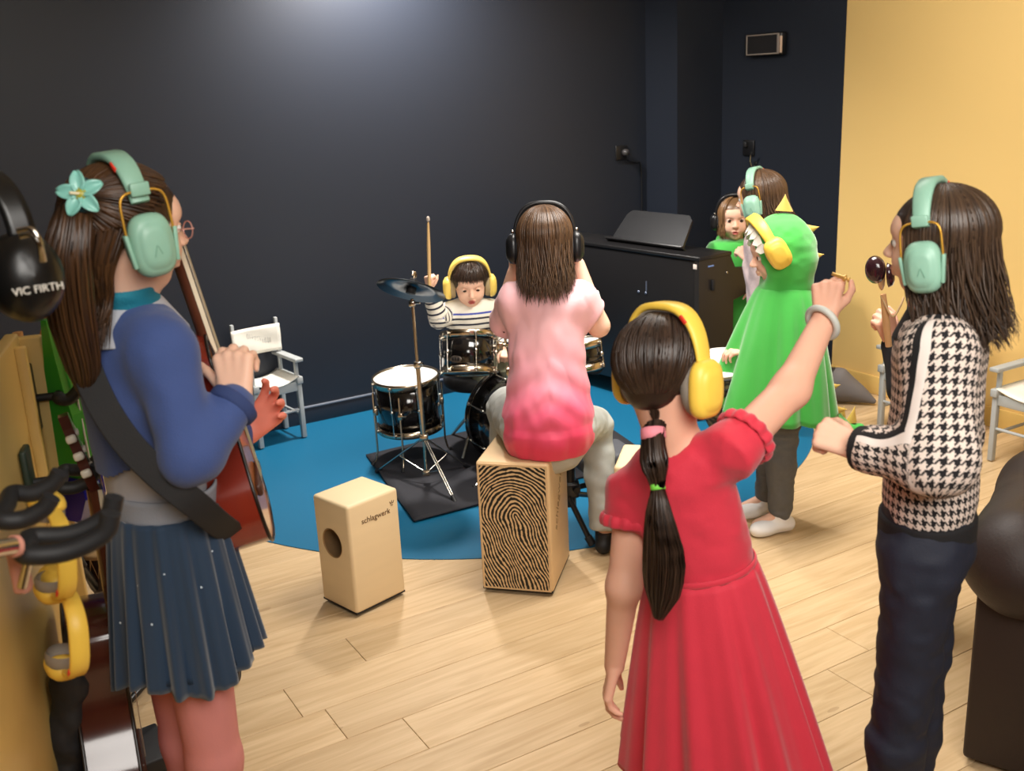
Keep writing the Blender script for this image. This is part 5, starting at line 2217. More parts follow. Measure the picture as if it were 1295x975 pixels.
# ================================================================== boy at the drums
def boy():
    Y = 4.45
    head = at(594, 357, Y)
    f = Vector((.10, -.94, -.30)).normalized()
    h = Head(head, f, .205, up=(0.03, -.32, 1))
    fx = Vector((.12, -1, 0)).normalized()
    l = Z.cross(fx)
    n = at(594, 384, Y + .03)
    pel = Vector((n.x, n.y + .03, .42))
    t = thing('person', 'small boy in a white jumper with dark stripes drumming behind the rack tom', 'person', (pel.x, pel.y, FZ))
    sc = n - Z * .04
    sR, sL = sc - l * .095, sc + l * .095
    elR, wrR = at(555, 402, Y - .06), at(543, 366, Y - .10)
    elL, wrL = at(636, 415, Y - .02), at(640, 440, Y - .16)
    P = head_prims(h, 1.0) + [cap(h.p(-.1, 0, -.25), n - Z * .01, .042, .045, .03)]
    P += [scap(sc - Z * .02, pel, .085, .085, tuple(fx), .75, .03), cap(sL, sR, .032, .032, .03)]
    P += body_limb(sR, elR, wrR, .032, .028, .020) + body_limb(sL, elL, wrL, .032, .028, .020)
    P += hand_prims(wrR, at(541, 345, Y - .11) - wrR, (-.55, -.5, .1), (.75, -.6, 0), .105, FIST, (.6, .7))
    P += hand_prims(wrL, (0, -.8, -.5), (.1, -.4, .9), (-1, 0, 0), .105, FIST, (.6, .7))
    for s, ft in ((1, (.12, -.26)), (-1, (-.13, -.22))):
        hip = pel + l * s * .055
        kn = hip + Vector((fx.x, fx.y, 0)) * (.20 if s > 0 else .10) + (l * .07 if s > 0 else Vector((.085, 0, .02)))
        an = Vector((kn.x, kn.y + .01, FZ + .075))
        P += [cap(hip, kn, .05, .04), cap(kn, an, .04, .028)]
    soft('body', P, [SKIN, LIP], t, .0042, matfn=lambda C: (np.linalg.norm((C - nv(h.p(.385, 0, -.272))) / nv((1, 1, .62)), axis=1) < .017).astype(int))
    head_parts(h, t, HAIR_D, (0, -.5), 1.55)
    ST = stripe_mat()
    Z0 = sc.z

    def pcf(V):
        r_ = np.full((len(V), 3), 0.0)
        zz = Z0 + .078 - V[:, 2]
        r_[:, 0] = zz
        for a, b_, off in ((sR, elR, .04), (elR, wrR, .04 + (elR - sR).length), (sL, elL, .04), (elL, wrL, .15)):
            a_, b2 = nv(a), nv(b_)
            s = ((V - a_) @ (b2 - a_)) / ((b2 - a_) @ (b2 - a_))
            d = np.linalg.norm(V - (a_ + np.clip(s, 0, 1)[:, None] * (b2 - a_)), axis=1)
            m_ = (d < .047) & (s > .12)
            r_[m_, 0] = off + (s * (b_ - a).length)[m_]
        return r_
    PC = [scap(pel, sc - Z * .02, .105, .098, tuple(fx), .82, .03), cap(sL, sR, .043, .043, .05)]
    PC += [cap(sR, elR, .046, .042, .03), cap(elR, elR.lerp(wrR, .8), .043, .034, .02), cap(sL, elL, .046, .042, .03), cap(elL, elL.lerp(wrL, .85), .043, .034, .02)]
    PC += [flat(n - Z * .025, n + Z * .004, .06, .05, .02)]
    soft('jumper', PC, ST, t, .005, folds(.004, 20), pc=pcf)
    KH = M('khaki_trousers', rgb(150, 152, 128), 0.85, bump=0.2, bscale=200)
    PT = [scap(pel - Z * .03, pel + Z * .05, .10, .10, tuple(fx), .85, .03)]
    for s in (1, -1):
        hip = pel + l * s * .055
        kn = hip + Vector((fx.x, fx.y, 0)) * (.20 if s > 0 else .10) + (l * .07 if s > 0 else Vector((.085, 0, .02)))
        an = Vector((kn.x, kn.y + .01, FZ + .085))
        PT += [cap(hip, kn, .062, .052), flat(kn, an, .050, .042, .02)]
        shoe('shoe', an, fx, .16, BLKM, t, FZ)
    soft('trousers', PT, KH, t, .006, folds(.005, 18))
    # fringe haircut
    rg = random.Random(4)
    paths, outs = [], []
    for i in range(520):
        ph = R(360 * (i + rg.random()) / 520)
        a = abs((math.degrees(ph) + 180) % 360 - 180)
        lim = np.interp(a, [0, 45, 70, 95, 180], [80, 82, 92, 104, 112]) + rg.uniform(-11, 4)
        k = 1.02 + .07 * rg.random()
        th0 = R(4 + 40 * rg.random())
        paths.append([sc_pt(h, th0 + (R(lim) - th0) * j / 9, ph + .12 * math.sin(j * .3 + i), k) for j in range(10)])
        outs.append(h.p(-.05, 0, 0))
    locks('hair', paths, .0044, HAIR_D, t, 3, [ell(h.p(-.05, 0, .115), tuple(x * h.H for x in SCALP), h.X(), 0), neg(ell(h.p(.47, 0, -.14), (.42 * h.H, .40 * h.H, .32 * h.H), h.X()), .03 * h.H), neg(ell(h.p(.30, 0, -.42), (.42 * h.H, .5 * h.H, .3 * h.H), h.X()), .03 * h.H)], .006, .5, outs)
    earmuff(h, 'pale', 'light yellow ear defenders worn by the boy drummer', h.p(0, 0, .5), 0, -.10, 'yellow ear defenders', wire=False)
    # drumstick
    b0 = at(543, 352, Y - .115)
    ts = thing('drumstick', 'pale wooden drumstick raised in the boy drummer hand', 'drumstick', b0)
    a_, e_ = at(543.5, 378, Y - .13), at(541.5, 281, Y - .10)
    mb = MB()
    mb.tube([a_, a_.lerp(e_, .7), a_.lerp(e_, .96), e_], [.0075, .0075, .005, .004], 10)
    mb.build('shaft', M('maple_stick', rgb(214, 176, 120), 0.5), ts)
    mb = MB()
    mb.ell(at(541.4, 277, Y - .10), (.0075, .0075, .012), None, 12, 8)
    mb.build('tip', M('stick_tip', rgb(196, 182, 168), 0.4), ts)


def stripe_mat():
    m, nt, b = base('striped_knit')
    a = node(nt, 'ShaderNodeAttribute', attribute_name='pc')
    sp = node(nt, 'ShaderNodeSeparateXYZ')
    L(nt, a.outputs['Vector'], sp.inputs[0])
    v = sp.outputs[0]
    per = .026
    fr = mathn(nt, 'FRACT', mathn(nt, 'DIVIDE', mathn(nt, 'SUBTRACT', v, .085), per))
    on = mathn(nt, 'MULTIPLY', mathn(nt, 'LESS_THAN', fr, .33), mathn(nt, 'GREATER_THAN', v, .085))
    blue = mathn(nt, 'MULTIPLY', mathn(nt, 'GREATER_THAN', v, .064), mathn(nt, 'LESS_THAN', v, .072))
    c1 = mixc(nt, on, rgb(232, 226, 212), rgb(30, 34, 52))
    c2 = mixc(nt, blue, c1, rgb(58, 76, 168))
    L(nt, c2, b.inputs['Base Color'])
    b.inputs['Roughness'].default_value = 0.85
    return m


boy()

# ================================================================== girl in pink on the big cajon
def girl_pink():
    Y = 3.20
    seat = PINKSEAT
    f = Vector((.10, 1, 0)).normalized()
    l = Z.cross(f)
    pel = Vector((at(692, 535, 3.2).x + .002, 3.17, seat.z + .085))
    n = at(690, 362, 3.22)
    h = Head(at(689, 306, 3.24), Vector((.06, 1, -.12)), .215)
    t = thing('person', 'girl in pink shirt and light jeans seated on the fingerprint cajon, back to us', 'person', (pel.x, pel.y, seat.z))
    sc = n - Z * .045
    sR, sL = sc - l * .108, sc + l * .108
    # both hands on the headphones
    elR, wrR = at(757, 412, 3.24), at(731, 335, 3.30)
    elL, wrL = at(638, 392, 3.36), at(650, 345, 3.34)
    P = head_prims(h) + [cap(h.p(-.1, 0, -.25), n, .045, .052, .03)]
    P += [scap(sc - Z * .03, pel, .10, .12, tuple(f), .72, .04), cap(sL, sR, .036, .036, .04)]
    P += body_limb(sR, elR, wrR, .036, .033, .023) + body_limb(sL, elL, wrL, .036, .031, .023)
    P += hand_prims(wrR, at(722, 295, 3.30) - wrR, (.85, -.3, .1), (0, -1, .2), .14, ((.3, .3, .2),) * 4, (.2, .1), .06)
    P += hand_prims(wrL, at(651, 300, 3.32) - wrL, (-.85, -.3, .1), (0, -1, .2), .14, ((.3, .3, .2),) * 4, (.2, .1), .06)
    knR, knL = at(752, 534, 3.42), Vector((pel.x - .135, pel.y + .33, seat.z + .05))
    anR = Vector((at(766, 690, 3.36).x, 3.36, .09))
    anL = Vector((knL.x - .02, knL.y + .02, FZ + .09))
    hR, hL = pel - l * .075 - Z * .01, pel + l * .075 - Z * .01
    P += [cap(hR, knR, .06, .048), cap(knR, anR, .048, .03), cap(hL, knL, .06, .048), cap(knL, anL, .048, .03)]
    soft('body', P, SKIN, t, .0042)
    head_parts(h, t, HAIR_M)
    JE = M('pale_denim', rgb(176, 178, 172), 0.85, var=0.1, scale=20, bump=0.3, bscale=300)
    PJ = [scap(pel - Z * .03, pel + Z * .04, .135, .125, tuple(f), .85, .03), cap(hR, knR, .076, .058, .03), flat(knR, anR, .056, .054, .03, .006), cap(hL, knL, .085, .066, .03), flat(knL, anL, .064, .054, .03, .006)]
    soft('jeans', PJ, JE, t, .0055, folds(.006, 16, (1, 1, 1.4)), [((0, 0, seat.z + .001), (0, 0, -1))] if False else ())
    for an, fz, tx in ((anR, 0.0, (.35, .9, 0)), (anL, FZ, (-.1, 1, 0))):
        shoe('shoe', an, tx, .19, BLKM, t, fz)
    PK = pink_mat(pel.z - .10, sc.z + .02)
    PS = [scap(pel - Z * .005, pel + Z * .02, .148, .140, tuple(f), .92, .04), scap(pel, sc - Z * .05, .136, .112, tuple(f), .80, .04), cap(sL, sR, .048, .048, .05),
          flat(sR + l * .03, sR.lerp(elR, .62) - l * .004, .056, .055, .04, .006), flat(sL - l * .03, sL.lerp(elL, .7) - Z * .055 + l * .012, .054, .053, .04, .006)]
    PS += [flat(n - Z * .035, n - Z * .002, .062, .054, .02)]

    def dr(P_):
        x = P_[:, 0] - pel.x
        zz = P_[:, 2] - pel.z
        return -.010 * np.abs(vnoise(P_ * np.array([15, 15, 6.]) + 3)) + .004 * np.sin(zz * 70 + np.abs(x) * 60) * np.exp(-((zz - .12) / .12) ** 2) + .003 * vnoise(P_ * np.array([40, 40, 18.]))
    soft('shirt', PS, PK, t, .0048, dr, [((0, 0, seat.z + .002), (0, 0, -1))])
    long_hair(h, .195, HAIR_M, t, 800, 48, 8, .0042, 0.03, inward=.02, lenvar=.3, wave=.010)
    earmuff(h, 'black', 'black headphones with silver joints on the girl in pink', h.p(0, 0, .5), 0, -.08, 'black headphones', .95, cat='headphones', name='headphones', wire=False)
    mb = MB()
    c0, c1 = knR, wrR
    c = elR.lerp(wrR, .42)
    d = (wrR - elR).normalized()
    rows = []
    X = d.cross(Vector((0, 1, 0))).normalized()
    Y_ = d.cross(X)
    for i in range(4):
        p = c + d * .014 * (i - 1.5)
        rows.append([p + (X * math.cos(w) + Y_ * math.sin(w)) * .034 for w in np.linspace(0, 2 * math.pi, 24, endpoint=False)])
    mb.grid(rows, closed=True)
    o = mb.build('wristband', CANVAS, None, True, .003)
    tag(o, 'white wristband on the right forearm of the girl in pink', 'wristband')


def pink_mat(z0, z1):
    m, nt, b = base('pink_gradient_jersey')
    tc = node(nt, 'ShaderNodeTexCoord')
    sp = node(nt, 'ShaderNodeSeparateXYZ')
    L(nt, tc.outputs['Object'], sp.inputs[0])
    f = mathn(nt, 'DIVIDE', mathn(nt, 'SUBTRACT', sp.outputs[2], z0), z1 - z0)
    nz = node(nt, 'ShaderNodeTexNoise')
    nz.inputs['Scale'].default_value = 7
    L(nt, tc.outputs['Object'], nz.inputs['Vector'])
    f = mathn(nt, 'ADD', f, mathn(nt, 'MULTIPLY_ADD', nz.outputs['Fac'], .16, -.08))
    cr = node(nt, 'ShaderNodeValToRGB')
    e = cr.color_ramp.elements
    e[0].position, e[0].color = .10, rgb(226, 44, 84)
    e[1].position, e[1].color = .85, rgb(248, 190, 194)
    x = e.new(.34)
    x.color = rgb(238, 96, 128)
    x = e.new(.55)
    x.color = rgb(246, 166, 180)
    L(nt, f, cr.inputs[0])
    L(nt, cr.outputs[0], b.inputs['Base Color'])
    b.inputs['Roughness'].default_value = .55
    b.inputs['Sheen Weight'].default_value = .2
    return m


girl_pink()
# ================================================================== girl in the red dress, arm raised
def girl_red():
    f = dirxy(68)
    l = Z.cross(f)
    Y = 1.66
    n = at(850, 552, Y)
    h = Head(at(841, 467, Y), dirxy(38) + Vector((0, 0, .0)), .187, roll=-4)
    wst = at(886, 712, Y)
    hem_c = Vector((at(925, 1000, Y).x, Y + .02, .33))
    t = thing('person', 'girl in red dress with long ponytail, yellow ear defenders and one arm raised', 'person', (wst.x + .02, wst.y + .02, 0))
    ax = (n - wst).normalized()
    sc = n - ax * .045
    sR, sL = at(927, 568, 1.60), at(800, 622, 1.70)
    elR, wrR = at(1000, 492, 1.70), at(1043, 402, 1.79)
    elL, wrL = at(789, 742, 1.66), at(777, 842, 1.70)
    kn = at(1050, 352, 1.80)
    P = head_prims(h) + [cap(h.p(-.12, 0, -.2), n, .043, .046, .03)]
    P += [scap(sc - ax * .03, wst, .068, .070, tuple(f), .75, .03), cap(sL, sR, .026, .026, .04), scap(wst, wst - ax * .09, .07, .08, tuple(f), .85, .03)]
    P += body_limb(sR, elR, wrR, .034, .031, .0215) + body_limb(sL, elL, wrL, .031, .029, .019)
    P += hand_prims(wrR, at(1046, 364, 1.80) - wrR, (-.45, -.85, .15), (.85, -.45, .1), .115, ((.75, 1.0, .8), (.8, 1.0, .8), (.85, 1.05, .8), (.9, 1.05, .8)), (.5, .7), .04)
    P += hand_prims(wrL, at(768, 880, 1.70) - wrL, (-.9, .1, 0), (.1, .9, .1), .125, ((.15, .3, .2), (.2, .3, .2), (.2, .35, .25), (.3, .35, .25)), (.3, .2), .03)
    pel = wst - ax * .09
    for s in (1, -1):
        hip = pel + l * s * .045
        pr, kn_, an = leg_to_floor(hip, (hip.x + .03, hip.y + .02), f, .005, (.052, .040, .027), 0, .16)
        P += pr + [cap(an, an + f * .09 - Z * .035, .027, .02, .02)]
        shoe('slipper', an, f, .165, M('grey_slipper', rgb(120, 118, 120), .8), t)
    soft('body', P, [SKIN2], t, .0036)
    head_parts(h, t, HAIR_D)
    RED = M('red_cotton', rgb(206, 40, 62), .75, var=.06, scale=25, bump=.3, bscale=500, sheen=.25)
    ba = (sR - sL).normalized()
    PB = [scap(wst, sc - ax * .04, .094, .090, tuple(f), .80, .03), cap(sL + ba * .012, sR - ba * .012, .040, .040, .04),
          flat(sR - (elR - sR).normalized() * .02, sR.lerp(elR, .26), .045, .045, .03, .006),
          flat(sL - (elL - sL).normalized() * .02, sL.lerp(elL, .36), .044, .047, .03, .006)]

    def dr(P_):
        return .003 * vnoise(P_ * np.array([26, 26, 13.]) + 5) + .0015 * vnoise(P_ * 60)
    cuts = []
    soft('bodice', PB + [neg(cap(n + ax * .004, n + ax * .08, .047, .060), .006)], RED, t, .0042, dr, [(tuple(wst - ax * .008), tuple(-ax))])
    # puffed sleeve gathers
    for (a, b_, k) in ((sR, elR, .24), (sL, elL, .34)):
        d = (b_ - a).normalized()
        x = d.cross(Vector((0, 1, .2))).normalized()
        y = d.cross(x)
        rows = []
        for i in range(7):
            s = i / 6
            p = a.lerp(b_, k - .10 + .12 * s)
            rr = .0485 + .003 * math.sin(math.pi * s)
            rows.append([p + (x * math.cos(w) + y * math.sin(w)) * (rr + .0022 * math.sin(14 * w)) for w in np.linspace(0, 2 * math.pi, 84, endpoint=False)])
        mb = MB()
        mb.grid(rows, closed=True)
        mb.build('sleeve_frill', RED, t, True, .003)
    l, f = (l - ax * l.dot(ax)).normalized(), (f - ax * f.dot(ax)).normalized()
    # seam at the waist and gathered skirt
    rows = []
    for i in range(5):
        p = wst + ax * (.006 - .003 * i)
        rr = .0965 + .002 * math.sin(math.pi * i / 4)
        rows.append([p + l * rr * math.cos(w) + f * rr * .83 * math.sin(w) for w in np.linspace(0, 2 * math.pi, 60, endpoint=False)])
    mb = MB()
    mb.grid(rows, closed=True)
    mb.build('waist_seam', RED, t, True, .002)
    rows = rows_skirt(wst - ax * .003, hem_c, (l, f), (.0955, .079), (.205, .175), 13, .075, 12, 30, 320, .85, lambda w: .075 * math.cos(w) + .01 * math.sin(2 * w))
    mb = MB()
    mb.grid(rows, closed=True)
    mb.build('skirt', RED, t, True, .003)
    # ponytail with two ties
    tie = at(826, 548, 1.585)
    t2 = at(832, 616, 1.545)
    tied_hair(h, at(828, 540, 1.60), [at(828, 540, 1.60), at(826, 560, 1.575), at(828, 588, 1.555), t2, at(834, 650, 1.535), at(840, 700, 1.53), at(838, 742, 1.53), at(832, 782, 1.53)],
              [.022, .020, .026, .011, .025, .040, .038, .010], HAIR_D, t, 900, 420, 21, .0034, 130)
    return t, h, wrR, elR, tie, t2, kn


tD, hD, wrD, elD, tieD, tie2D, knD = girl_red()
earmuff(hD, 'yellow', 'bright yellow ear defenders on the girl in the red dress', hD.p(0, 0, .5), -4, -.12, 'yellow ear defenders', 1.08, gap=.42, wire=False)


def ring(name, c, axis, r, rr, mat, label, cat, sq=1.0, nz=1.0):
    T = dirM(c, axis)
    mb = MB(T)
    mb.tube([(r * math.cos(w), r * sq * math.sin(w), 0) for w in np.linspace(0, 2 * math.pi, 36, endpoint=False)], rr, 10, closed=True)
    mb.V = [c + (v - c) * 1.0 for v in mb.V]
    o = mb.build(name, mat)
    return tag(o, label, cat)


tx = (tie2D - tieD).normalized()
mb = MB(dirM(tieD, tx))
mb.lathe([(.016, -.010), (.0205, -.008), (.021, .008), (.016, .010)], n=24)
tag(mb.build('hair_tie', M('pink_elastic', rgb(232, 138, 150), .7, bump=.4, bscale=700)), 'wide pink hair tie at the top of the dark ponytail', 'hair tie')
mb = MB(dirM(tie2D, tx))
mb.lathe([(.009, -.0055), (.0125, -.004), (.0125, .004), (.009, .0055)], n=20)
tag(mb.build('hair_tie', M('green_elastic', rgb(120, 206, 72), .6)), 'thin lime green hair tie halfway down the ponytail', 'hair tie')
ad_ = (wrD - elD).normalized()
ring('bracelet', elD.lerp(wrD, .93), ad_ + Vector((.3, 0, -.25)), .030, .0062, M('grey_silicone', rgb(196, 198, 190), .5), 'pale grey band on the raised wrist of the girl in red', 'bracelet')
# small wooden shaker end showing from the raised fist
c = at(1066, 351, 1.80)
mb = MB(dirM(c, (.9, -.2, -.35)) @ Matrix.Scale(.40, 4))
mb.lathe([(0, -.05), (.008, -.05), (.009, .0), (.016, .004), (.017, .012), (.006, .016), (.006, .022), (.012, .024), (.012, .03), (0, .032)], n=20)
tag(mb.build('hand_bell', M('brass_dull', rgb(206, 160, 86), .35, .5)), 'little brass jingle held in the raised fist of the girl in red', 'jingle')


# ================================================================== girl in houndstooth (right)
def hound_mat():
    m, nt, b = base('houndstooth_knit')
    a = node(nt, 'ShaderNodeAttribute', attribute_name='pc')
    sp = node(nt, 'ShaderNodeSeparateXYZ')
    L(nt, a.outputs['Vector'], sp.inputs[0])
    cell = .0022
    i = mathn(nt, 'FLOOR', mathn(nt, 'DIVIDE', sp.outputs[0], cell))
    j = mathn(nt, 'FLOOR', mathn(nt, 'DIVIDE', sp.outputs[1], cell))
    md = lambda v, k: mathn(nt, 'FLOORED_MODULO', v, float(k))
    tw = mathn(nt, 'LESS_THAN', md(mathn(nt, 'ADD', i, j), 4), 2.0)
    wa = mathn(nt, 'LESS_THAN', md(i, 8), 4.0)
    we = mathn(nt, 'LESS_THAN', md(j, 8), 4.0)
    on = mathn(nt, 'ADD', mathn(nt, 'MULTIPLY', tw, wa), mathn(nt, 'MULTIPLY', mathn(nt, 'SUBTRACT', 1.0, tw), we))
    c0 = mixc(nt, on, rgb(226, 208, 196), rgb(22, 19, 22))
    # piping along the sleeve: third value is the distance from the sleeve's middle line
    s = sp.outputs[2]
    wh = mathn(nt, 'MULTIPLY', mathn(nt, 'GREATER_THAN', s, -.004), mathn(nt, 'LESS_THAN', s, .0115))
    bk = mathn(nt, 'MULTIPLY', mathn(nt, 'GREATER_THAN', s, -.017), mathn(nt, 'LESS_THAN', s, -.003))
    c1 = mixc(nt, bk, c0, rgb(20, 18, 20))
    c2 = mixc(nt, wh, c1, rgb(236, 224, 216))
    L(nt, c2, b.inputs['Base Color'])
    b.inputs['Roughness'].default_value = .9
    n2 = node(nt, 'ShaderNodeTexNoise')
    n2.inputs['Scale'].default_value = 500
    bp = node(nt, 'ShaderNodeBump')
    bp.inputs['Strength'].default_value = .3
    bp.inputs['Distance'].default_value = .001
    L(nt, n2.outputs['Fac'], bp.inputs['Height'])
    L(nt, bp.outputs[0], b.inputs['Normal'])
    return m


HAIR_E = hair_mat('deep_brown_hair', rgb(42, 31, 25), rgb(84, 64, 48))


def girl_hound():
    f = Vector((-.88, .47, 0)).normalized()
    l = Z.cross(f)
    Y = 1.65
    n = at(1192, 392, Y)
    h = Head(at(1186, 306, 1.66), Vector((-.80, .60, -.04)), .174)
    pel = Vector((n.x + .0, n.y + .0, .84))
    t = thing('person', 'girl in black and white houndstooth jacket and navy trousers, fist held out', 'person', (pel.x, pel.y, 0))
    sc = n - Z * .05
    sL, sR = sc + l * .094 - f * .008, sc - l * .10
    elL, wrL = at(1186, 582, 1.50), at(1082, 566, 1.60)
    elR, wrR = sR - Z * .19 - f * .02, sR - Z * .36 + f * .01
    P = head_prims(h) + [cap(h.p(-.12, 0, -.2), n, .044, .048, .03)]
    P += [scap(sc - Z * .03, pel, .085, .088, tuple(f), .78, .03), cap(sL, sR, .034, .034, .04)]
    P += body_limb(sL, elL, wrL, .036, .031, .021) + body_limb(sR, elR, wrR, .036, .031, .021)
    P += hand_prims(wrL, at(1048, 551, 1.63) - wrL, tuple(Vector((.1, -.75, .55))), (.0, .3, 1), .125, ((.75, .95, .6), (.8, 1.0, .6), (.85, 1.0, .7), (.9, 1.05, .7)), (.35, .5), .03)
    P += hand_prims(wrR, -Z, -l, f, .125, LOOSE, (.2, .2))
    fx = Vector((pel.x, pel.y, 0))
    legs = []
    for s, dx in ((1, .012), (-1, -.012)):
        foot = fx + l * s * .045 + f * dx
        pr, kn, an = leg_to_floor(pel + l * s * .048 - Z * .03, (foot.x, foot.y), f, .012, (.050, .035, .024), 0, .18)
        P += pr + [cap(an, an + f * .1 - Z * .035, .028, .02, .02)]
        legs.append((kn, an, pel + l * s * .048 - Z * .03))
    soft('body', P, [SKIN], t, .0038)
    head_parts(h, t, HAIR_D)
    NV = M('navy_trousers', rgb(24, 28, 44), .75, var=.1, scale=30, bump=.3, bscale=300)
    PT = [scap(pel - Z * .03, pel + Z * .04, .095, .089, tuple(f), .84, .03)]
    for kn, an, hp in legs:
        PT += [cap(hp, kn, .064, .050, .03), flat(kn, an - Z * .02, .049, .040, .03, .006)]
        shoe('shoe', an, f, .185, BLKM, t)
    soft('trousers', PT, NV, t, .005, folds(.006, 18, (1, 1, 1.3), 4))
    # jacket
    HM = hound_mat()
    wr2 = elL.lerp(wrL, .82)
    PJ = [scap(pel + Z * .06, sc - Z * .04, .094, .088, tuple(f), .82, .03), cap(sL, sR, .050, .050, .05), cap(sL, elL, .056, .054, .03), cap(elL, wr2, .054, .040, .03),
          cap(sR, elR, .054, .05, .03), cap(elR, elR.lerp(wrR, .8), .05, .04, .03)]
    a_, b2, c2 = nv(sL), nv(elL), nv(wr2)
    pA_, f_, l_ = nv(pel), nv(f), nv(l)

    def pcf(V):
        q = V - pA_
        ang = np.arctan2(q @ l_, q @ f_)
        r_ = np.zeros((len(V), 3))
        r_[:, 0] = ang * .112
        r_[:, 1] = V[:, 2]
        r_[:, 2] = 9
        for (p0, p1, y0) in ((a_, b2, 0.0), (b2, c2, .4)):
            d = p1 - p0
            ln = np.linalg.norm(d)
            d = d / ln
            s0 = (V - p0) @ d
            s = np.clip(s0, 0, ln)
            w = V - (p0 + s[:, None] * d)
            dist = np.linalg.norm(w, axis=1)
            # outer direction of the sleeve: towards the camera side
            o = l_ - d * (l_ @ d)
            o /= np.linalg.norm(o)
            x = np.cross(d, o)
            an = np.arctan2(w @ x, w @ o)
            m_ = (dist < .066) & ((V - p0) @ d > (-.05 if y0 == 0 else .02)) & (w @ o > -.03)
            r_[m_, 0] = (an * .055)[m_]
            r_[m_, 1] = (y0 - s0)[m_]
            off = (.35 if y0 == 0 else .65)
            st = -(an - (.30 + .55 * s / ln if y0 == 0 else .80)) * .055 + (.004 * np.sin(s * 60) if y0 else 0)
            r_[m_, 2] = st[m_]
        return r_
    ja = soft('jacket', PJ, HM, t, .0038, folds(.004, 20, (1, 1, .7), 2), [((0, 0, pel.z + .015), (0, 0, -1))], pc=pcf)
    soft('hem_band', [scap(pel - Z * .01, pel + Z * .02, .094, .094, tuple(f), .86, .02)], M('black_rib', rgb(18, 17, 20), .85, bump=.5, bscale=500), t, .005, None, [((0, 0, pel.z + .03), (0, 0, 1)), ((0, 0, pel.z - .02), (0, 0, -1))])
    BR = M('black_rib', rgb(18, 17, 20), .85)
    soft('cuff', [flat(elL.lerp(wrL, .80), elL.lerp(wrL, 1.0), .040, .036, .01, .006)], BR, t, .004)
    soft('collar', [flat(n - Z * .05, n + Z * .002, .078, .054, .01, .006)], BR, t, .0045)
    long_hair(h, .175, HAIR_E, t, 900, 58, 31, .0038, 0.03, inward=.0, lenvar=.2, wave=.012)
    return h, t


hE, tE = girl_hound()
earmuff(hE, 'mint', 'mint green ear defenders on the girl in the houndstooth jacket', hE.p(0, 0, .5), -6, -.16, 'mint green ear defenders', .98)


# ================================================================== child in the green dinosaur cape
GRN = M('green_velour', rgb(62, 178, 66), .8, var=.10, scale=12, bump=.3, bscale=300, sheen=.5)
GOLD = M('gold_felt', rgb(214, 178, 84), .6, sheen=.2)


def spike(base_p, d, w, hgt, parent, side):
    d = Vector(d).normalized()
    sd = Vector(side).normalized()
    th = d.cross(sd).normalized()
    mb = MB()
    rows = []
    for i in range(6):
        s = i / 5
        ww = w * (1 - s) ** 1.1
        rows.append([base_p + d * (hgt * s) + sd * ww * math.cos(a) + th * .013 * (1 - s * .8) * math.sin(a) for a in np.linspace(0, 2 * math.pi, 14, endpoint=False)])
    mb.grid(rows, closed=True)
    mb.build('spike', GOLD, parent)


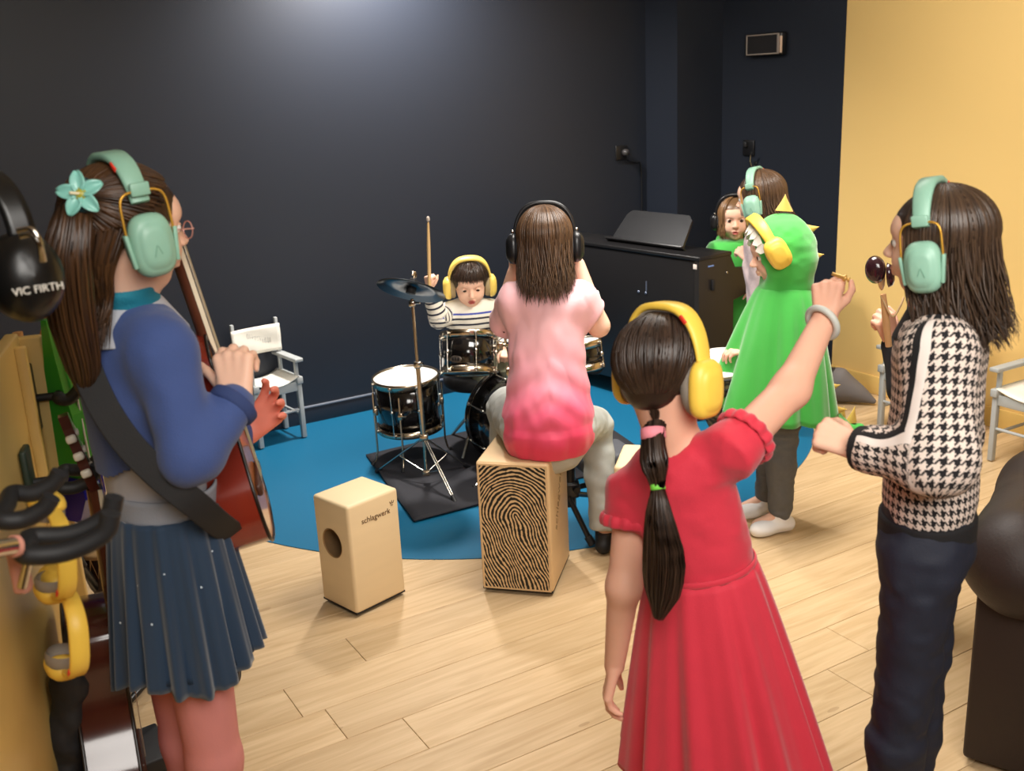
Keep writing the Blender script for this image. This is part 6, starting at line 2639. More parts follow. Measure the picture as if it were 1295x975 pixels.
def child_dino():
    Y = 3.44
    f = Vector((-.96, .10, 0)).normalized()
    l = Z.cross(f)
    h = Head(at(983, 318, Y), Vector((-.90, .02, -.22)), .200)
    n = at(992, 362, Y)
    pel = at(990, 505, Y)
    t = thing('person', 'child in a green hooded dinosaur cape with gold spikes and grey trousers', 'person', (pel.x, pel.y, 0))
    sc = n - Z * .04
    sL, sR = sc + l * .062, sc - l * .070
    elL, wrL = sL - Z * .14 + f * .03, sL - Z * .17 + f * .12 - l * .03
    elR, wrR = sR - Z * .12 + f * .06, at(952, 438, Y + .10)
    P = head_prims(h) + [cap(h.p(-.1, 0, -.25), n, .042, .045, .03)]
    P += [scap(sc - Z * .02, pel, .08, .085, tuple(f), .78, .03), cap(sL, sR, .03, .03, .03)]
    P += body_limb(sL, elL, wrL, .032, .028, .02) + body_limb(sR, elR, wrR, .032, .028, .02)
    P += hand_prims(wrL, (-1, .1, -.1), (0, -.2, 1), (0, 1, 0), .11, LOOSE, (.2, .1)) + hand_prims(wrR, (-1, -.1, -.05), (0, .2, 1), (0, -1, 0), .11, ((.1, .15, .1),) * 4, (.2, .1))
    feet = ((1, Vector((.945, 3.44, 0))), (-1, Vector((.935, 3.60, 0))))
    legs = []
    for s, ft in feet:
        hip = pel + l * s * .045 - Z * .02
        pr, kn, an = leg_to_floor(hip, (ft.x, ft.y), f, .005, (.05, .038, .026))
        P += pr + [cap(an, an + f * .08 - Z * .035, .026, .02, .02)]
        legs.append((hip, kn, an))
    soft('body', P, SKIN, t, .0042)
    head_parts(h, t, HAIR_L)
    TR = M('grey_marl_trousers', rgb(92, 92, 92), .85, var=.15, scale=60, bump=.4, bscale=250)
    PT = [scap(pel - Z * .03, pel + Z * .03, .09, .09, tuple(f), .85, .03)]
    for hip, kn, an in legs:
        PT += [cap(hip, kn, .060, .052, .03), cap(kn, an + Z * .03, .052, .044, .03), flat(an + Z * .03, an - Z * .005, .036, .034, .01)]

    def dr(P_):
        return .006 * np.abs(vnoise(P_ * np.array([12, 12, 42.]))) + .003 * vnoise(P_ * 30)
    soft('trousers', PT, TR, t, .005, dr)
    for hip, kn, an in legs:
        shoe('sock', an, (-.9, -.25, 0), .165, M('white_sock', rgb(236, 234, 232), .85, bump=.3, bscale=400), t, 0.0, True)
    # cape: soft bell with an open front towards the left
    rows = []
    top, bot = n + Z * .012, Vector((pel.x + .005, pel.y, at(990, 524, Y).z))
    nu = 120
    for i in range(25):
        s = i / 24
        c = top.lerp(bot, s)
        row = []
        for j in range(nu):
            w = 2 * math.pi * j / nu
            fr = max(0, math.cos(w))               # towards the front (left in the picture)
            rx = .068 + .098 * s ** .5 + .098 * fr ** 2 * s ** 1.1
            ry = .070 + .108 * s ** .40
            m_ = 1 + s ** .6 * (.075 * math.sin(8 * w + 1.2 + 1.2 * s) + .04 * math.sin(13 * w + 2 - 1.5 * s) + .02 * math.sin(21 * w + 5))
            z = c.z + .055 * fr ** 2 * s * s - .012 * s * math.sin(3 * w)
            row.append(Vector((c.x, c.y, z)) + f * rx * m_ * math.cos(w) + l * ry * m_ * math.sin(w))
        rows.append(row)
    mb = MB()
    mb.grid(rows, closed=True)
    mb.build('cape', GRN, t, True, .006)
    # hood
    H = h.H
    PH = [ell(h.p(-.08, 0, .08), (.55 * H, .48 * H, .52 * H), h.X(), 0), cap(h.p(-.14, 0, -.30), n - Z * .022, .088, .088, .06)]
    PH += [neg(ell(h.p(.66, 0, -.10), (.50 * H, .36 * H, .44 * H), h.X()), .02), neg(ell(h.p(.02, 0, -.02), (.43 * H, .37 * H, .46 * H), h.X()), .01)]
    soft('hood', PH, GRN, t, .0045, folds(.004, 18, (1, 1, 1.4), 9))
    # white felt teeth on the hood's rim
    for k in range(9):
        a = R(-72 + 18 * k)
        c = h.p(.30 + .06 * math.cos(a), .43 * math.sin(a), .06 + .46 * math.cos(a))
        mb = MB(frame_M(c, h.l * math.cos(a) - h.u * math.sin(a), (h.f * .7 - h.u * .7 * math.cos(a) - h.l * .7 * math.sin(a)).normalized(), h.f))
        mb.prism([(-.015, -.010), (.015, -.010), (.015, .006), (0, .022), (-.015, .006)], -.003, .003)
        mb.build('felt_tooth', CANVAS, t)
    # spikes down the back
    pts = [(at(992, 262, Y), (.05, 0, 1), (1, 0, -.1), .03, .055), (at(1022, 291, Y), (.95, 0, .25), (.2, 0, -1), .026, .05), (at(1028, 325, Y), (.95, 0, .2), (.1, 0, -1), .026, .05),
           (at(1022, 372, Y), (.85, 0, -.25), (.3, 0, .9), .028, .05), (at(1048, 492, Y), (.85, 0, .3), (.2, 0, 1), .03, .055), (at(1054, 520, Y), (.9, 0, .1), (0, 0, 1), .03, .06)]
    for p, d, sd, w, hg in pts:
        spike(p - Vector(d).normalized() * .012, d, w, hg, t, sd)
    # stuffed tail
    TL = chain([at(1030, 505, Y + .02), at(1050, 535, Y + .02), at(1075, 548, Y + .02), at(1088, 541, Y + .02)], [.05, .042, .03, .016], .03)
    soft('tail', TL, GRN, t, .005)
    spike(at(1060, 532, Y + .02), (.4, 0, 1), .03, .055, t, (1, 0, 0))
    spike(at(1076, 534, Y + .02), (.2, 0, 1), .022, .06, t, (1, 0, 0))
    return h, t


hF, tF = child_dino()


class HoodHead(Head):
    pass


hh = Head(hF.c + Vector((-.030, 0, .034)), hF.f, hF.H * 1.10)
earmuff(hh, 'yellow', 'yellow ear defenders worn over the green dinosaur hood', hF.p(0, 0, .5), -16, -.10, 'yellow ear defenders', 1.0, gap=.47, ruk=.80, wire=False)

# djembe played by the child in the cape
dj = at(912, 458, 3.52)
dax = Vector((-.10, -.16, 1)).normalized()
t = thing('djembe', 'djembe with white skin and patterned cloth cover in front of the dinosaur cape', 'drum', (dj.x + .03, dj.y + .05, 0))
T = dirM(dj, dax)
mb = MB(T)
mb.lathe([(.120, .0), (.124, -.01), (.122, -.06), (.105, -.14), (.070, -.22), (.052, -.27), (.060, -.34), (.078, -.395), (.072, -.397), (.05, -.33)], n=40)


def cloth_mat():
    m, nt, b = base('patterned_cloth')
    tc = node(nt, 'ShaderNodeTexCoord')
    vo = node(nt, 'ShaderNodeTexVoronoi')
    vo.inputs['Scale'].default_value = 48
    L(nt, tc.outputs['Object'], vo.inputs['Vector'])
    cr = node(nt, 'ShaderNodeValToRGB')
    cr.color_ramp.elements[0].color = rgb(112, 104, 78)
    cr.color_ramp.elements[0].position = .3
    cr.color_ramp.elements[1].color = rgb(38, 36, 34)
    cr.color_ramp.elements[1].position = .62
    L(nt, vo.outputs['Distance'], cr.inputs[0])
    L(nt, cr.outputs[0], b.inputs['Base Color'])
    b.inputs['Roughness'].default_value = .8
    return m


mb.build('shell', cloth_mat(), t)
mb = MB(T)
mb.lathe([(0, .005), (.117, .004), (.121, .0), (.121, -.012)], n=40)
mb.build('drum_head', M('goat_skin', rgb(236, 232, 226), .6), t)
mb = MB(T)
for z in (-.012, -.05):
    mb.tube([((.126 if z > -.03 else .123) * math.cos(w), (.126 if z > -.03 else .123) * math.sin(w), z) for w in np.linspace(0, 2 * math.pi, 40, endpoint=False)], .004, 8, closed=True)
mb.build('rope_ring', BLKM, t)

# ================================================================== girl at the piano in green
def girl_piano():
    c = at(929, 276, 5.05)
    f = Vector((-.15, -.97, -.06)).normalized()
    h = Head(c, f, .205)
    n = at(927, 305, 5.07)
    pel = Vector((n.x, n.y + .02, .47))
    fx = Vector((f.x, f.y, 0)).normalized()
    l = Z.cross(fx)
    t = thing('person', 'small girl in a green cape standing behind the piano, facing us', 'person', (pel.x, pel.y, 0))
    sc = n - Z * .04
    sL, sR = sc + l * .085, sc - l * .085
    P = head_prims(h, .8) + [cap(h.p(-.1, 0, -.25), n, .04, .043, .03)]
    P += [scap(sc - Z * .02, pel, .08, .085, tuple(fx), .78, .03), cap(sL, sR, .03, .03, .03)]
    for sh, s in ((sL, 1), (sR, -1)):
        el_, wr_ = sh - Z * .14 + fx * .03, sh - Z * .18 + fx * .13
        P += body_limb(sh, el_, wr_, .032, .027, .02) + hand_prims(wr_, fx + Vector((0, 0, -.2)), (0, 0, 1), l * -s, .1, LOOSE, (.2, .1))
    for s in (1, -1):
        hip = pel + l * s * .045
        pr, kn, an = leg_to_floor(hip, (hip.x, hip.y), fx, .005, (.05, .04, .03))
        P += pr + [cap(an, an + fx * .08 - Z * .035, .026, .02, .02)]
    soft('body', P, [SKIN, LIP], t, .0045, matfn=lambda C: (np.linalg.norm((C - nv(h.p(.385, 0, -.272))) / nv((1, 1, .62)), axis=1) < .015).astype(int))
    head_parts(h, t, HAIR_L, (0, 0), .7)
    rows = []
    top, bot = n + Z * .015, Vector((pel.x, pel.y, .38))
    for i in range(20):
        s = i / 19
        p = top.lerp(bot, s)
        rows.append([p + l * (.055 + .165 * s ** .36) * (1 + .05 * s * math.sin(8 * w)) * math.cos(w) + fx * (.055 + .11 * s ** .4) * (1 + .05 * s * math.sin(8 * w)) * math.sin(w) for w in np.linspace(0, 2 * math.pi, 90, endpoint=False)])
    mb = MB()
    mb.grid(rows, closed=True)
    mb.build('cape', GRN, t, True, .006)
    soft('folded_hood', [cap(n + Z * .0 + l * .05 - fx * .03, n - l * .05 - fx * .03, .032, .032), cap(n - Z * .012 + l * .055 + fx * .03, n - Z * .045 + fx * .075, .018, .013), cap(n - Z * .012 - l * .055 + fx * .03, n - Z * .045 + fx * .075, .018, .013)], GRN, t, .005, folds(.003, 30))
    TRS = [cap(pel + l * .045, Vector((pel.x, pel.y, .1)) + l * .045, .06, .045), cap(pel - l * .045, Vector((pel.x, pel.y, .1)) - l * .045, .06, .045)]
    soft('trousers', TRS, M('dark_trousers', rgb(38, 38, 44), .85), t, .007)
    for s in (1, -1):
        shoe('shoe', Vector((pel.x, pel.y, .08)) + l * s * .045, fx, .16, BLKM, t)
    long_hair(h, .10, HAIR_L, t, 500, 40, 41, .0045, 0.0, inward=.02, wave=.006, lenvar=.3)
    earmuff(h, 'black', 'black headphones on the small girl in green behind the piano', h.p(0, 0, .5), 0, -.08, 'black headphones', .8, cat='headphones', name='headphones', wire=False)


girl_piano()

# ================================================================== girl with mint headphones at the piano
def girl_mint():
    Y = 4.55
    h = Head(at(961, 250, Y), Vector((-.80, .52, -.12)), .225)
    f = Vector((-.85, .42, 0)).normalized()
    l = Z.cross(f)
    n = at(968, 290, Y + .01)
    pel = Vector((n.x + .03, n.y, .60))
    t = thing('person', 'long haired girl in a pale pink jumper standing at the end of the piano', 'person', (pel.x, pel.y, 0))
    sc = n - Z * .05
    sL, sR = sc + l * .11, sc - l * .11
    elL, wrL = at(962, 372, Y - .08), at(948, 330, Y + .02)
    elR, wrR = sR - Z * .17 - f * .02, sR - Z * .34 + f * .02
    P = head_prims(h) + [cap(h.p(-.1, 0, -.25), n, .045, .05, .03)]
    P += [scap(sc - Z * .02, pel, .09, .10, tuple(f), .78, .03), cap(sL, sR, .033, .033, .03)]
    P += body_limb(sL, elL, wrL, .034, .03, .022) + body_limb(sR, elR, wrR, .034, .03, .022)
    P += hand_prims(wrL, (-.5, .5, .7), (.3, -.9, .2), (0, .3, 1), .125, ((.5, .7, .4),) * 4, (.3, .3)) + hand_prims(wrR, -Z, -l, f, .12, LOOSE, (.2, .1))
    legs = []
    for s in (1, -1):
        hip = pel + l * s * .05
        an = Vector((hip.x, hip.y, .09))
        kn = hip.lerp(an, .5) + f * .01
        P += [cap(hip, kn, .055, .045), cap(kn, an, .045, .03)]
        legs.append((hip, kn, an))
    soft('body', P, SKIN, t, .0048)
    head_parts(h, t, HAIR_L)
    SW = M('pale_pink_marl', rgb(206, 186, 186), .9, var=.2, scale=90, bump=.4, bscale=300)
    soft('jumper', [scap(pel - Z * .03, sc - Z * .03, .118, .11, tuple(f), .85, .03), cap(sL, sR, .048, .048, .05), cap(sL, elL, .052, .046), cap(elL, elL.lerp(wrL, .85), .044, .036), cap(sR, elR, .05, .045), cap(elR, elR.lerp(wrR, .85), .044, .036)], SW, t, .0055, folds(.005, 18))
    PT = [scap(pel - Z * .05, pel, .12, .11, tuple(f), .9, .03)]
    for hip, kn, an in legs:
        PT += [cap(hip, kn, .07, .058), flat(kn, an, .055, .045, .02)]
        shoe('shoe', an, f, .18, BLKM, t)
    soft('trousers', PT, M('dark_trousers', rgb(38, 38, 44), .85), t, .007)
    long_hair(h, .17, HAIR_M, t, 700, 58, 51, .0048, 0.05, inward=.0, lenvar=.2, wave=.012)
    earmuff(h, 'mint', 'mint green ear defenders on the long haired girl at the piano', h.p(0, 0, .5), -4, -.14, 'mint green ear defenders', .98)


girl_mint()

# ================================================================== child behind the houndstooth girl holding castanets
def child_behind():
    Y = 2.70
    n = at(1178, 392, Y)
    f = Vector((-.93, -.15, 0)).normalized()
    l = Z.cross(f)
    h = Head(at(1196, 318, Y + .02), Vector((-.95, -.12, -.05)), .19)
    n = Vector((h.c.x + .01, h.c.y, h.c.z - .135))
    pel = Vector((n.x + .01, n.y, .56))
    t = thing('person', 'child in black and white top, hidden behind the houndstooth jacket, black sleeve raised', 'person', (pel.x, pel.y, 0))
    sc = n - Z * .045
    sL, sR = sc + l * .095, sc - l * .095
    elL, wrL = at(1146, 492, Y - .14), at(1128, 432, Y - .08)
    elR, wrR = sR - Z * .17 - f * .02, sR - Z * .32 + f * .02
    P = head_prims(h) + [cap(h.p(-.1, 0, -.25), n, .042, .045, .03)]
    P += [scap(sc - Z * .02, pel, .085, .09, tuple(f), .78, .03), cap(sL, sR, .03, .03, .03)]
    P += body_limb(sL, elL, wrL, .033, .028, .021) + body_limb(sR, elR, wrR, .033, .028, .021)
    P += hand_prims(wrL, at(1118, 402, Y - .08) - wrL, (.3, -.9, .1), (.5, .1, .9), .13, ((.6, .8, .5), (.65, .85, .5), (.7, .9, .6), (.75, .95, .6)), (.3, .5), .05)
    P += hand_prims(wrR, -Z, -l, f, .12, LOOSE, (.2, .2))
    legs = []
    for s in (1, -1):
        hip = pel + l * s * .045
        pr, kn, an = leg_to_floor(hip, (hip.x, hip.y), f, .005, (.05, .04, .028))
        P += pr + [cap(an, an + f * .09 - Z * .035, .026, .02, .02)]
        legs.append((hip, kn, an))
    soft('body', P, SKIN2, t, .0045)
    head_parts(h, t, HAIR_D)
    BK = M('black_jersey', rgb(22, 22, 25), .85)
    WT = M('white_knit', rgb(232, 226, 218), .85, bump=.4, bscale=300)
    soft('waistcoat', [scap(pel, sc - Z * .02, .112, .105, tuple(f), .85, .03), flat(n - Z * .05, n - Z * .005, .075, .056, .02)], WT, t, .005, folds(.004, 22))
    soft('sleeve', [cap(sL, elL, .048, .044), cap(elL, elL.lerp(wrL, .9), .043, .034)], BK, t, .005, folds(.004, 22))
    soft('sleeve', [cap(sR, elR, .048, .044), cap(elR, elR.lerp(wrR, .9), .043, .034)], BK, t, .005, folds(.004, 22))
    PT = [scap(pel - Z * .04, pel + Z * .02, .10, .10, tuple(f), .85, .03)]
    for hip, kn, an in legs:
        PT += [cap(hip, kn, .064, .05), flat(kn, an, .05, .042, .02)]
        shoe('shoe', an, f, .165, BLKM, t)
    soft('trousers', PT, BK, t, .007)
    long_hair(h, .08, HAIR_D, t, 300, 60, 61, .006)
    # handled castanets
    g0, g1 = at(1124, 438, Y - .12), at(1117, 372, Y - .12)
    tc = thing('castanets', 'handled castanets with dark shells raised by the black sleeved hand', 'castanets', g0)
    WD = M('beech_handle', rgb(206, 158, 108), .45)
    mb = MB()
    mb.tube([g0, g0.lerp(g1, .5), g1], [.0085, .010, .007], 12)
    mb.build('handle', WD, tc)
    pc_ = at(1114, 347, Y - .12)
    d = (g1 - g0).normalized()
    mb = MB(dirM(pc_, (.75, -.65, .1), tuple(d)))
    mb.ell((0, 0, 0), (.042, .024, .006), None, 24, 8)
    mb.build('paddle', WD, tc)
    DK = M('dark_shell', rgb(52, 28, 34), .15, coat=.5)
    for (px, py, rot, sc_) in ((1107, 341, (-.6, -.75, .15), 1.0), (1123, 348, (.85, -.45, .1), .85)):
        q = at(px, py, Y - .13)
        mb = MB(dirM(q, rot, tuple(d)))
        mb.lathe([(0, .019), (.012, .018), (.022, .012), (.0265, .0), (.022, -.002), (0, .003)], n=28)
        mb.V = [q + (v - q) * sc_ + d * ((v - q).dot(d)) * .35 for v in mb.V]
        mb.build('shell', DK, tc)
    mb = MB()
    mb.tube(bez([at(1114, 374, Y - .12), at(1128, 400, Y - .14), at(1138, 388, Y - .13), at(1143, 376, Y - .12)], 14), .003, 6)
    mb.build('cord', M('cord_beige', rgb(200, 166, 120), .7), tc)
    # red ball shaker and a black handled mallet beside the chin
    q = at(1161, 384, Y - .2)
    ts = thing('red_shaker', 'small glossy red ball shaker under the mint ear cup', 'shaker', q)
    mb = MB()
    mb.ell(q, (.024, .024, .024), None, 22, 14)
    mb.build('ball', M('red_gloss', rgb(176, 46, 58), .15, coat=.5), ts)
    mb = MB()
    mb.tube([q + Vector((0, 0, -.02)), q + Vector((.012, 0, -.12))], .006, 8)
    mb.build('handle', WD, ts)
    q2 = at(1151, 403, Y - .19)
    ts = thing('black_shaker', 'black oval shaker beside the small red ball', 'shaker', q2)
    mb = MB()
    mb.ell(q2, (.017, .015, .028), None, 18, 12)
    mb.build('ball', BLK, ts)
    mb = MB()
    mb.tube([q2 + Vector((.003, 0, -.025)), q2 + Vector((.01, 0, -.10))], .005, 8)
    mb.build('handle', WD, ts)


child_behind()
# ------------------------------------------------------------------ instrument rack panel at the left edge and what hangs on it
LY = M('rack_yellow', rgb(226, 190, 112), .45, var=.05)
rd_ = Vector((-.27, .96, 0)).normalized()          # along the panel, away from the camera
rn = Vector((rd_.y, -rd_.x, 0))                    # out of its face, towards the room
far_top = at(27, 430, 1.90)
ro = Vector((far_top.x, far_top.y, 0))
RM = frame_M(ro, -rd_, rn, (0, 0, 1))              # x towards the camera, y out, z up
tr = thing('instrument_rack', 'pale yellow wooden rack panel with hooks at the left edge', 'rack', ro + rd_ * -.5)
ztop = at(25, 418, 1.9).z
for i, (z0, z1) in enumerate(((0.02, ztop),)):
    mb = MB(RM)
    mb.box((.55, -.012, (z0 + z1) / 2), (1.06, .024, z1 - z0), None, .004)
    mb.build('panel', LY, tr)
mb = MB(RM)
mb.box((.012, .012, ztop / 2), (.024, .05, ztop - .02), None, .004)
mb.build('edge_post', LY, tr)
mb = MB(RM)
mb.box((.075, .008, ztop / 2), (.02, .02, ztop - .03), None, .003)
mb.build('edge_strip', LY, tr)
mb = MB(RM)
mb.box((.0, .03, ztop - .09), (.012, .012, .14), None, .003)
mb.build('steel_strip', M('rack_steel', rgb(150, 152, 156), .4, .5), tr)


def hook(px, py, Y, label, prong=.10, up=.04, tilt=0.0, w=.045, white=False):
    """wall guitar hanger: plate on the panel, arm and a two pronged rubber fork"""
    p = at(px, py, Y)
    s = (p - ro)
    x = -s.dot(rd_)
    base_p = RM @ Vector((x, .002, p.z))
    t = thing('guitar_hanger', label, 'hanger', base_p, 'guitar hangers on the yellow rack')
    d = rn
    mb = MB(frame_M(base_p, -rd_, d, (0, 0, 1)))
    mb.box((0, .006, 0), (.05, .012, .13), None, .004)
    mb.build('plate', M('dark_green_plate', rgb(34, 48, 36), .5) if not white else LY, t)
    tip = p
    mb = MB()
    mb.tube([base_p + d * .01, tip], .0075, 10)
    mb.build('arm', BLKM, t)
    for sgn in (1, -1):
        e = tip - rd_ * (w * sgn)
        mb = MB()
        mb.tube(bez([tip, e, e + d * prong * .5 + Vector((0, 0, -.004)), e + d * prong + Vector((0, 0, up * .3)), e + d * (prong + .012) + Vector((0, 0, up))], 16), .0115, 10)
        mb.build('fork_prong', BLKM, t)
    return t


hook(78, 605, 1.72, 'black hanger fork holding the classical guitar by the dark ponytail end', .055, .03)
hook(36, 690, 1.10, 'near black double hanger fork above the yellow ear defenders', .085, .035, 0, .026)
hook(8, 640, 1.22, 'black hanger hook at the left frame edge above the silver tube', .05, .02)

# classical guitar hanging from the fork, seen edge on
CB = M('dark_rosewood', rgb(66, 30, 22), .18, coat=.5, var=.2, scale=4, stretch=(9, 9, 1))
HEADW = M('head_mahogany', rgb(74, 30, 22), .25, coat=.4)
cgn = (at(76, 500, 1.74) - at(158, 990, 1.66)).normalized()
cfn = Vector((.90, .40, .12))
zl = .42
nut = at(107, 612, 1.70)
org = nut - cgn * (zl + .20) - Vector(cfn).normalized() * .07
tcg, TC = guitar(org, cgn, cfn, zl, 'dark red classical guitar hanging on the rack, head up', M('cedar_top', rgb(176, 96, 54), .25, coat=.4, var=.06, stretch=(20, 20, 1)), CB, HEADW, rib=.085, neck_len=.20, head_len=.14, wid=(.12, .09, .155), name='classical_guitar')

hook(76, 500, 1.875, 'far black hanger hook at the rack edge carrying the green guitar', .03, .02, 0, .022)

# green electric ukulele with a blue lower end, and a blue ring toy
GU = M('green_lacquer', rgb(62, 160, 52), .25, coat=.4)
g_top, g_bot = at(66, 402, 1.90), at(92, 592, 1.90)
gn_ = (g_top - g_bot).normalized()
gw = Vector((.9, -.42, 0))
gw = (gw - gn_ * gw.dot(gn_)).normalized()
gz = gw.cross(gn_) * 1.0
GT = frame_M(g_bot, gw, gn_, gz)
GL = (g_top - g_bot).length
t = thing('green_guitar', 'green toy guitar with blue lower end hanging behind the girl in blue', 'guitar', g_bot)
mb = MB(GT)
poly = [(-.055, -.01), (.045, -.01), (.042, GL * .40), (.030, GL * .52), (.018, GL * .75), (.008, GL * 1.0), (-.006, GL * 1.0), (-.012, GL * .75), (-.018, GL * .56), (-.030, GL * .485), (-.058, GL * .455)]
mb.prism(poly, -.022, .022)
mb.build('body', GU, t)
mb = MB(GT)
mb.prism([(-.057, -.06), (-.03, -.10), (.03, -.10), (.052, -.05), (.047, -.008), (-.057, -.008)], -.026, .026)
mb.build('blue_end', M('blue_lacquer', rgb(24, 28, 150), .15, coat=.6), t)
mb = MB(GT)
mb.tube([(.050, 0, 0), (.036, GL * .52, 0), (.014, GL * .98, 0)], .0022, 6)
mb.build('white_edge', CANVAS, t)
# blue curved handle
t = thing('blue_hook', 'shiny dark blue curved plastic handle behind the rack edge', 'handle', at(45, 500, 1.98))
mb = MB()
mb.tube(bez([at(24, 446, 1.98), at(34, 443, 1.98), at(42, 458, 1.98), at(47, 480, 1.98), at(50, 520, 1.98)], 20), .0105, 12)
mb.build('tube', M('blue_plastic', rgb(30, 26, 110), .2, coat=.5), t)
# wooden sticks
WDS = M('stick_wood', rgb(196, 142, 84), .5)
for (a, b_, r_, lab) in ((at(62, 400, 2.06), at(42, 468, 2.06), .010, 'light wooden stick leaning behind the green guitar neck'),
                         (at(22, 420, 2.0), at(46, 530, 2.0), .012, 'brown wooden stick standing behind the rack edge')):
    t = thing('wooden_stick', lab, 'stick', b_)
    mb = MB()
    e_ = a + (b_ - a) * ((a.z - r_) / (a.z - b_.z))
    mb.tube([a, e_], [r_ * .8, r_], 12)
    mb.build('shaft', WDS, t)
t = thing('wooden_stand', 'curved pale wooden instrument stand behind the rack edge', 'stand', at(40, 540, 2.0))
mb = MB()
_b = at(49, 545, 1.98)
mb.tube(bez([at(28, 478, 1.98), at(36, 490, 1.98), at(44, 512, 1.98), _b], 14) + [Vector((_b.x, _b.y, .006))], [.008] * 4 + [.012] * 8 + [.010] * 4, 12)
mb.build('arm', M('pale_stick_wood', rgb(224, 174, 116), .45), t)

# black headphones hanging on top of the rack
Hc = at(30, 350, 1.30)
t = thing('headphones', 'big black headphones with white brand lettering hanging on the rack top', 'headphones', Hc)
mb = MB(dirM(Hc, (.62, -.75, .12), (0, 0, 1)))
rws = []
for a_, z in ((.80, -.03), (1.0, -.02), (1.03, .008), (.92, .032), (.6, .045), (.25, .05), (0, .051)):
    rws.append([(.056 * a_ * math.cos(w), .044 * a_ * math.sin(w), z) for w in np.linspace(0, 2 * math.pi, 40, endpoint=False)])
mb.grid(rws, closed=True)
cup1 = mb.build('ear_cup', M('headphone_black', rgb(20, 19, 18), .3), t)
fz = Vector((.62, -.75, .12)).normalized()
fxv = Vector((.75, .62, 0)).normalized()
fy = fz.cross(fxv)
text_mesh('lettering', 'VIC FIRTH', frame_M(Hc + fz * .0525 - fy * .016, fxv, fy, fz), .0135, M('print_white', rgb(214, 208, 196), .5), cup1, 'white brand lettering on the cup', .002)
H2 = Hc + Vector((-.10, .06, .0))
mb = MB(dirM(H2, (-.62, .75, -.12), (0, 0, 1)))
mb.grid(rws, closed=True)
mb.build('ear_cup', M('headphone_black', rgb(20, 19, 18), .3), t)
mb = MB()
rows = []
for i in range(25):
    a = math.pi * i / 24
    p = Hc.lerp(H2, .5 - .62 * math.cos(a)) + Vector((0, 0, .03 + .10 * math.sin(a) ** .8))
    rows.append([p + fxv * x for x in (-.016, -.008, .008, .016)])
mb.grid(rows)
mb.build('headband', M('headphone_black', rgb(20, 19, 18), .3), t, True, .008)
for dx in (0.0, .012):
    mb = MB()
    mb.tube(bez([at(22 + dx * 300, 292 + dx * 600, 1.22), at(40, 290 + dx * 600, 1.22), at(50, 305 + dx * 300, 1.22), at(56 - dx * 300, 330, 1.23)], 12), .0032, 8)
    mb.build('wire_yoke', CHROME, t)

# yellow ear defenders hanging under the fork
for (px, py, Y, lab, H_) in ((66, 695, 1.40, 'upper yellow ear defenders hanging from the hanger fork', .15), (80, 790, 1.42, 'lower yellow ear defenders hanging by the dark red guitar', .16)):
    c = at(px, py, Y)
    hx = Head(c, Vector((.80, .58, -.12)), H_, up=(.58, -.80, .06))
    earmuff(hx, 'yellow', lab, c, 0, -.10, 'yellow ear defenders', .95, gap=.40, wire=False)

# silver and pink microphone tube, blurred, at the very left
t = thing('silver_tube', 'short silver tube with pink grip sticking out at the left frame edge', 'tube', at(10, 695, 1.05))
mb = MB()
mb.tube([at(-40, 700, 1.0), at(18, 690, 1.06)], .010, 14)
mb.build('tube', CHROME, t)
mb = MB()
mb.tube([at(16, 691, 1.06), at(22, 690, 1.065)], .0125, 14)
mb.build('collar', M('pink_rubber', rgb(206, 142, 124), .6), t)
t = thing('steel_bracket', 'bright steel bracket below the silver tube at the left edge', 'bracket', at(34, 710, 1.12))
mb = MB()
mb.tube([at(42, 680, 1.12), at(28, 742, 1.12)], .006, 10)
mb.build('bar', CHROME, t)
mb = MB()
mb.box(at(24, 715, 1.13), (.02, .02, .07), None, .006)
mb.build('pad', M('pink_rubber', rgb(206, 142, 124), .6), t)

# black gig strap hanging down beside the classical guitar
t = thing('black_bag', 'black cloth bag hanging low beside the yellow ear defenders', 'bag', at(85, 960, 1.55))
soft('cloth', chain([at(98, 800, 1.56), at(90, 860, 1.56), at(84, 930, 1.56), at(90, 990, 1.56)], [.022, .026, .030, .03], .03), BLKM, t, .005, folds(.005, 30))

# small african drum behind the girl's skirt
dd = at(131, 690, 2.35)
t = thing('djembe', 'little djembe with laced sides behind the dark tulle skirt', 'drum', (dd.x, dd.y, dd.z - .17))
mb = MB()
mb.lathe([(0, .0), (.058, -.002), (.062, -.006), (.060, -.05), (.048, -.10), (.034, -.13), (.042, -.17), (0, -.17)], dd, n=30)
mb.build('shell', M('djembe_dark', rgb(54, 32, 22), .4), t)
mb = MB()
mb.lathe([(0, .004), (.060, .002), (.0635, -.004), (.0635, -.010)], dd, n=30)
mb.build('drum_head', M('skin_beige', rgb(206, 172, 122), .6), t)
mb = MB()
for i in range(18):
    a0, a1 = 2 * math.pi * i / 18, 2 * math.pi * (i + .5) / 18
    a2 = 2 * math.pi * (i + 1) / 18
    P0 = dd + Vector((.064 * math.cos(a0), .064 * math.sin(a0), -.008))
    P1 = dd + Vector((.058 * math.cos(a1), .058 * math.sin(a1), -.06))
    P2 = dd + Vector((.064 * math.cos(a2), .064 * math.sin(a2), -.008))
    mb.tube([P0, P1, P2], .0018, 5)
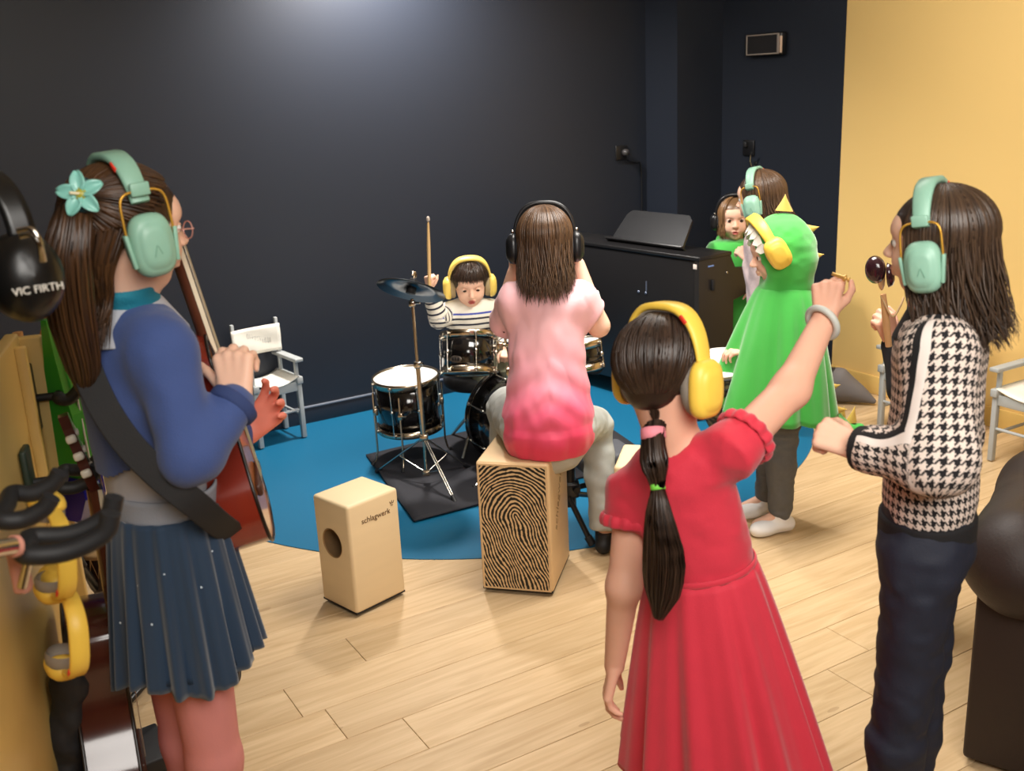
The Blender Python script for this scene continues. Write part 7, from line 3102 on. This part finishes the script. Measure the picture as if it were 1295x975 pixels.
o = mb.build('lacing', M('cord_beige', rgb(200, 166, 120), .7), t)
o['kind'] = 'stuff'
# stool carrying it
mb = MB()
st = Vector((dd.x, dd.y, dd.z - .17))
ts = thing('drum_rest', 'low black stand under the little djembe', 'stand', (st.x, st.y, 0))
mb.lathe([(0, st.z), (.06, st.z), (.06, st.z - .014), (0, st.z - .014)], (st.x, st.y, 0), n=24)
mb.build('top_plate', BLK, ts)
for a in (20, 140, 260):
    mb = MB()
    d = Vector((math.cos(R(a)), math.sin(R(a)), 0))
    mb.tube([Vector((st.x, st.y, st.z - .014)) + d * .03, Vector((st.x, st.y, .012)) + d * .16], .008, 8)
    mb.build('leg', BLK, ts)

# floor stand with rubber ended feet behind the girl's legs
fp = ground(300, 861)
t = thing('guitar_stand', 'black tubular guitar stand whose feet show beside the pink tights', 'stand', (fp.x - .25, fp.y - .05, 0))
q0 = Vector((fp.x - .02, fp.y, .022))
mid = ground(160, 880, .04)
mb = MB()
mb.tube([q0, Vector((q0.x - .20, q0.y + .02, .045))], .010, 10)
mb.build('leg', BLK, t)
mb = MB()
mb.tube([q0 + Vector((-.012, 0, 0)), q0 + Vector((.03, 0, -.003))], .0175, 12)
mb.build('rubber_foot', BLKM, t)
p1 = ground(165, 885, .02)
mb = MB()
mb.tube([p1, Vector((q0.x - .20, q0.y + .02, .045))], .010, 10)
mb.build('leg', BLK, t)
mb = MB()
mb.tube([Vector((q0.x - .20, q0.y + .02, .045)), at(90, 700, 2.2)], .010, 10)
mb.build('upright', BLK, t)
mb = MB()
mb.tube([at(84, 682, 2.1), at(104, 718, 2.1)], .012, 10)
mb.build('clamp_lever', BLK, t)
# dark shoe box corner at the bottom edge
b0 = ground(190, 985, .03)
t = thing('black_case', 'corner of a black case on the floor at the bottom edge', 'case', (b0.x - .05, b0.y, 0))
mb = MB(Matrix.Translation((b0.x - .07, b0.y + .02, .045)))
mb.box((0, 0, 0), (.22, .16, .09), Matrix.Rotation(R(35), 3, 'Z'), .006)
mb.build('shell', BLKM, t)
